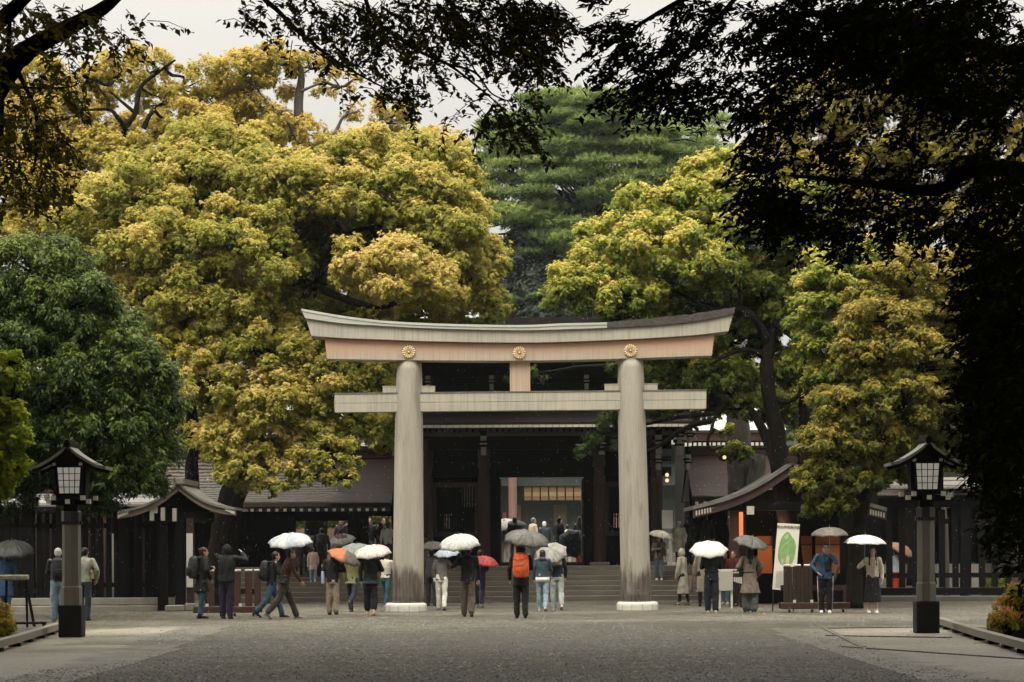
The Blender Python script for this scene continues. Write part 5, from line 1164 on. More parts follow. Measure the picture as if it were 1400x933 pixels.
tree('far_tree', 'dark bushy evergreen at the foot of the pine behind the torii', (715, 755), 124, [([(718, 755, 0), (716, 600, 0), (716, 420, 0)], 14, 5)],
     [(718, 400, 28, 44, 0), (700, 370, 22, 30, 1, dict(dens=.7)), (735, 350, 34, 34, 1), (715, 335, 30, 24, 1, dict(dens=.6)), (722, 350, 30, 34, 1, dict(dens=.55)), (745, 385, 26, 44, 1), (735, 440, 40, 40, 0), (770, 440, 40, 40, 0), (690, 430, 16, 14, 0, dict(dens=.4))], leafmat('dusky_leaf', [(0, (.014, .02, .014)), (.5, (.03, .04, .026)), (1, (.055, .07, .04))], .6, .1),
     BARK, dict(leaf=.30, asp=.35, hue0=.4, tufts=11, per=9, tuftr=.26), 'trees beyond the shrine')

# ------------------------------------------------------------------ near overhanging branches
def sprays(lv, m, spots, Y0, dY, leaf, asp, hue, dens, aim, twig=.27):
    """twigs with two ranks of hanging leaves, scattered through spots (px, py, rx, ry, weight)"""
    for px, py, rx, ry, wgt in spots:
        n = int(rx*ry*math.pi*dens*wgt)
        for _ in range(n):
            a = random.uniform(0, 6.283); q = math.sqrt(random.random()); Y = Y0+random.gauss(0, dY)
            p = P(px+math.cos(a)*rx*q, py+math.sin(a)*ry*q, Y)
            d = Vector((aim[0]+random.gauss(0, .6), random.gauss(0, .6), aim[1]+random.gauss(0, .45))).normalized()
            L = twig*random.uniform(.5, 1.2); e = p+d*L+Vector((0, 0, -.12*L))
            m.tube([p, p.lerp(e, .5)+Vector((0, 0, .03)), e], [.0045, .0035, .002], 3, cap=False)
            k = random.randint(9, 15); t = np.linspace(.12, 1.05, k)[:, None]
            c = np.array(p)*(1-t)+np.array(e)*t; s_ = np.where(np.arange(k) % 2 == 0, 1, -1)[:, None]
            side = np.array(d.cross(Vector((0, 0, 1))).normalized())
            ld = nrm(side*s_*.8+np.array(d)*.7+np.array([0, 0, -.55])+RNG.normal(0, .35, (k, 3)))
            ll = leaf*RNG.uniform(.65, 1.25, k)
            lv.add(c+ld*ll[:, None]*.55, nrm(RNG.normal(0, .5, (k, 3))+np.array([0, 0, .9])), ld, ll, ll*asp, hue+RNG.normal(0, .2, k))

def canopy(lv, xr, yr, n, z0, hue, zr=None):
    """unseen leaf sprays added overhead, beside and behind the camera to shade the foreground"""
    X = RNG.uniform(xr[0], xr[1], n); Y = RNG.uniform(yr[0], yr[1], n)
    Z = z0+0.235*np.maximum(Y, 0)+RNG.uniform(0.6, 5.0, n)
    if zr: Z = RNG.uniform(zr[0], zr[1], n)
    if zr and xr[0]*xr[1] > 0 and yr[1] > 20: X = np.sign(xr[0])*(.2118*np.maximum(Y, 0)*1.04+5.5+RNG.uniform(0, 5, n))
    L = RNG.uniform(.28, .5, n)
    lv.add(np.stack([X, Y, Z], 1), nrm(RNG.normal(0, .5, (n, 3))+np.array([0, 0, 1])), RNG.normal(0, 1, (n, 3)), L, L*.6, hue+RNG.normal(0, .15, n))

def near_tree(name, label, base, limbs, Y, spots, aim, mat, leaf, asp, hue, dens, can, dY=1.6, ndark=None):
    root = empty(name, base, label, 'tree'); m = MB(); lv = Leaves()
    for pts, w0, w1 in limbs:
        c = [Vector(p) if len(p) == 3 and not isinstance(p[2], str) else P(p[0], p[1], Y) for p in pts]
        fine = []
        for i in range(len(c)-1):
            p0 = c[max(i-1, 0)]; p1 = c[i]; p2 = c[i+1]; p3 = c[min(i+2, len(c)-1)]
            for k in range(6):
                t = k/6; fine.append(0.5*((2*p1)+(p2-p0)*t+(2*p0-5*p1+4*p2-p3)*t*t+(3*p1-p0-3*p2+p3)*t**3))
        fine.append(c[-1]); n = len(fine); lm = MB(); lm.tube(fine, [max(.004, w0+(w1-w0)*i/(n-1))*random.uniform(.9, 1.1) for i in range(n)], 9); lm.build('trunk' if pts is limbs[0][0] else 'branch', BARK, root, True)
    sprays(lv, m, spots, Y, dY, leaf, asp, hue, dens, aim)
    for a in can: canopy(lv, a[0], a[1], a[2], a[3], hue, a[4] if len(a) > 4 else None)  # out-of-view leaves added to the crown to cut the sky light
    m.build('twigs', BARK, root, True)['kind'] = 'stuff'; lv.build('crown', mat, root); print(name, lv.count())
    return root

q = lambda x, y, Y=20.0: tuple(P(x, y, Y))
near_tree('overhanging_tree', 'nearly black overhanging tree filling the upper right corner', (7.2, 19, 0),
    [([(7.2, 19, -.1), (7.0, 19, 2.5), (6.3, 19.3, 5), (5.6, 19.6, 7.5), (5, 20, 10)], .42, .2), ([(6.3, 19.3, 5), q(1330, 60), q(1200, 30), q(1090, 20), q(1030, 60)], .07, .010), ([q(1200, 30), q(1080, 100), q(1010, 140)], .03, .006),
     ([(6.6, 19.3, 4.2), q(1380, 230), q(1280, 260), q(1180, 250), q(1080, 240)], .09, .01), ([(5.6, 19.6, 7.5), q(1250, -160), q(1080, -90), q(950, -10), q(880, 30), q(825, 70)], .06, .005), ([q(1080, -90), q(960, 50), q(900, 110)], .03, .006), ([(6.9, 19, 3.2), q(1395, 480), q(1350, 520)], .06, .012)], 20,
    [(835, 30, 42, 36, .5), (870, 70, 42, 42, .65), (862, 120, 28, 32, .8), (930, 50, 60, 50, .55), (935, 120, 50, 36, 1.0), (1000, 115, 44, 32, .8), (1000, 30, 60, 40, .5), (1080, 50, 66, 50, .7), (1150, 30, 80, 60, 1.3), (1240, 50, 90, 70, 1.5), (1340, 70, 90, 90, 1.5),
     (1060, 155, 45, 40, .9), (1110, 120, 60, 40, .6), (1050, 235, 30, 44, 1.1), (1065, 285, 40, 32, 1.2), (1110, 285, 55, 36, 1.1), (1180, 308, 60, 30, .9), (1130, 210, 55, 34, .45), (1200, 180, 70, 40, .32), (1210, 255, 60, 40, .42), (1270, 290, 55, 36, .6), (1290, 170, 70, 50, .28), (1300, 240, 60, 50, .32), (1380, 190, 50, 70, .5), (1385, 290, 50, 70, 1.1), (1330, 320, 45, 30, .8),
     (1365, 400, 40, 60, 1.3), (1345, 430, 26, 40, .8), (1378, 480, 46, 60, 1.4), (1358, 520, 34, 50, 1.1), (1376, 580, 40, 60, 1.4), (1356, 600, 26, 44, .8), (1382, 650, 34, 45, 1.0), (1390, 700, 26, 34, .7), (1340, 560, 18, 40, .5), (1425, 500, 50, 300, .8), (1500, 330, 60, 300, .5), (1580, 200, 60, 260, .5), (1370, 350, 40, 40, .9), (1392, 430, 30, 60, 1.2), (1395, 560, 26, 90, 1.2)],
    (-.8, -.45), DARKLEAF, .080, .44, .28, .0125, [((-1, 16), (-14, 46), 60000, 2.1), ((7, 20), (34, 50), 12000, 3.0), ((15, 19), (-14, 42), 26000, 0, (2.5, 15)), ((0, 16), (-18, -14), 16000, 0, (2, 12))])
near_tree('overhanging_tree', 'thin leafy branches hanging into the sky at the top centre', (-9.5, 16, 0),
    [([(-9.5, 16, -.1), (-9.2, 16, 3), (-8, 17, 6), (-6, 18, 8), (-3.5, 19, 8.6), q(520, -160), q(600, -60)], .36, .03), ([(-3.5, 19, 8.6), q(320, -60), q(385, 20), q(430, 62), q(478, 95), q(540, 128)], .03, .005), ([q(520, -160), q(500, 0), q(560, 62), q(612, 88), q(652, 118), q(690, 150)], .022, .005), ([q(612, 88), q(650, 100), q(672, 128), q(700, 140)], .012, .004), ([q(600, -60), q(670, -20), q(720, -6), q(745, 40), q(740, 95)], .02, .005), ([q(622, 60), q(645, 90), q(665, 120)], .008, .003), ([q(590, 86), q(606, 84), q(640, 82)], .008, .003)], 20,
    [(352, 20, 30, 22, .4), (337, 6, 24, 12, .5), (405, 14, 40, 20, .75), (470, 20, 48, 26, .85), (540, 28, 50, 38, 1.05), (600, 22, 45, 34, 1.0), (660, 24, 50, 36, .95), (725, 20, 46, 36, 1.1), (425, 52, 30, 18, .4), (480, 68, 36, 22, .45), (535, 78, 30, 26, .5), (552, 110, 30, 22, .65), (475, 104, 20, 14, .3), (505, 124, 22, 14, .4), (560, 130, 20, 14, .5), (585, 95, 26, 20, .4), (600, 62, 40, 20, .5), (690, 62, 40, 28, .9), (735, 65, 28, 34, 1.1), (720, 98, 24, 16, .6),
     (640, 142, 20, 18, .45), (660, 168, 24, 16, .6), (700, 150, 28, 26, 1.1), (712, 170, 18, 16, .9), (612, 160, 12, 10, .3), (672, 132, 14, 12, .4), (655, 8, 120, 14, .8)],
    (.35, -.7), BROWNLEAF, .070, .50, .36, .011, [((-7, 3), (-12, 45), 38000, 2.1)])
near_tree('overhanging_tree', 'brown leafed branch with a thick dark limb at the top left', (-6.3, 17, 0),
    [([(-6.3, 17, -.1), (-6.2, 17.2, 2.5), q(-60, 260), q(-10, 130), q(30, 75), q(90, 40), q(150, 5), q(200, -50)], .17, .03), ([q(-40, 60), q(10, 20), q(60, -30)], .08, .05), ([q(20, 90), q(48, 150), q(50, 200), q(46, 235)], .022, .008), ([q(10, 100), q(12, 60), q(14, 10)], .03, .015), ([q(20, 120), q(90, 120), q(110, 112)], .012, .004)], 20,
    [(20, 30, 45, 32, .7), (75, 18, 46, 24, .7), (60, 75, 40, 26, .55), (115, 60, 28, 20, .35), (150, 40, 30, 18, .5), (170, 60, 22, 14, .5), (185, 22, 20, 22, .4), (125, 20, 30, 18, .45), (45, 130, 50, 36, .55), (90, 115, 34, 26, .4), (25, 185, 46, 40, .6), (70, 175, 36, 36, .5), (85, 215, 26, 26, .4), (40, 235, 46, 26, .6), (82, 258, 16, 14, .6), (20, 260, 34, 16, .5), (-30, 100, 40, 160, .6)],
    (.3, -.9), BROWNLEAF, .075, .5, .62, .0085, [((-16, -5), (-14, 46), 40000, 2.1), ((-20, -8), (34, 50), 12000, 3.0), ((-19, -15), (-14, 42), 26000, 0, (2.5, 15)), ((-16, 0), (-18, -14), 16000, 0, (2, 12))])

# dark wood behind the right fence
tree('dark_tree', 'dark tree mass behind the right fence at the frame edge', (1395, 830), 77, [([(1395, 832, 0), (1392, 700, 0), (1390, 600, 0)], 24, 14), ([(1165+130, 832, 0), (1293, 740, 0), (1290, 690, 0)], 9, 8)],
     [(1370, 620, 60, 45, 2, dict(hue0=.1)), (1310, 660, 60, 36, 3, dict(hue0=.1)), (1420, 700, 60, 45, 3, dict(hue0=.15)), (1280, 610, 50, 50, 4, dict(hue0=.1))], MIDLEAF, BARK2, dict(A, hue0=.2, tufts=34))
SHRUB = leafmat('shrub_leaf', [(0, (.09, .13, .015)), (.45, (.30, .30, .022)), (.8, (.44, .27, .03)), (1, (.48, .20, .03))], .6, .4, .15)
def bush(name, label, spots, Y, mat, kw, cat='shrub', group=None):
    root = empty(name, P(spots[0][0], 755, Y), label, cat, group); root.location.z = 0; lv = Leaves(); m = MB()
    for px, py, rx, ry, dY in spots:
        c = P(px, py, Y+dY); s_ = Y/F; lc, lr = mass(lv, c, (rx*s_, rx*s_*.8, ry*s_), **kw)
        for j in range(0, len(lc), 3): m.tube(wig((c.x, c.y, 0), lc[j], 4, .1), [.02, .016, .012, .009, .006], 5)
    m.build('stem', BARK, root, True); lv.build('foliage', mat, root)
bush('garden_bush', 'sunny green bushes behind the right fence slats', [(1290, 800, 24, 18, 0), (1335, 795, 22, 22, 1), (1370, 805, 26, 16, 0), (1310, 812, 18, 12, -.5), (1420, 790, 30, 26, 0)], 80, FARLEAF, dict(leaf=.10, hue0=.4, tufts=40, per=8, tuftr=.12), group=None)
bush('garden_shrub', 'orange-green shrub spilling over a stone planter at the right edge', [(1385, 838, 24, 20, 0), (1375, 852, 18, 14, -.5), (1405, 825, 30, 24, .3), (1425, 850, 30, 26, -.3), (1400, 815, 22, 14, 0)], 43, SHRUB, dict(leaf=.055, hue0=.5, tufts=110, per=10, tuftr=.07, huev=.5))
pl = empty('stone_planter', P(1395, 755, 43), 'dark mossy stone planter under the orange shrub', 'planter'); pl.location.z = 0
m = MB(); a, b = P(1363, 800, 43), P(1450, 800, 43); m.box((a.x, 42.6, 0), (b.x, 44, .36), ch=.05); m.build('block', surf('mossy_stone', (.02, .02, .013), (.09, .075, .03), 9, rough=.9, bstr=1.0, bdist=.05), pl)
m = MB(); m.box((a.x+.04, 42.66, .30), (b.x, 43.96, .38)); m.build('soil', PIT, pl)
bush('garden_shrub', 'small yellow-leaved shrub at the lower left edge', [(2, 845, 14, 18, 0), (-14, 850, 18, 22, 0), (8, 862, 10, 12, -.2)], 46, SHRUB, dict(leaf=.05, hue0=.5, tufts=110, per=8, tuftr=.07))
# ------------------------------------------------------------------ people
SKIN = surf('skin', (0.40, 0.235, 0.165), (0.48, 0.29, 0.205), 12, rough=.55, bstr=.05)
EYE = surf('eye_dark', (0.012, 0.009, 0.008), (0.025, 0.018, 0.015), 20, rough=.4, bstr=0)
LIP = surf('lip', (0.33, 0.13, 0.11), (0.38, 0.16, 0.13), 20, rough=.5, bstr=0)
HAIRS = {'black': cloth((26, 22, 20), .8, 0, .45), 'brown': cloth((58, 40, 30), .8, 0, .45), 'grey': cloth((120, 115, 108), .8, 0, .6), 'bald': None}
REMESH = []
def later(o, vox, it=3, f=.5, keep=None):
    r = o.modifiers.new('fuse', 'REMESH'); r.mode = 'VOXEL'; r.voxel_size = vox; r.use_smooth_shade = True
    s = o.modifiers.new('soften', 'SMOOTH'); s.factor = f; s.iterations = it
    REMESH.append((o, keep))

def rx(a): return Matrix.Rotation(a, 3, 'X')
def ik(s, t, a, b, pole):
    s, t = Vector(s), Vector(t); d = t-s; L = d.length
    if L > (a+b)*.985: d = d.normalized()*(a+b)*.985; t = s+d; L = d.length
    d.normalize(); x = (a*a-b*b+L*L)/(2*L); h = math.sqrt(max(0, a*a-x*x))
    p = Vector(pole)-d*Vector(pole).dot(d); p.normalize()
    return s+d*x+p*h, t

def hand(mb, wrist, dirv, palmn, k=1.0, curl=.5, mi=0):
    d = Vector(dirv).normalized(); n = Vector(palmn); n = (n-d*n.dot(d)).normalized(); s = d.cross(n)
    W = Vector(wrist)
    mb.tube([W-d*.02*k, W+d*.015*k, W+d*.05*k, W+d*.088*k, W+d*.098*k], [.021*k, .027*k, .036*k, .037*k, .03*k], 10, mi, True, [.8, .6, .42, .4, .35], up=s)
    for i, (o, L) in enumerate(((-.028, .066), (-.009, .076), (.010, .072), (.028, .056))):
        p = W+d*.075*k+s*o*k; q1 = W+d*.098*k+s*o*1.05*k; a = curl*.9; d1 = d*math.cos(a)+n*math.sin(a); d2 = d*math.cos(a*2)+n*math.sin(a*2)
        q2 = q1+d1*L*.55*k; q3 = q2+d2*L*.45*k; mb.tube([p, q1, q2, q3], [.0092*k, .009*k, .0082*k, .0062*k], 6, mi)
    p = W+d*.02*k-s*.022*k; q1 = W+d*.045*k-s*.046*k+n*.012*k; q2 = q1+(d*.8-s*.35+n*.35).normalized()*.034*k; q3 = q2+(d*.9+n*.4).normalized()*.026*k
    mb.tube([p, q1, q2, q3], [.013*k, .011*k, .010*k, .007*k], 6, mi)

def person(label, loc, face, h=1.68, legs=(.08, -.08), knees=(.05, .05), arms=None, top=('jacket', (40, 40, 45), .82), bottom=('trousers', (40, 40, 50), 1.0), hair='black', style='short',
           shoes=(40, 38, 36), lean=.03, hood=None, extra=None, skin_mat=None, neck=0.0, look=0.0, female=False, group='visitors at the shrine approach', stripe=None, scarf=None, belt=None, hem=None):
    """face: heading in degrees, 0 = walking away from the camera, 90 = to the left, 180 = toward the camera.
    arms: {'L'/'R': ('pos', (x, y, z)) in body space, or a world Vector to reach for}"""
    k = h/1.70; e = empty('person', loc, label, 'person', group, R(face))
    inv = (Matrix.Translation(Vector(loc)) @ Matrix.Rotation(R(face), 4, 'Z')).inverted()
    J = {}
    pel = Vector((0, 0, .92)); low = 9
    for sd, th, kn, sx in (('L', legs[0], knees[0], -1), ('R', legs[1], knees[1], 1)):
        hp = pel+Vector((sx*.088, 0, -.02)); kp = hp+Vector((sx*.012, math.sin(th)*.43, -math.cos(th)*.43)); ap = kp+Vector((-sx*.005, math.sin(th-kn)*.41, -math.cos(th-kn)*.41))
        J['hip'+sd], J['knee'+sd], J['ank'+sd] = hp, kp, ap
        pitch = max(-.1, min(1.1, -(th-kn)-.12)) if th-kn < -.12 else 0
        J['pitch'+sd] = pitch; low = min(low, ap.z-.075*math.cos(pitch)-.11*math.sin(pitch)*0)
        if pitch > 0: low = min(low, (ap+Vector((0, .13*math.cos(pitch)-.0, -.13*math.sin(pitch)-.06*math.cos(pitch)))).z)
    dz = Vector((0, 0, -low))
    for q in list(J):
        if isinstance(J[q], Vector): J[q] = (J[q]+dz)*k
    up = lambda x, z, y=0.0: Vector((x, y+lean*2.2*(z-.92), z))*k+dz*k
    sw = .172 if female else .188
    for sd, sx in (('L', -1), ('R', 1)): J['sh'+sd] = up(sx*sw, 1.405)
    arms = arms or {}
    for sd, sx in (('L', -1), ('R', 1)):
        a = arms.get(sd, 'down'); sh = J['sh'+sd]
        if isinstance(a, Vector): t = inv @ a; wr = t
        elif a == 'down': t = sh+Vector((sx*.07, .06, -.53))*k
        elif a == 'fwd': t = sh+Vector((sx*.06, .24, -.47))*k
        elif a == 'back': t = sh+Vector((sx*.06, -.20, -.47))*k
        elif a == 'pocket': t = sh+Vector((sx*.07, .10, -.46))*k
        elif a == 'face': t = up(sx*.07, 1.52, .20)
        elif a == 'chest': t = up(-sx*.0+sx*.05, 1.20, .24)
        elif a == 'ear': t = up(sx*.10, 1.43, .20)
        elif a == 'hips': t = up(sx*.2, 1.0, .14)
        else: t = sh+Vector(a)*k
        el, wr = ik(sh, t, .285*k, .255*k, (sx*.65, -.3, -.65)); J['el'+sd], J['wr'+sd] = el, wr
    nk, hd = up(0, 1.47), up(0, 1.575+.0, .02+neck)
    hr = Matrix.Rotation(R(look), 3, 'Z')
    # --- body: one continuous skin figure
    m = MB()
    for sd in 'LR':
        m.capsule(J['hip'+sd], J['knee'+sd], .082*k, .056*k); m.capsule(J['knee'+sd], J['ank'+sd], .056*k, .036*k)
        m.capsule(J['sh'+sd], J['el'+sd], .052*k, .040*k); m.capsule(J['el'+sd], J['wr'+sd], .040*k, .027*k)
        m.capsule(J['ank'+sd], J['ank'+sd]+rx(-J['pitch'+sd]) @ Vector((0, .11, -.05))*k, .036*k, .03*k)
    m.rings([(*(up(0, z).xy), up(0, z).z, a*k, b*k) for z, a, b in ((.86, .14, .10), (.95, .155, .105), (1.08, .13, .092), (1.22, .15, .10), (1.34, .165, .10), (1.43, .12, .075), (1.45, .07, .06))])
    m.capsule(nk-Vector((0, 0, .06))*k, hd-Vector((0, 0, .03))*k, .055*k, .05*k)
    m.ball(hd+Vector((0, 0, .02))*k, Vector((.075, .092, .105))*k, n=14); m.ball(hd+hr @ Vector((0, .028, -.055))*k, Vector((.055, .062, .062))*k, n=12)
    m.ball(hd+hr @ Vector((0, .098, -.012))*k, Vector((.014, .02, .024))*k, n=8)
    for sx in (-1, 1): m.ball(hd+hr @ Vector((sx*.078, -.005, 0))*k, Vector((.012, .022, .032))*k, n=8)
    body = m.build('body', [SKIN, EYE, LIP], e, True, local=True)
    f = MB()
    for sx in (-1, 1):
        f.ball(hd+hr @ Vector((sx*.031, .079, .018))*k, Vector((.014, .012, .0085))*k, 1, 8); f.tube([hd+hr @ Vector((sx*.016, .090, .038))*k, hd+hr @ Vector((sx*.034, .087, .043))*k, hd+hr @ Vector((sx*.050, .074, .037))*k], .0045*k, 5, 1)
    f.tube([hd+hr @ Vector((-.024, .083, -.052))*k, hd+hr @ Vector((0, .092, -.050))*k, hd+hr @ Vector((.024, .083, -.052))*k], [.004*k, .008*k, .004*k], 6, 2)
    for sd, sx in (('L', -1), ('R', 1)):
        a = arms.get(sd, 'down'); d = (J['wr'+sd]-J['el'+sd]).normalized(); hold = isinstance(a, Vector) or a in ('face', 'chest', 'ear')
        hand(f, J['wr'+sd]-d*.01, d, Vector((-sx*.8, .4, .0)), k*1.02, 1.25 if hold else .4)
    later(body, .0145, 2, .4, f)
    # --- lower garment
    kind, colr, wid = bottom[0], bottom[1], (bottom[2] if len(bottom) > 2 else 1.0)
    m = MB()
    wring = [(*(up(0, z).xy), up(0, z).z, a*k, b*k) for z, a, b in ((.80, .155, .115), (.88, .172, .125), (.97, .165, .118), (1.04, .148, .105))]
    if kind == 'trousers':
        m.rings(wring)
        for sd in 'LR':
            a = J['ank'+sd]; kn = J['knee'+sd]; m.capsule(J['hip'+sd], kn, .096*k, .072*k*wid, 14); m.capsule(kn, kn.lerp(a, .97)+Vector((0, 0, .015)), .072*k*wid, .062*k*wid, 14)
    elif kind == 'crop':
        m.rings(wring)
        for sd in 'LR':
            a = J['ank'+sd]; kn = J['knee'+sd]; m.capsule(J['hip'+sd], kn, .096*k, .075*k*wid, 14); m.capsule(kn, kn.lerp(a, .72), .075*k*wid, .068*k*wid, 14)
    elif kind == 'skirt':
        zh = bottom[3] if len(bottom) > 3 else .35
        m.rings([(*(up(0, 1.05).xy), up(0, z).z, a*k, b*k) for z, a, b in ((zh, .215*wid, .17*wid), (zh+.03, .215*wid, .17*wid), (.6, .2*wid, .155*wid), (.85, .178, .13), (1.05, .145, .105))], 20)
        for sd in 'LR': m.capsule(J['hip'+sd], J['knee'+sd], .09*k, .07*k)
    g = m.build('skirt' if kind == 'skirt' else 'trousers', cloth(colr), e, True, local=True); later(g, .0155, 3)
    # --- upper garment
    kind, colr, zh = top[0], top[1], top[2]; fl = top[3] if len(top) > 3 else 1.0
    m = MB(); rows = []
    base = [(.86, .182, .132), (.97, .176, .128), (1.08, .168, .122), (1.22, .180, .130), (1.33, .186, .126), (1.41, .155, .100), (1.455, .085, .075)]
    if female: base = [(z, a*.93, b*.95) for z, a, b in base]
    if zh < .84:
        n_ = 4
        for i in range(n_): t = i/n_; z = zh+(.86-zh)*t; rows.append((z, (.182+(.07*fl)*(1-t)**1.0)*(.93 if female else 1), .132+(.06*fl)*(1-t)))
        rows += base
    else: rows = [(zh, .182, .132)]+[b for b in base if b[0] > zh+.03]
    puff = 1.12 if kind == 'puffer' else (1.06 if kind in ('coat', 'raincoat') else 1.0)
    m.rings([(*(up(0, z).xy if z > .86 else up(0, .86).xy), up(0, z).z, a*k*puff, b*k*puff) for z, a, b in rows], 20)
    ar = {'puffer': (.078, .068, .056), 'coat': (.07, .062, .054), 'raincoat': (.075, .07, .062)}.get(kind, (.064, .054, .045))
    for sd in 'LR':
        m.capsule(J['sh'+sd]+Vector((0, 0, -.01)), J['el'+sd], ar[0]*k, ar[1]*k, 12); m.capsule(J['el'+sd], J['el'+sd].lerp(J['wr'+sd], .93), ar[1]*k, ar[2]*k, 12)
        m.capsule(up(0, 1.36), J['sh'+sd]+Vector((0, 0, -.015)), .085*k, .066*k)
    m.capsule(nk-Vector((0, 0, .05))*k, nk+Vector((0, .0, -.005))*k, .078*k, .068*k)
    if hood == 'down': m.ball(nk+Vector((0, -.085, -.03))*k, Vector((.11, .07, .06))*k, n=12)
    if hood == 'up':
        m.ball(hd+Vector((0, -.022, .015))*k, Vector((.112, .112, .135))*k, n=14)
    j = m.build({'raincoat': 'raincoat', 'coat': 'coat', 'puffer': 'jacket'}.get(kind, kind), cloth(colr, .85, .35 if kind == 'raincoat' else 0, .35 if kind == 'raincoat' else .85), e, True, local=True); later(j, .0155, 3)
    if hem:   # contrasting lower band of the garment
        m = MB(); m.rings([(*(up(0, .9).xy), up(0, z).z, .197*k, .147*k) for z in (hem[1], hem[2])], 20); m.build('hem_band', cloth(hem[0]), e, True, local=True)
    if belt:
        m = MB(); m.rings([(*(up(0, 1.05).xy), up(0, z).z, .19*k, .142*k) for z in (1.03, 1.07)], 20); m.build('belt', cloth(belt), e, True, local=True)
    if scarf:
        m = MB(); m.tube([nk+Vector((math.cos(a)*.085, math.sin(a)*.085, -.02+.012*math.sin(2*a)))*k for a in [i*math.pi/6 for i in range(13)]], .038*k, 8); m.build('scarf', cloth(scarf), e, True, local=True)
    if stripe:
        for sd, sx in (('L', -1), ('R', 1)):
            m = MB(); o = Vector((sx*.098, .0, 0))*k; o2 = Vector((sx*.072, 0, 0))*k; o3 = Vector((sx*.064, 0, 0))*k
            m.tube([J['hip'+sd]+o, J['knee'+sd]+o2, J['ank'+sd]+o3+Vector((0, 0, .03))], .018*k, 6); m.build('stripe', cloth(stripe), e, True, local=True)
    # --- shoes
    for sd, sx in (('L', -1), ('R', 1)):
        a = J['ank'+sd]; r_ = rx(-J['pitch'+sd]); m = MB(); T = lambda x, y, z: a+r_ @ Vector((x, y, z))*k
        m.tube([T(0, -.07, -.045), T(0, -.055, -.04), T(0, 0, -.022), T(0, .06, -.038), T(sx*.005, .13, -.05), T(sx*.005, .175, -.056), T(sx*.005, .19, -.06)], [.018*k, .036*k, .044*k, .042*k, .042*k, .032*k, .012*k], 12, 0, True, [1.0, .95, 1.15, .85, .6, .5, .5], up=(1, 0, 0))
        m.capsule(T(0, -.01, -.03), T(0, -.012, .035), .042*k, .042*k)
        m.tube([T(0, -.075, -.069), T(0, 0, -.069), T(0, .1, -.069), T(0, .18, -.067)], [.03*k, .038*k, .044*k, .028*k], 10, 1, True, [.22]*4, up=(1, 0, 0))
        m.build('shoe', [cloth(shoes), cloth(tuple(min(255, c+25) for c in shoes))], e, True, local=True)
    # --- hair
    if hair != 'bald' and hood != 'up':
        m = MB(); hm = HAIRS.get(hair) or cloth(hair)
        m.ball(hd+hr @ Vector((0, -.016, .038))*k, Vector((.088, .096, .098))*k, n=14); m.ball(hd+hr @ Vector((0, -.045, -.005))*k, Vector((.080, .062, .09))*k, n=12)
        if style == 'long':
            for sx in (-1, 0, 1): m.capsule(hd+hr @ Vector((sx*.05, -.055, 0))*k, up(sx*.06, 1.27, -.115 if sx == 0 else -.09), .05*k, .032*k)
        if style == 'frontlong':
            for sx in (-1, 1): m.capsule(hd+hr @ Vector((sx*.076, .0, .01))*k, up(sx*.09, 1.25, .10), .028*k, .026*k)
            m.capsule(hd+hr @ Vector((0, -.06, 0))*k, up(0, 1.3, -.1), .06*k, .04*k)
        if style == 'bob': m.ball(hd+hr @ Vector((0, -.03, -.03))*k, Vector((.095, .075, .09))*k, n=12)
        if style == 'bun': m.ball(hd+hr @ Vector((0, -.10, .06))*k, .045*k, n=10)
        if style == 'pony': m.capsule(hd+hr @ Vector((0, -.10, .03))*k, up(0, 1.38, -.12), .03*k, .02*k)
        o = m.build('hair', hm, e, True, local=True); later(o, .013, 2)
    if extra: extra(e, J, k, up, hd, nk)
    e['wrL'] = list(Matrix.Translation(Vector(loc)) @ Matrix.Rotation(R(face), 4, 'Z') @ J['wrL']); e['wrR'] = list(Matrix.Translation(Vector(loc)) @ Matrix.Rotation(R(face), 4, 'Z') @ J['wrR'])
    return e, J, k, up

def grip(e, side): return Vector(e['wr'+side])

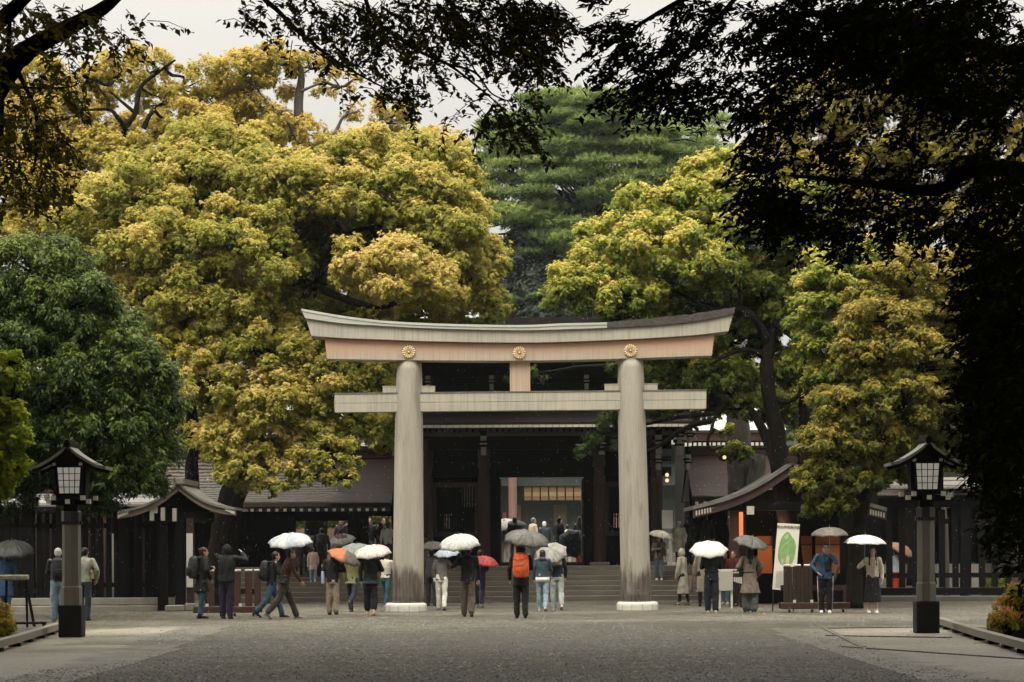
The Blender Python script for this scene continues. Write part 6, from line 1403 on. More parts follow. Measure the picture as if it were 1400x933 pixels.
# ------------------------------------------------------------------ umbrellas
def umat(rgb, transl=.25, k=.74, rough=.5):
    return cloth(rgb, k, transl, rough)
STEEL = surf('umbrella_steel', (.30, .29, .27), (.42, .40, .37), 12, rough=.35, metal=.6, bstr=0)
def umbrella(label, apex, hand_pt, dia, mats, n=8, rise=.25, inner=None, handle=(40, 35, 32), tipx=.07, split=None, group='open umbrellas', tilt=.28):
    """apex and hand point in world space; the shaft joins them and the canopy sits square on it"""
    apex, hp = Vector(apex), Vector(hand_pt)
    if tilt is not None:      # keep the apex in its line of sight while leaning the shaft by the wanted amount
        for _ in range(3):
            yn = hp.y-tilt*max(.15, apex.z-hp.z); kk = yn/apex.y; apex = Vector((apex.x*kk, yn, H+(apex.z-H)*kk))
    ax = (apex-hp).normalized(); L = (apex-hp).length
    e = empty('umbrella', hp, label, 'umbrella', group)
    rot = ax.to_track_quat('Z', 'Y').to_matrix(); A = apex-hp; r = dia/2; spin = random.uniform(0, .7)
    def cpt(t, a, mid):
        """t 0..1 from apex to rim; mid 0 on a rib, 1 half-way between ribs"""
        rr = r*math.sin(t*1.18)/math.sin(1.18)*(1-.12*mid*t*t); z = -rise*dia*(1-math.cos(t*1.18))/(1-math.cos(1.18))*1.0+mid*t*t*.012*dia-.020*mid*math.sin(math.pi*t)*dia
        return A+rot @ Vector((math.cos(a)*rr, math.sin(a)*rr, z))
    m = MB(); T = 7; Q = 4
    for p in range(n):
        am = spin+2*math.pi*(p+.5)/n; wx = (rot @ Vector((math.cos(am), math.sin(am), 0))).x; vs_ = []; 
        for i in range(T+1):
            for j in range(Q+1):
                a = spin+2*math.pi*(p+j/Q)/n; vs_.append(cpt(i/T, a, math.sin(math.pi*j/Q)))
        fs = [(i*(Q+1)+j, (i+1)*(Q+1)+j, (i+1)*(Q+1)+j+1, i*(Q+1)+j+1) for i in range(T) for j in range(Q)]
        m.add(vs_, fs, (split(p, wx) if split else 0))
    c = m.build('canopy', mats, e, True, local=True)
    s_ = c.modifiers.new('cloth', 'SOLIDIFY'); s_.thickness = .003; s_.offset = -1
    m = MB(); m.tube([Vector((0, 0, 0))-ax*.02, A], .007, 6); m.build('shaft', STEEL, e, local=True)
    m = MB(); m.tube([A-ax*.005, A+ax*tipx], [.008, .004], 6); m.build('tip', STEEL, e, local=True)
    m = MB()
    for p in range(n):
        a = spin+2*math.pi*p/n; m.tube([cpt(i/5, a, 0)-ax*.007 for i in range(6)], .003, 3); q_ = cpt(.55, a, 0)-ax*.008; m.tube([A-ax*.30*min(1, L), q_], .003, 3)
    m.build('ribs', STEEL, e, local=True)['kind'] = 'stuff'
    hm = MB(); b = Vector((0, 0, 0)); side = rot @ Vector((1, 0, 0))
    hm.tube([b+ax*.05, b-ax*.06, b-ax*.10, b-ax*.125+side*.02, b-ax*.12+side*.045, b-ax*.095+side*.055], [.013, .013, .012, .012, .011, .01], 8); hm.build('handle', cloth(handle), e, True, local=True)
    return e

# ------------------------------------------------------------------ bags
def backpack(label, pe, J, k, up, col, size=1.0, rain=None, side=0.0, logo=False):
    e = empty('backpack', pe.location, label, 'backpack', 'backpacks worn by visitors'); e.rotation_euler = pe.rotation_euler
    m = MB(); c = up(side, 1.22, -.24); w_, d_, h_ = .155*k*size, .10*k*size, .24*k*size
    m.rings([(c.x, c.y+dy*k, c.z+z*h_, a*w_, b*d_) for z, a, b, dy in ((-1, .55, .55, .01), (-.93, .9, .85, 0), (-.4, 1.02, 1.08, -.01), (.3, 1.0, .98, 0), (.78, .86, .8, .015), (.95, .6, .55, .03), (1.0, .25, .25, .03))], 20)
    o = m.build('pack', cloth(col if not rain else rain, .9, 0, .6), e, True, local=True); later(o, .018, 2)
    m = MB()
    for sx in (-1, 1): m.tube([c+Vector((sx*.085*k, .05*k, h_*.75)), up(sx*.11, 1.46, .02), up(sx*.125, 1.36, .15), up(sx*.13, 1.15, .13), c+Vector((sx*.11*k, .07*k, -h_*.7))], .018*k, 6)
    m.build('strap', cloth(col), e, True, local=True)
    if not rain:
        m = MB(); m.rings([(c.x, c.y-d_*.95, c.z+z*h_, a*w_, b*d_) for z, a, b in ((-.75, .5, .3), (-.65, .72, .42), (-.1, .74, .45), (.0, .5, .3))], 14); m.build('pocket', cloth(tuple(int(x*.8) for x in col)), e, True, local=True)
    if logo:
        m = MB()
        for i in range(6):
            a = i*1.05; q_ = c+Vector((math.cos(a)*.022*k+.02*k, -d_*1.12, math.sin(a)*.022*k+.02*k)); m.box((q_.x-.013, q_.y-.004, q_.z-.009), (q_.x+.013, q_.y+.02, q_.z+.009))
        m.build('emblem', cloth((170, 165, 155)), e, local=True)
        for z in (.45, -.05, -.5):
            m = MB(); m.tube([c+Vector((-w_*1.0, -d_*.2, z*h_+.03)), c+Vector((-w_*.6, -d_*.95, z*h_)), c+Vector((w_*.1, -d_*1.1, z*h_+.02)), c+Vector((w_*.95, -d_*.3, z*h_+.05))], .008*k, 5); m.build('fold', cloth(rain), e, True, local=True)
    return e
def bag(label, pe, at, size, col, strap_to=None, name='shoulder_bag', flap=True, kcat='bag'):
    """bag hanging at a body-space point; strap runs up to strap_to"""
    e = empty(name, pe.location, label, kcat); e.rotation_euler = pe.rotation_euler
    a = Vector(at); sx, sy, sz = size; m = MB(); m.box(a-Vector((sx, sy, sz)), a+Vector((sx, sy, sz)), ch=min(sx, sy, sz)*.5); m.build('pouch', cloth(col), e, True, local=True)
    if flap: m = MB(); m.box(a+Vector((-sx*1.02, -sy*1.06, sz*.1)), a+Vector((sx*1.02, sy*1.06, sz*1.05)), ch=min(sx, sy, sz)*.45); m.build('flap', cloth(tuple(int(x*.85) for x in col)), e, True, local=True)
    if strap_to:
        pts = [a+Vector((sx*.8, 0, sz*.8))]+[Vector(p) for p in strap_to]+[a+Vector((-sx*.8, 0, sz*.8))]; m = MB(); m.tube(pts, .011, 6); m.build('strap', cloth(tuple(int(x*.7) for x in col)), e, True, local=True)
    return e
# ------------------------------------------------------------------ the visitors
def ump(px, py, Y): return P(px, py, Y)
def hgt(g, py): return (P(700, py, g.y).z-g.z)
BLK, NAVY, JEAN, LJEAN = (30, 30, 33), (28, 38, 52), (52, 84, 104), (120, 150, 165)
# left pair by the barrier
g = G(276, 846); pe, J, k, up = person('woman in dark fur-hooded coat and blue jeans facing right beside the barrier', g, -62, hgt(g, 747), (.05, -.08), arms={'L': 'chest', 'R': 'pocket'}, top=('puffer', (34, 29, 27), .62, .5), bottom=('trousers', (46, 88, 108), .9), hair='brown', style='bun', shoes=(30, 28, 27), female=True, hood='down', look=-15)
backpack('black backpack on the woman in the fur-hooded coat', pe, J, k, up, (38, 40, 42), 1.15)
def furhood(e, J, k, up, hd, nk): pass
g = G(310, 846.5); pe, J, k, up = person('person in black hooded jacket and purple trousers raising a camera, back turned', g, -8, hgt(g, 744), (.04, -.04), arms={'L': 'face', 'R': (.10, .30, .10)}, top=('puffer', (26, 28, 29), .84), bottom=('trousers', (44, 30, 56), 1.15), hood='up', shoes=(52, 40, 36))
# couple under the white striped umbrella
g = G(372, 844.5); gy = g.y; h_ = ump(393, 757, gy)
pe, J, k, up = person('person with black backpack and blue jeans mostly hidden behind the brown jacket', g, -75, 1.64, (.38, -.34), (.1, .35), {'L': 'down', 'R': 'fwd'}, ('jacket', (34, 33, 34), .84), ('trousers', (44, 84, 106), 1.15), shoes=(60, 55, 50), lean=.06)
backpack('black backpack on the jeans-wearing walker under the white striped umbrella', pe, J, k, up, (36, 38, 42), 1.1)
g2 = G(389, 846.5); ap = ump(396, 730, g2.y); 
pe, J, k, up = person('man in rust-brown jacket striding right under a white striped umbrella', g2, -72, 1.72, (.42, -.40), (.08, .30), {'L': Vector((P(399, 764, g2.y-.12))), 'R': 'fwd'}, ('jacket', (86, 52, 42), .86), ('trousers', (68, 60, 54), 1.15), shoes=(150, 145, 138), lean=.10)
bag('olive-grey bag slung behind the brown-jacketed man', pe, up(.19, .97, -.10), (.05, .12, .10), (66, 66, 55), [up(.05, 1.2, -.2), up(-.1, 1.47, -.02), up(.05, 1.25, .16)])
def ush(p, wx): return 0 if p % 2 else 1
umbrella('large white umbrella with pale blue edge over the brown-jacketed man', ap, grip(pe, 'L'), 1.12, [umat((238, 240, 234)), umat((205, 220, 222))], split=ush, rise=.2)
# orange-and-grey umbrella
g = G(455, 841); pe, J, k, up = person('person in black jacket and beige trousers under the orange and grey umbrella', g, -6, 1.62, (.05, -.03), arms={'R': P(462, 781, g.y+.12), 'L': 'down'}, top=('jacket', (30, 31, 34), .86), bottom=('trousers', (150, 134, 112), 1.25), shoes=(40, 36, 34))
umbrella('tilted half orange half grey umbrella above beige trousers', P(474, 754, g.y-.25), grip(pe, 'R'), .92, [umat((224, 128, 70)), umat((112, 106, 92)), umat((200, 80, 50))], split=lambda p, wx: 0 if wx < -.25 else 1, rise=.22)
bag('light blue bag held beside the beige-trousered person', pe, up(-.26, .98, .0), (.035, .10, .16), (150, 180, 205), None, 'hand_bag', False)
g = G(482, 837); pe, J, k, up = person('walker in olive-green vest and dark trousers with heel lifted', g, -14, 1.60, (.22, -.45), (.05, .55), {'L': 'down', 'R': 'chest'}, ('vest', (128, 124, 76), .80, .5), ('trousers', (36, 44, 58), 1.0), shoes=(88, 80, 74), female=True)
umbrella('pale grey see-through umbrella behind the cream pink-rimmed one', P(488, 744, g.y), grip(pe, 'R'), .95, [umat((176, 180, 172), .4)], rise=.2)
g = G(507, 842); pe, J, k, up = person('person in dark navy jacket and cropped black trousers under the cream umbrella', g, -4, 1.66, (.10, -.12), (.05, .2), {'R': P(512, 776, g.y+.1), 'L': 'down'}, ('jacket', (38, 44, 50), .80), ('crop', (22, 23, 26), 1.25), shoes=(196, 158, 140), hem=((26, 62, 74), .80, .88))
umbrella('cream umbrella with pinkish rim over the navy-jacketed person', P(508, 746, g.y-.15), grip(pe, 'R'), 1.0, [umat((238, 228, 214)), umat((232, 190, 184))], split=lambda p, wx: 1 if wx > .85 else 0, rise=.22)
bag('small tan shoulder strap bag on the navy-jacketed person', pe, up(.19, 1.02, .03), (.03, .08, .06), (120, 105, 85), [up(.12, 1.25, -.16), up(-.08, 1.46, -.08), up(0, 1.3, .17)], flap=False)
g = G(528, 831); pe, J, k, up = person('person in cream top and teal jeans beside the left torii pillar', g, -30, 1.60, (.25, -.2), arms={'R': 'chest', 'L': 'chest'}, top=('jacket', (214, 202, 184), .90), bottom=('trousers', (34, 88, 98), 1.0), shoes=(170, 170, 165), female=True, style='bob', hair='brown')
# people on the stairs at the left
def gz(px, py, z): return G(px, py, z)
ZS = [ZC/7*i for i in range(8)]
def on_step(px, i): 
    Y = 77.5+(i-.5)*.36+(.6 if i == 7 else 0); q = P(px, 780, Y); return Vector((q.x, Y, ZS[i]))
g = on_step(408, 5); pe, J, k, up = person('figure in a long plum-brown coat climbing the left steps', g, 5, 1.46, (.2, -.05), (.3, .05), top=('coat', (74, 54, 54), .36, .5), bottom=('trousers', (30, 28, 30)), hair='black', shoes=(60, 45, 42), female=True)
bag('turquoise bag beside the plum-brown coat', pe, up(.26, 1.28, .03), (.06, .09, .11), (52, 120, 148), None, 'hand_bag', False)
g = on_step(440, 5); pe, J, k, up = person('tall person in dark green jacket and black backpack on the left steps', g, 0, 1.60, (.15, -.05), (.25, 0), top=('jacket', (42, 44, 40), .80), bottom=('trousers', (58, 46, 42), 1.2), shoes=(50, 42, 40))
backpack('black backpack on the tall person climbing the left steps', pe, J, k, up, (26, 28, 32), 1.2)
g = on_step(428, 4); pe, J, k, up = person('child in pale pink coat and light jeans on the left steps', g, 5, 1.12, (.12, -.08), top=('coat', (214, 186, 172), .60, .5), bottom=('trousers', (140, 160, 176), 1.0), hair='brown', shoes=(200, 196, 188), female=True)
g = on_step(421, 6); pe, J, k, up = person('person hidden behind the pale umbrella on the left steps', g, 0, 1.40, top=('jacket', (120, 112, 100), .8), bottom=('trousers', (70, 66, 64)), arms={'R': 'chest'})
umbrella('translucent pale umbrella left of the tall dark-jacketed climber', P(424, 735, g.y-.3), grip(pe, 'R'), .95, [umat((206, 208, 198), .4)], rise=.22)
g = on_step(466, 6); pe, J, k, up = person('person in dull pink jacket under a white umbrella on the left steps', g, -10, 1.42, top=('jacket', (150, 112, 110), .84), bottom=('trousers', (60, 55, 55)), arms={'L': 'chest'}, hair='black')
umbrella('round white umbrella right of the tall dark-jacketed climber', P(464, 731.5, g.y-.2), grip(pe, 'L'), 1.02, [umat((236, 234, 224), .35)], rise=.26)
g = on_step(518, 7)+Vector((0, 1.0, 0)); pe, J, k, up = person('person in dark top holding a red umbrella near the corridor opening', g, -20, 1.46, top=('jacket', (48, 42, 46), .84), bottom=('trousers', (40, 40, 46)), arms={'L': 'chest'}, hair='brown', style='long', female=True)
umbrella('small red umbrella near the corridor opening left of the torii', P(515, 732.5, g.y-.2), grip(pe, 'L'), .78, [umat((196, 74, 68), .2)], rise=.22)
g = on_step(530, 7)+Vector((0, .2, 0)); pe, J, k, up = person('person in grey-white top at the left pillar edge on the terrace', g, 10, 1.45, top=('shirt', (180, 180, 178), .86), bottom=('trousers', (52, 52, 58)), hair='brown')
for px, c, a in ((506, (30, 44, 56), 0), (524, (36, 46, 58), 20), (468, (52, 44, 44), -20)):
    q = P(px, 780, 88); pe, *_ = person({506: 'dark blue figure seen through the narrow left opening', 524: 'dark figure right of another in the narrow left opening', 468: 'dim figure standing beyond the wide left opening'}[px], Vector((q.x, 88, ZC)), 180+a, 1.72, top=('jacket', c, .8), bottom=('trousers', (40, 40, 44)))

# centre group
g = G(604, 835); pe, J, k, up = person('person in grey hoodie and white trousers walking toward the steps', g, -6, 1.60, (.10, -.16), (.05, .25), {'R': P(612, 772, g.y+.15), 'L': 'down'}, ('hoodie', (108, 106, 98), .86), ('trousers', (222, 218, 206), 1.1), shoes=(120, 112, 104), hood='down', female=True)
umbrella('pale blue umbrella over the grey hoodie', P(610, 751, g.y-.1), grip(pe, 'R'), .72, [umat((196, 212, 226), .3)], rise=.2)
bag('small white plush charm bag by the grey hoodie', pe, up(-.2, .86, .02), (.04, .05, .06), (190, 186, 176), None, 'hand_bag', False)
g = G(640, 843.5); pe, J, k, up = person('man in black jacket and brown-grey trousers under the big white umbrella', g, -4, 1.72, (.10, -.10), (.04, .22), {'L': P(631, 768, g.y+.05), 'R': 'down'}, ('jacket', (24, 26, 28), .84), ('trousers', (92, 82, 70), 1.2), shoes=(60, 54, 50), hood='down')
umbrella('big white umbrella over the man in black jacket at the centre', P(627, 731, g.y-.2), grip(pe, 'L'), 1.06, [umat((226, 228, 216), .25)], rise=.27)
g = G(656, 831); pe, J, k, up = person('person in dark patterned jacket and dark jeans with a coral umbrella', g, -12, 1.62, (.08, -.1), (.04, .2), {'R': P(659, 786, g.y+.1), 'L': 'down'}, ('jacket', (46, 46, 52), .86), ('trousers', (34, 42, 56), .95), shoes=(150, 140, 130))
m = MB(); q = up(.235, 1.32, -.03); m.ball(q, (.018, .05, .05), 0, 8); m.build('sleeve_patch', cloth((210, 150, 140)), pe, True, local=True)
umbrella('coral red umbrella tilted sideways behind the man in black', P(664, 761, g.y-.35), grip(pe, 'R'), .86, [umat((226, 84, 80), .25), umat((205, 70, 66), .25)], split=ush, rise=.22)
g = G(590, 829); pe, J, k, up = person('person mostly hidden behind the left pillar under a clear umbrella', g, 0, 1.66, arms={'R': 'chest'}, top=('jacket', (54, 52, 50), .84), bottom=('trousers', (40, 44, 50)))
umbrella('clear grey umbrella tilted beside the left pillar', P(592, 741, g.y-.4), grip(pe, 'R'), .74, [umat((120, 118, 106), .5)], rise=.22)
g = on_step(582, 3); pe, J, k, up = person('person hidden by the left pillar holding a small white umbrella', g, 0, 1.55, arms={'R': 'chest'}, top=('jacket', (70, 68, 66), .84), bottom=('trousers', (60, 60, 60)))
umbrella('small cream umbrella poking out right of the left pillar', P(579, 752, g.y-.2), grip(pe, 'R'), .80, [umat((214, 208, 192), .3)], rise=.24)
g = G(712.5, 845.5); pe, J, k, up = person('person all in black with an orange backpack under the dark grey umbrella', g, 0, 1.74, (.05, -.06), (.02, .06), {'R': 'chest', 'L': 'down'}, ('jacket', (22, 21, 21), .72, .2), ('trousers', (44, 42, 38), 1.15), shoes=(26, 25, 25), hood='up')
backpack('bright orange backpack rain cover with grey emblem at the centre', pe, J, k, up, (40, 34, 30), 1.22, (222, 92, 26), logo=True)
umbrella('wide dark grey umbrella over the orange backpack', P(722, 725.5, g.y-.2), grip(pe, 'R'), 1.16, [umat((106, 102, 92), .1), umat((98, 94, 85), .1)], split=ush, rise=.24)
g = G(742, 836); pe, J, k, up = person('person in blue denim jacket with white hem and pale jeans', g, -5, 1.62, (.12, -.16), (.05, .3), {'R': 'chest', 'L': 'down'}, ('jacket', (50, 72, 88), .84), ('trousers', (130, 160, 172), 1.1), hem=((222, 216, 202), .80, .93), shoes=(190, 185, 175), hood='down', hair='brown', style='bob', female=True)
g = G(762, 834.5); pe, J, k, up = person('person in dark navy sweater with cream scarf and pale trousers', g, 4, 1.66, (.10, -.18), (.05, .35), {'L': 'chest', 'R': 'down'}, ('sweater', (34, 48, 60), .90), ('trousers', (166, 174, 168), 1.15), scarf=(196, 184, 160), shoes=(196, 190, 180), female=True, hair='brown', style='bob')
bag('cream cross-body bag on the navy sweater', pe, up(-.02, 1.30, -.19), (.13, .05, .07), (196, 184, 158), [up(.1, 1.45, -.03), up(.1, 1.2, .16), up(-.18, .98, .08), up(-.19, 1.05, -.09)], flap=False)
umbrella('crumpled clear plastic umbrella with white rim over the couple in jeans', P(752, 750, g.y-.35), grip(pe, 'L'), .92, [umat((218, 214, 200), .45), umat((200, 198, 184), .45)], split=ush, rise=.22, tilt=.85)
# inside the doorway
def inside(px, Y, label, face, h, colr, **kw):
    q = P(px, 780, Y); return person(label, Vector((q.x, Y, ZC)), face, h, top=('jacket', colr, .8), **kw)
pe, J, k, up = inside(728, 92, 'bald man in cream coat beyond the doorway', -60, 1.76, (196, 176, 150), hair='grey', bottom=('trousers', (60, 60, 60)))
pe, J, k, up = inside(745, 96, 'person in white cap and dark clothes beyond the doorway', 20, 1.66, (44, 58, 62), hair=(226, 220, 206), bottom=('trousers', (40, 46, 50)))
pe, J, k, up = inside(763.5, 88, 'man in dark navy coat standing in the doorway', -55, 1.72, (24, 32, 44), bottom=('trousers', (28, 30, 36)))
pe, J, k, up = inside(776, 93, 'person in bright white clothing beyond the doorway', 0, 1.5, (226, 222, 210), bottom=('trousers', (170, 168, 160)))
pe, J, k, up = inside(792, 87, 'long-haired woman in dark coat at the right door post', -40, 1.72, (30, 34, 44), hair='brown', style='long', bottom=('trousers', (30, 36, 48)), female=True)
umbrella('dark navy umbrella lowered at the right door post', P(781, 744, 86.2), grip(pe, 'L')+Vector((0, -.2, -.1)), 1.1, [umat((24, 42, 62), .05)], rise=.25, tilt=None)
pe, J, k, up = inside(690, 90, 'dim person under a white umbrella inside the left of the doorway', 0, 1.66, (60, 60, 62), bottom=('trousers', (150, 148, 140)), arms={'R': 'chest'})
umbrella('white umbrella inside the left of the doorway', P(688, 710, 89.7), grip(pe, 'R'), 1.1, [umat((214, 210, 196), .35)], rise=.3)
pe, J, k, up = inside(704, 86, 'dark figure under a black umbrella inside the doorway', 0, 1.7, (30, 32, 38), bottom=('trousers', (120, 116, 108)), arms={'R': 'chest'})
umbrella('black pointed umbrella inside the doorway above the grey one', P(707, 712, 85.6), grip(pe, 'R'), .72, [umat((20, 24, 26), .02)], rise=.2)
for px, py in ((791.5, 761), (797.5, 758)):
    c = P(px, 770, 86.5); e = empty('traffic_cone', (c.x, 86.5, ZC), 'small red cone on the floor left of another at the right door post' if px < 795 else 'small red cone on the floor nearest the right door post', 'cone', 'red cones in the doorway')
    m = MB(); m.tube([(0, 0, .02), (0, 0, .4)], [.10, .03], 14); m.build('cone', cloth((226, 80, 60)), e, True, local=True); m = MB(); m.box((-.12, -.12, 0), (.12, .12, .03), ch=.01); m.build('base', cloth((150, 50, 40)), e, local=True)

# right side
g = on_step(901, 4); pe, J, k, up = person('man in beige jacket and jeans coming down the right steps', g, 176, 1.44, (.14, -.1), (.05, .2), {'R': 'chest', 'L': 'down'}, ('jacket', (150, 134, 116), .84), ('trousers', (92, 116, 124), 1.05), hair='black', shoes=(226, 222, 212))
umbrella('cream umbrella with pointed tip over the man on the right steps', P(905, 725.5, g.y+.05), grip(pe, 'R'), .86, [umat((222, 214, 196), .3)], rise=.26, tipx=.12, tilt=.1)
bag('brown shoulder bag on the man coming down the steps', pe, up(-.1, 1.0, .17), (.10, .04, .10), (110, 96, 76), [up(-.18, 1.2, .1), up(.1, 1.46, .02), up(.1, 1.2, .16)])
m = MB(); q = up(0, 1.2, .135); m.box((q.x-.05, q.y-.03, q.z-.25), (q.x+.05, q.y+.02, q.z+.2), ch=.02); m.build('shirt_front', cloth((32, 34, 38)), pe, True, local=True)
g = G(934, 828); pe, J, k, up = person('person in translucent pale hooded raincoat and dark leggings', g, 60, 1.62, (.14, -.12), (.1, .1), {'L': 'down', 'R': 'fwd'}, ('raincoat', (206, 200, 180), .34, .55), ('trousers', (30, 30, 34), .8), hood='up', shoes=(120, 112, 100), female=True, look=30)
bag('beige paper bag carried by the raincoat wearer', pe, up(.34, .66, .02), (.05, .16, .24), (150, 132, 108), [up(.32, .98, .0)], 'paper_bag', False)
g = G(962, 829.5); pe, J, k, up = person('person in long beige coat standing behind the all-black figure', g, 0, 1.70, top=('coat', (158, 146, 126), .40, .3), bottom=('trousers', (30, 30, 32), .9), shoes=(26, 26, 28), female=True)
g = G(973, 838.5); pe, J, k, up = person('person in black jacket and black trousers under the bright white umbrella', g, 0, 1.70, (.05, -.06), arms={'L': 'chest', 'R': 'chest'}, top=('jacket', (26, 30, 32), .90), bottom=('trousers', (24, 30, 40), 1.3), shoes=(196, 188, 172), belt=(44, 42, 40))
umbrella('bright white umbrella tilted toward the camera on the right', P(969, 743, g.y-.62), grip(pe, 'L')+Vector((0, -.02, .05)), 1.02,  [umat((248, 246, 238), .3)], rise=.2, tilt=.45)
g = G(992, 826.5); pe, J, k, up = person('person in black jacket and blue jeans behind the blank notice board', g, 160, 1.56, top=('jacket', (28, 28, 30), .9), bottom=('trousers', (86, 122, 134), .95), hair='brown', shoes=(215, 210, 200), look=40)
g = P(1004, 780, 68.5); pe, J, k, up = person('dim person in dark red top at the booth table', Vector((g.x, 68.5, 0)), 150, 1.56, top=('jacket', (92, 34, 30), .86), bottom=('trousers', (36, 30, 32)), hair='brown')
g = G(1025.5, 837.5); pe, J, k, up = person('woman in taupe trench coat with long dark hair under the slate umbrella', g, 6, 1.66, (.04, -.05), arms={'L': P(1017, 778, g.y+.15), 'R': 'pocket'}, top=('coat', (122, 108, 94), .48, 1.5), bottom=('trousers', (86, 92, 86), 1.75), hair='black', style='long', shoes=(150, 142, 130), female=True, belt=(104, 92, 80))
umbrella('slate grey umbrella above the taupe trench coat', P(1029, 734, g.y-.08), grip(pe, 'L'), .95, [umat((104, 102, 94), .1), umat((94, 92, 85), .1)], split=ush, rise=.22)
bag('black shoulder bag on the taupe trench coat', pe, up(-.22, 1.08, .06), (.04, .10, .10), (26, 25, 26), [up(-.2, 1.3, .1), up(-.13, 1.46, 0), up(-.2, 1.3, -.08)])
g = G(1128.5, 838.5); pe, J, k, up = person('man in bright blue jacket and black striped track trousers facing the camera', g, 176, 1.72, (.05, -.05), arms={'L': 'ear', 'R': 'hips'}, top=('jacket', (24, 88, 124), .84), bottom=('trousers', (24, 24, 26), 1.1), stripe=(180, 176, 168), hair='black', shoes=(226, 222, 214))
umbrella('taupe umbrella above the man in the blue jacket', P(1134, 721, g.y+.05), grip(pe, 'L'), 1.0, [umat((122, 112, 98), .1), umat((108, 100, 88), .1)], split=ush, rise=.2, tilt=.1)
bag('black sling bag across the blue jacket', pe, up(-.06, 1.14, .17), (.07, .04, .11), (26, 26, 30), [up(-.18, 1.25, .1), up(.1, 1.46, .03), up(.14, 1.2, .14)])
g = G(1193, 838.5); pe, J, k, up = person('woman in cream jacket and long black skirt facing the camera', g, 178, 1.62, (.05, -.04), arms={'R': P(1182, 771, g.y-.2), 'L': 'down'}, top=('jacket', (206, 196, 176), .93), bottom=('skirt', (24, 23, 24), 1.05, .28), hair='black', style='frontlong', shoes=(236, 232, 224), female=True)
m = MB(); q = up(0, 1.2, .128); m.box((q.x-.045, q.y-.03, q.z-.27), (q.x+.045, q.y+.015, q.z+.2), ch=.02); m.build('shirt_front', cloth((190, 178, 160)), pe, True, local=True)
umbrella('flat white umbrella with dark lining over the cream jacket', P(1183, 731.5, g.y+.12), grip(pe, 'R'), 1.08, [umat((240, 236, 226), .03)], rise=.2, tilt=.06)
g = P(1226, 815, 77); pe, J, k, up = person('shrine attendant in pale blue top and red trousers behind the right fence', Vector((g.x, 77, 0)), 20, 1.60, top=('shirt', (176, 192, 204), .90), bottom=('trousers', (222, 62, 34), 1.2), shoes=(226, 90, 60), arms={'R': 'chest'}, female=True)
umbrella('tan umbrella behind the right fence above the red trousers', P(1236, 745, 76.9), grip(pe, 'R'), .95, [umat((176, 130, 96), .2)], rise=.25)
# by the booth, further in
for px, Y, lab, c, h, f in ((944, 80.9, 'dark-dressed woman standing on the terrace left of the booth', (26, 26, 32), 1.62, 30), (955, 82, 'person in pale blue shirt on the terrace behind the bright white umbrella', (150, 166, 176), 1.6, 0), (965, 81.2, 'dark figure on the terrace under the booth eave', (30, 30, 34), 1.72, -20), (978, 81.6, 'dark blue figure on the terrace nearest the lamp post', (34, 44, 56), 1.7, 40)):
    q = P(px, 780, Y); person(lab, Vector((q.x, Y, ZC)), f, h, top=('jacket', c, .8), bottom=('trousers', (34, 34, 42)), style='long' if px == 944 else 'short', female=px == 944)
q = P(929, 780, 80.7); person('small figure in pale raincoat higher on the terrace at right', Vector((q.x, 80.7, ZC)), 160, 1.45, top=('raincoat', (170, 164, 146), .5, .4), bottom=('trousers', (60, 60, 60)), hood='up')
# far left
g = G(80, 851); pe, J, k, up = person('person with white cap, black bag and light blue jeans left of the lantern', g, 14, 1.70, (.03, -.05), arms={'L': 'chest', 'R': 'chest'}, top=('jacket', (56, 56, 56), .92), bottom=('trousers', (116, 150, 166), 1.25), hair=(190, 186, 176), shoes=(120, 115, 108))
backpack('black backpack with grey shoulder straps left of the lantern', pe, J, k, up, (28, 28, 30), 1.1)
g = G(115.5, 849); pe, J, k, up = person('person in sage-grey shirt and dark jeans partly behind the left lantern', g, -10, 1.72, (.03, -.05), arms={'R': 'pocket'}, top=('shirt', (150, 152, 136), .88), bottom=('trousers', (44, 52, 62), 1.1), shoes=(60, 55, 50))
bag('beige shoulder bag on the sage-grey shirt', pe, up(.20, 1.06, .02), (.035, .10, .11), (150, 130, 100), [up(.17, 1.25, -.1), up(.12, 1.46, 0), up(.17, 1.25, .1)])
g = G(8, 846); pe, J, k, up = person('person in bright blue coat behind the dark umbrella at the left edge', g, -20, 1.66, top=('coat', (24, 74, 118), .55, .3), bottom=('trousers', (46, 88, 120)), arms={'R': 'chest'}, shoes=(80, 80, 84))
umbrella('dark grey umbrella at the left edge above the wooden stand', P(16, 739.5, g.y-.35), grip(pe, 'R'), 1.15, [umat((88, 90, 84), .1), umat((78, 80, 75), .1)], split=ush, rise=.26)

# ------------------------------------------------------------------ rain
m = MB()
for _ in range(7500):
    Y = random.uniform(44, 80); X = random.uniform(-.22, .22)*Y; Z = random.uniform(.2, 1.57+.235*Y)
    r = random.uniform(.0025, .0052); L = r*random.uniform(1.2, 3.2); sl = L*.25
    m.add([(X+sl, Y, Z+L), (X-r, Y, Z), (X, Y-r, Z), (X+r, Y, Z), (X, Y+r, Z), (X-sl, Y, Z-L)], [(0, 1, 2), (0, 2, 3), (0, 3, 4), (0, 4, 1), (5, 2, 1), (5, 3, 2), (5, 4, 3), (5, 1, 4)])
o = m.build('rain', surf('rain_drop', (.62, .63, .62), (.75, .76, .75), 3, rough=.15, bstr=0)); tag(o, kind='stuff')  # whitish drop colour stands in for sky light refracted by the water

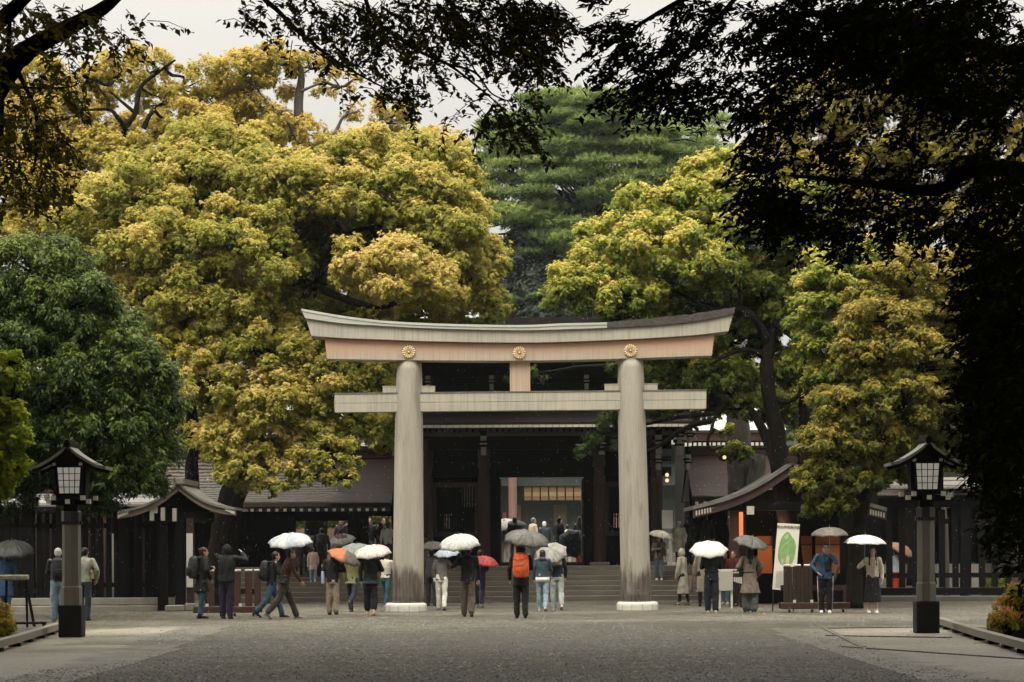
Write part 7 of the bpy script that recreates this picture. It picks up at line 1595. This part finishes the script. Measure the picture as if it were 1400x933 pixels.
# ------------------------------------------------------------------ fuse bodies and clothes into continuous meshes
bpy.context.view_layer.update()
dg = bpy.context.evaluated_depsgraph_get(); dg.update()
from mathutils import noise as mnoise
def folds(me, o):
    n = len(me.vertices); co = np.empty(n*3, np.float32); no = np.empty(n*3, np.float32); me.vertices.foreach_get('co', co); me.vertex_normals.foreach_get('vector', no)
    co = co.reshape(-1, 3); no = no.reshape(-1, 3); s = random.uniform(0, 90); amp = .020 if o.name.startswith(('trousers', 'coat', 'raincoat')) else .017
    d = np.array([mnoise.noise((x*9+s, y*9, z*5.5+x*3))*.7+mnoise.noise((x*19+s, y*19, z*15))*.38-.15*abs(mnoise.noise((x*5, y*5+s, z*22))) for x, y, z in co])
    me.vertices.foreach_set('co', (co+no*(d*amp)[:, None]).astype(np.float32).ravel()); me.update()
done = []
for o, keep in REMESH:
    me = bpy.data.meshes.new_from_object(o.evaluated_get(dg)); done.append((o, keep, me))
for o, keep, me in done:
    o.modifiers.clear(); old = o.data; mats = [mm for mm in old.materials]; o.data = me; me.materials.clear()
    for mm in mats: me.materials.append(mm)
    if keep is not None:
        n0 = len(me.vertices); vs_ = [tuple(v.co) for v in me.vertices]; fs = [tuple(p.vertices) for p in me.polygons]
        vs_ += keep.v; f2 = fs+[tuple(i+n0 for i in f) for f in keep.f]; nm = bpy.data.meshes.new('body'); nm.from_pydata(vs_, [], f2)
        for mm in mats: nm.materials.append(mm)
        nm.polygons.foreach_set('material_index', [0]*len(fs)+keep.m); nm.polygons.foreach_set('use_smooth', [True]*len(f2)); nm.update(); o.data = nm
    else:
        if not o.name.startswith(('hair', 'pack')): folds(me, o)
        o.data.polygons.foreach_set('use_smooth', [True]*len(o.data.polygons))

# ------------------------------------------------------------------ rain haze in the air
hm, hnt, hout = newmat('rain_haze')
pv = N(hnt, 'ShaderNodeVolumePrincipled'); pv.inputs['Color'].default_value = (.86, .93, .95, 1); pv.inputs['Density'].default_value = 0.00018; pv.inputs['Anisotropy'].default_value = 0.2
hnt.links.new(pv.outputs[0], hout.inputs['Volume'])
m = MB(); m.box((-420, -62, -1), (420, 905, 45)); hz = m.build('haze', hm); tag(hz, kind='stuff')
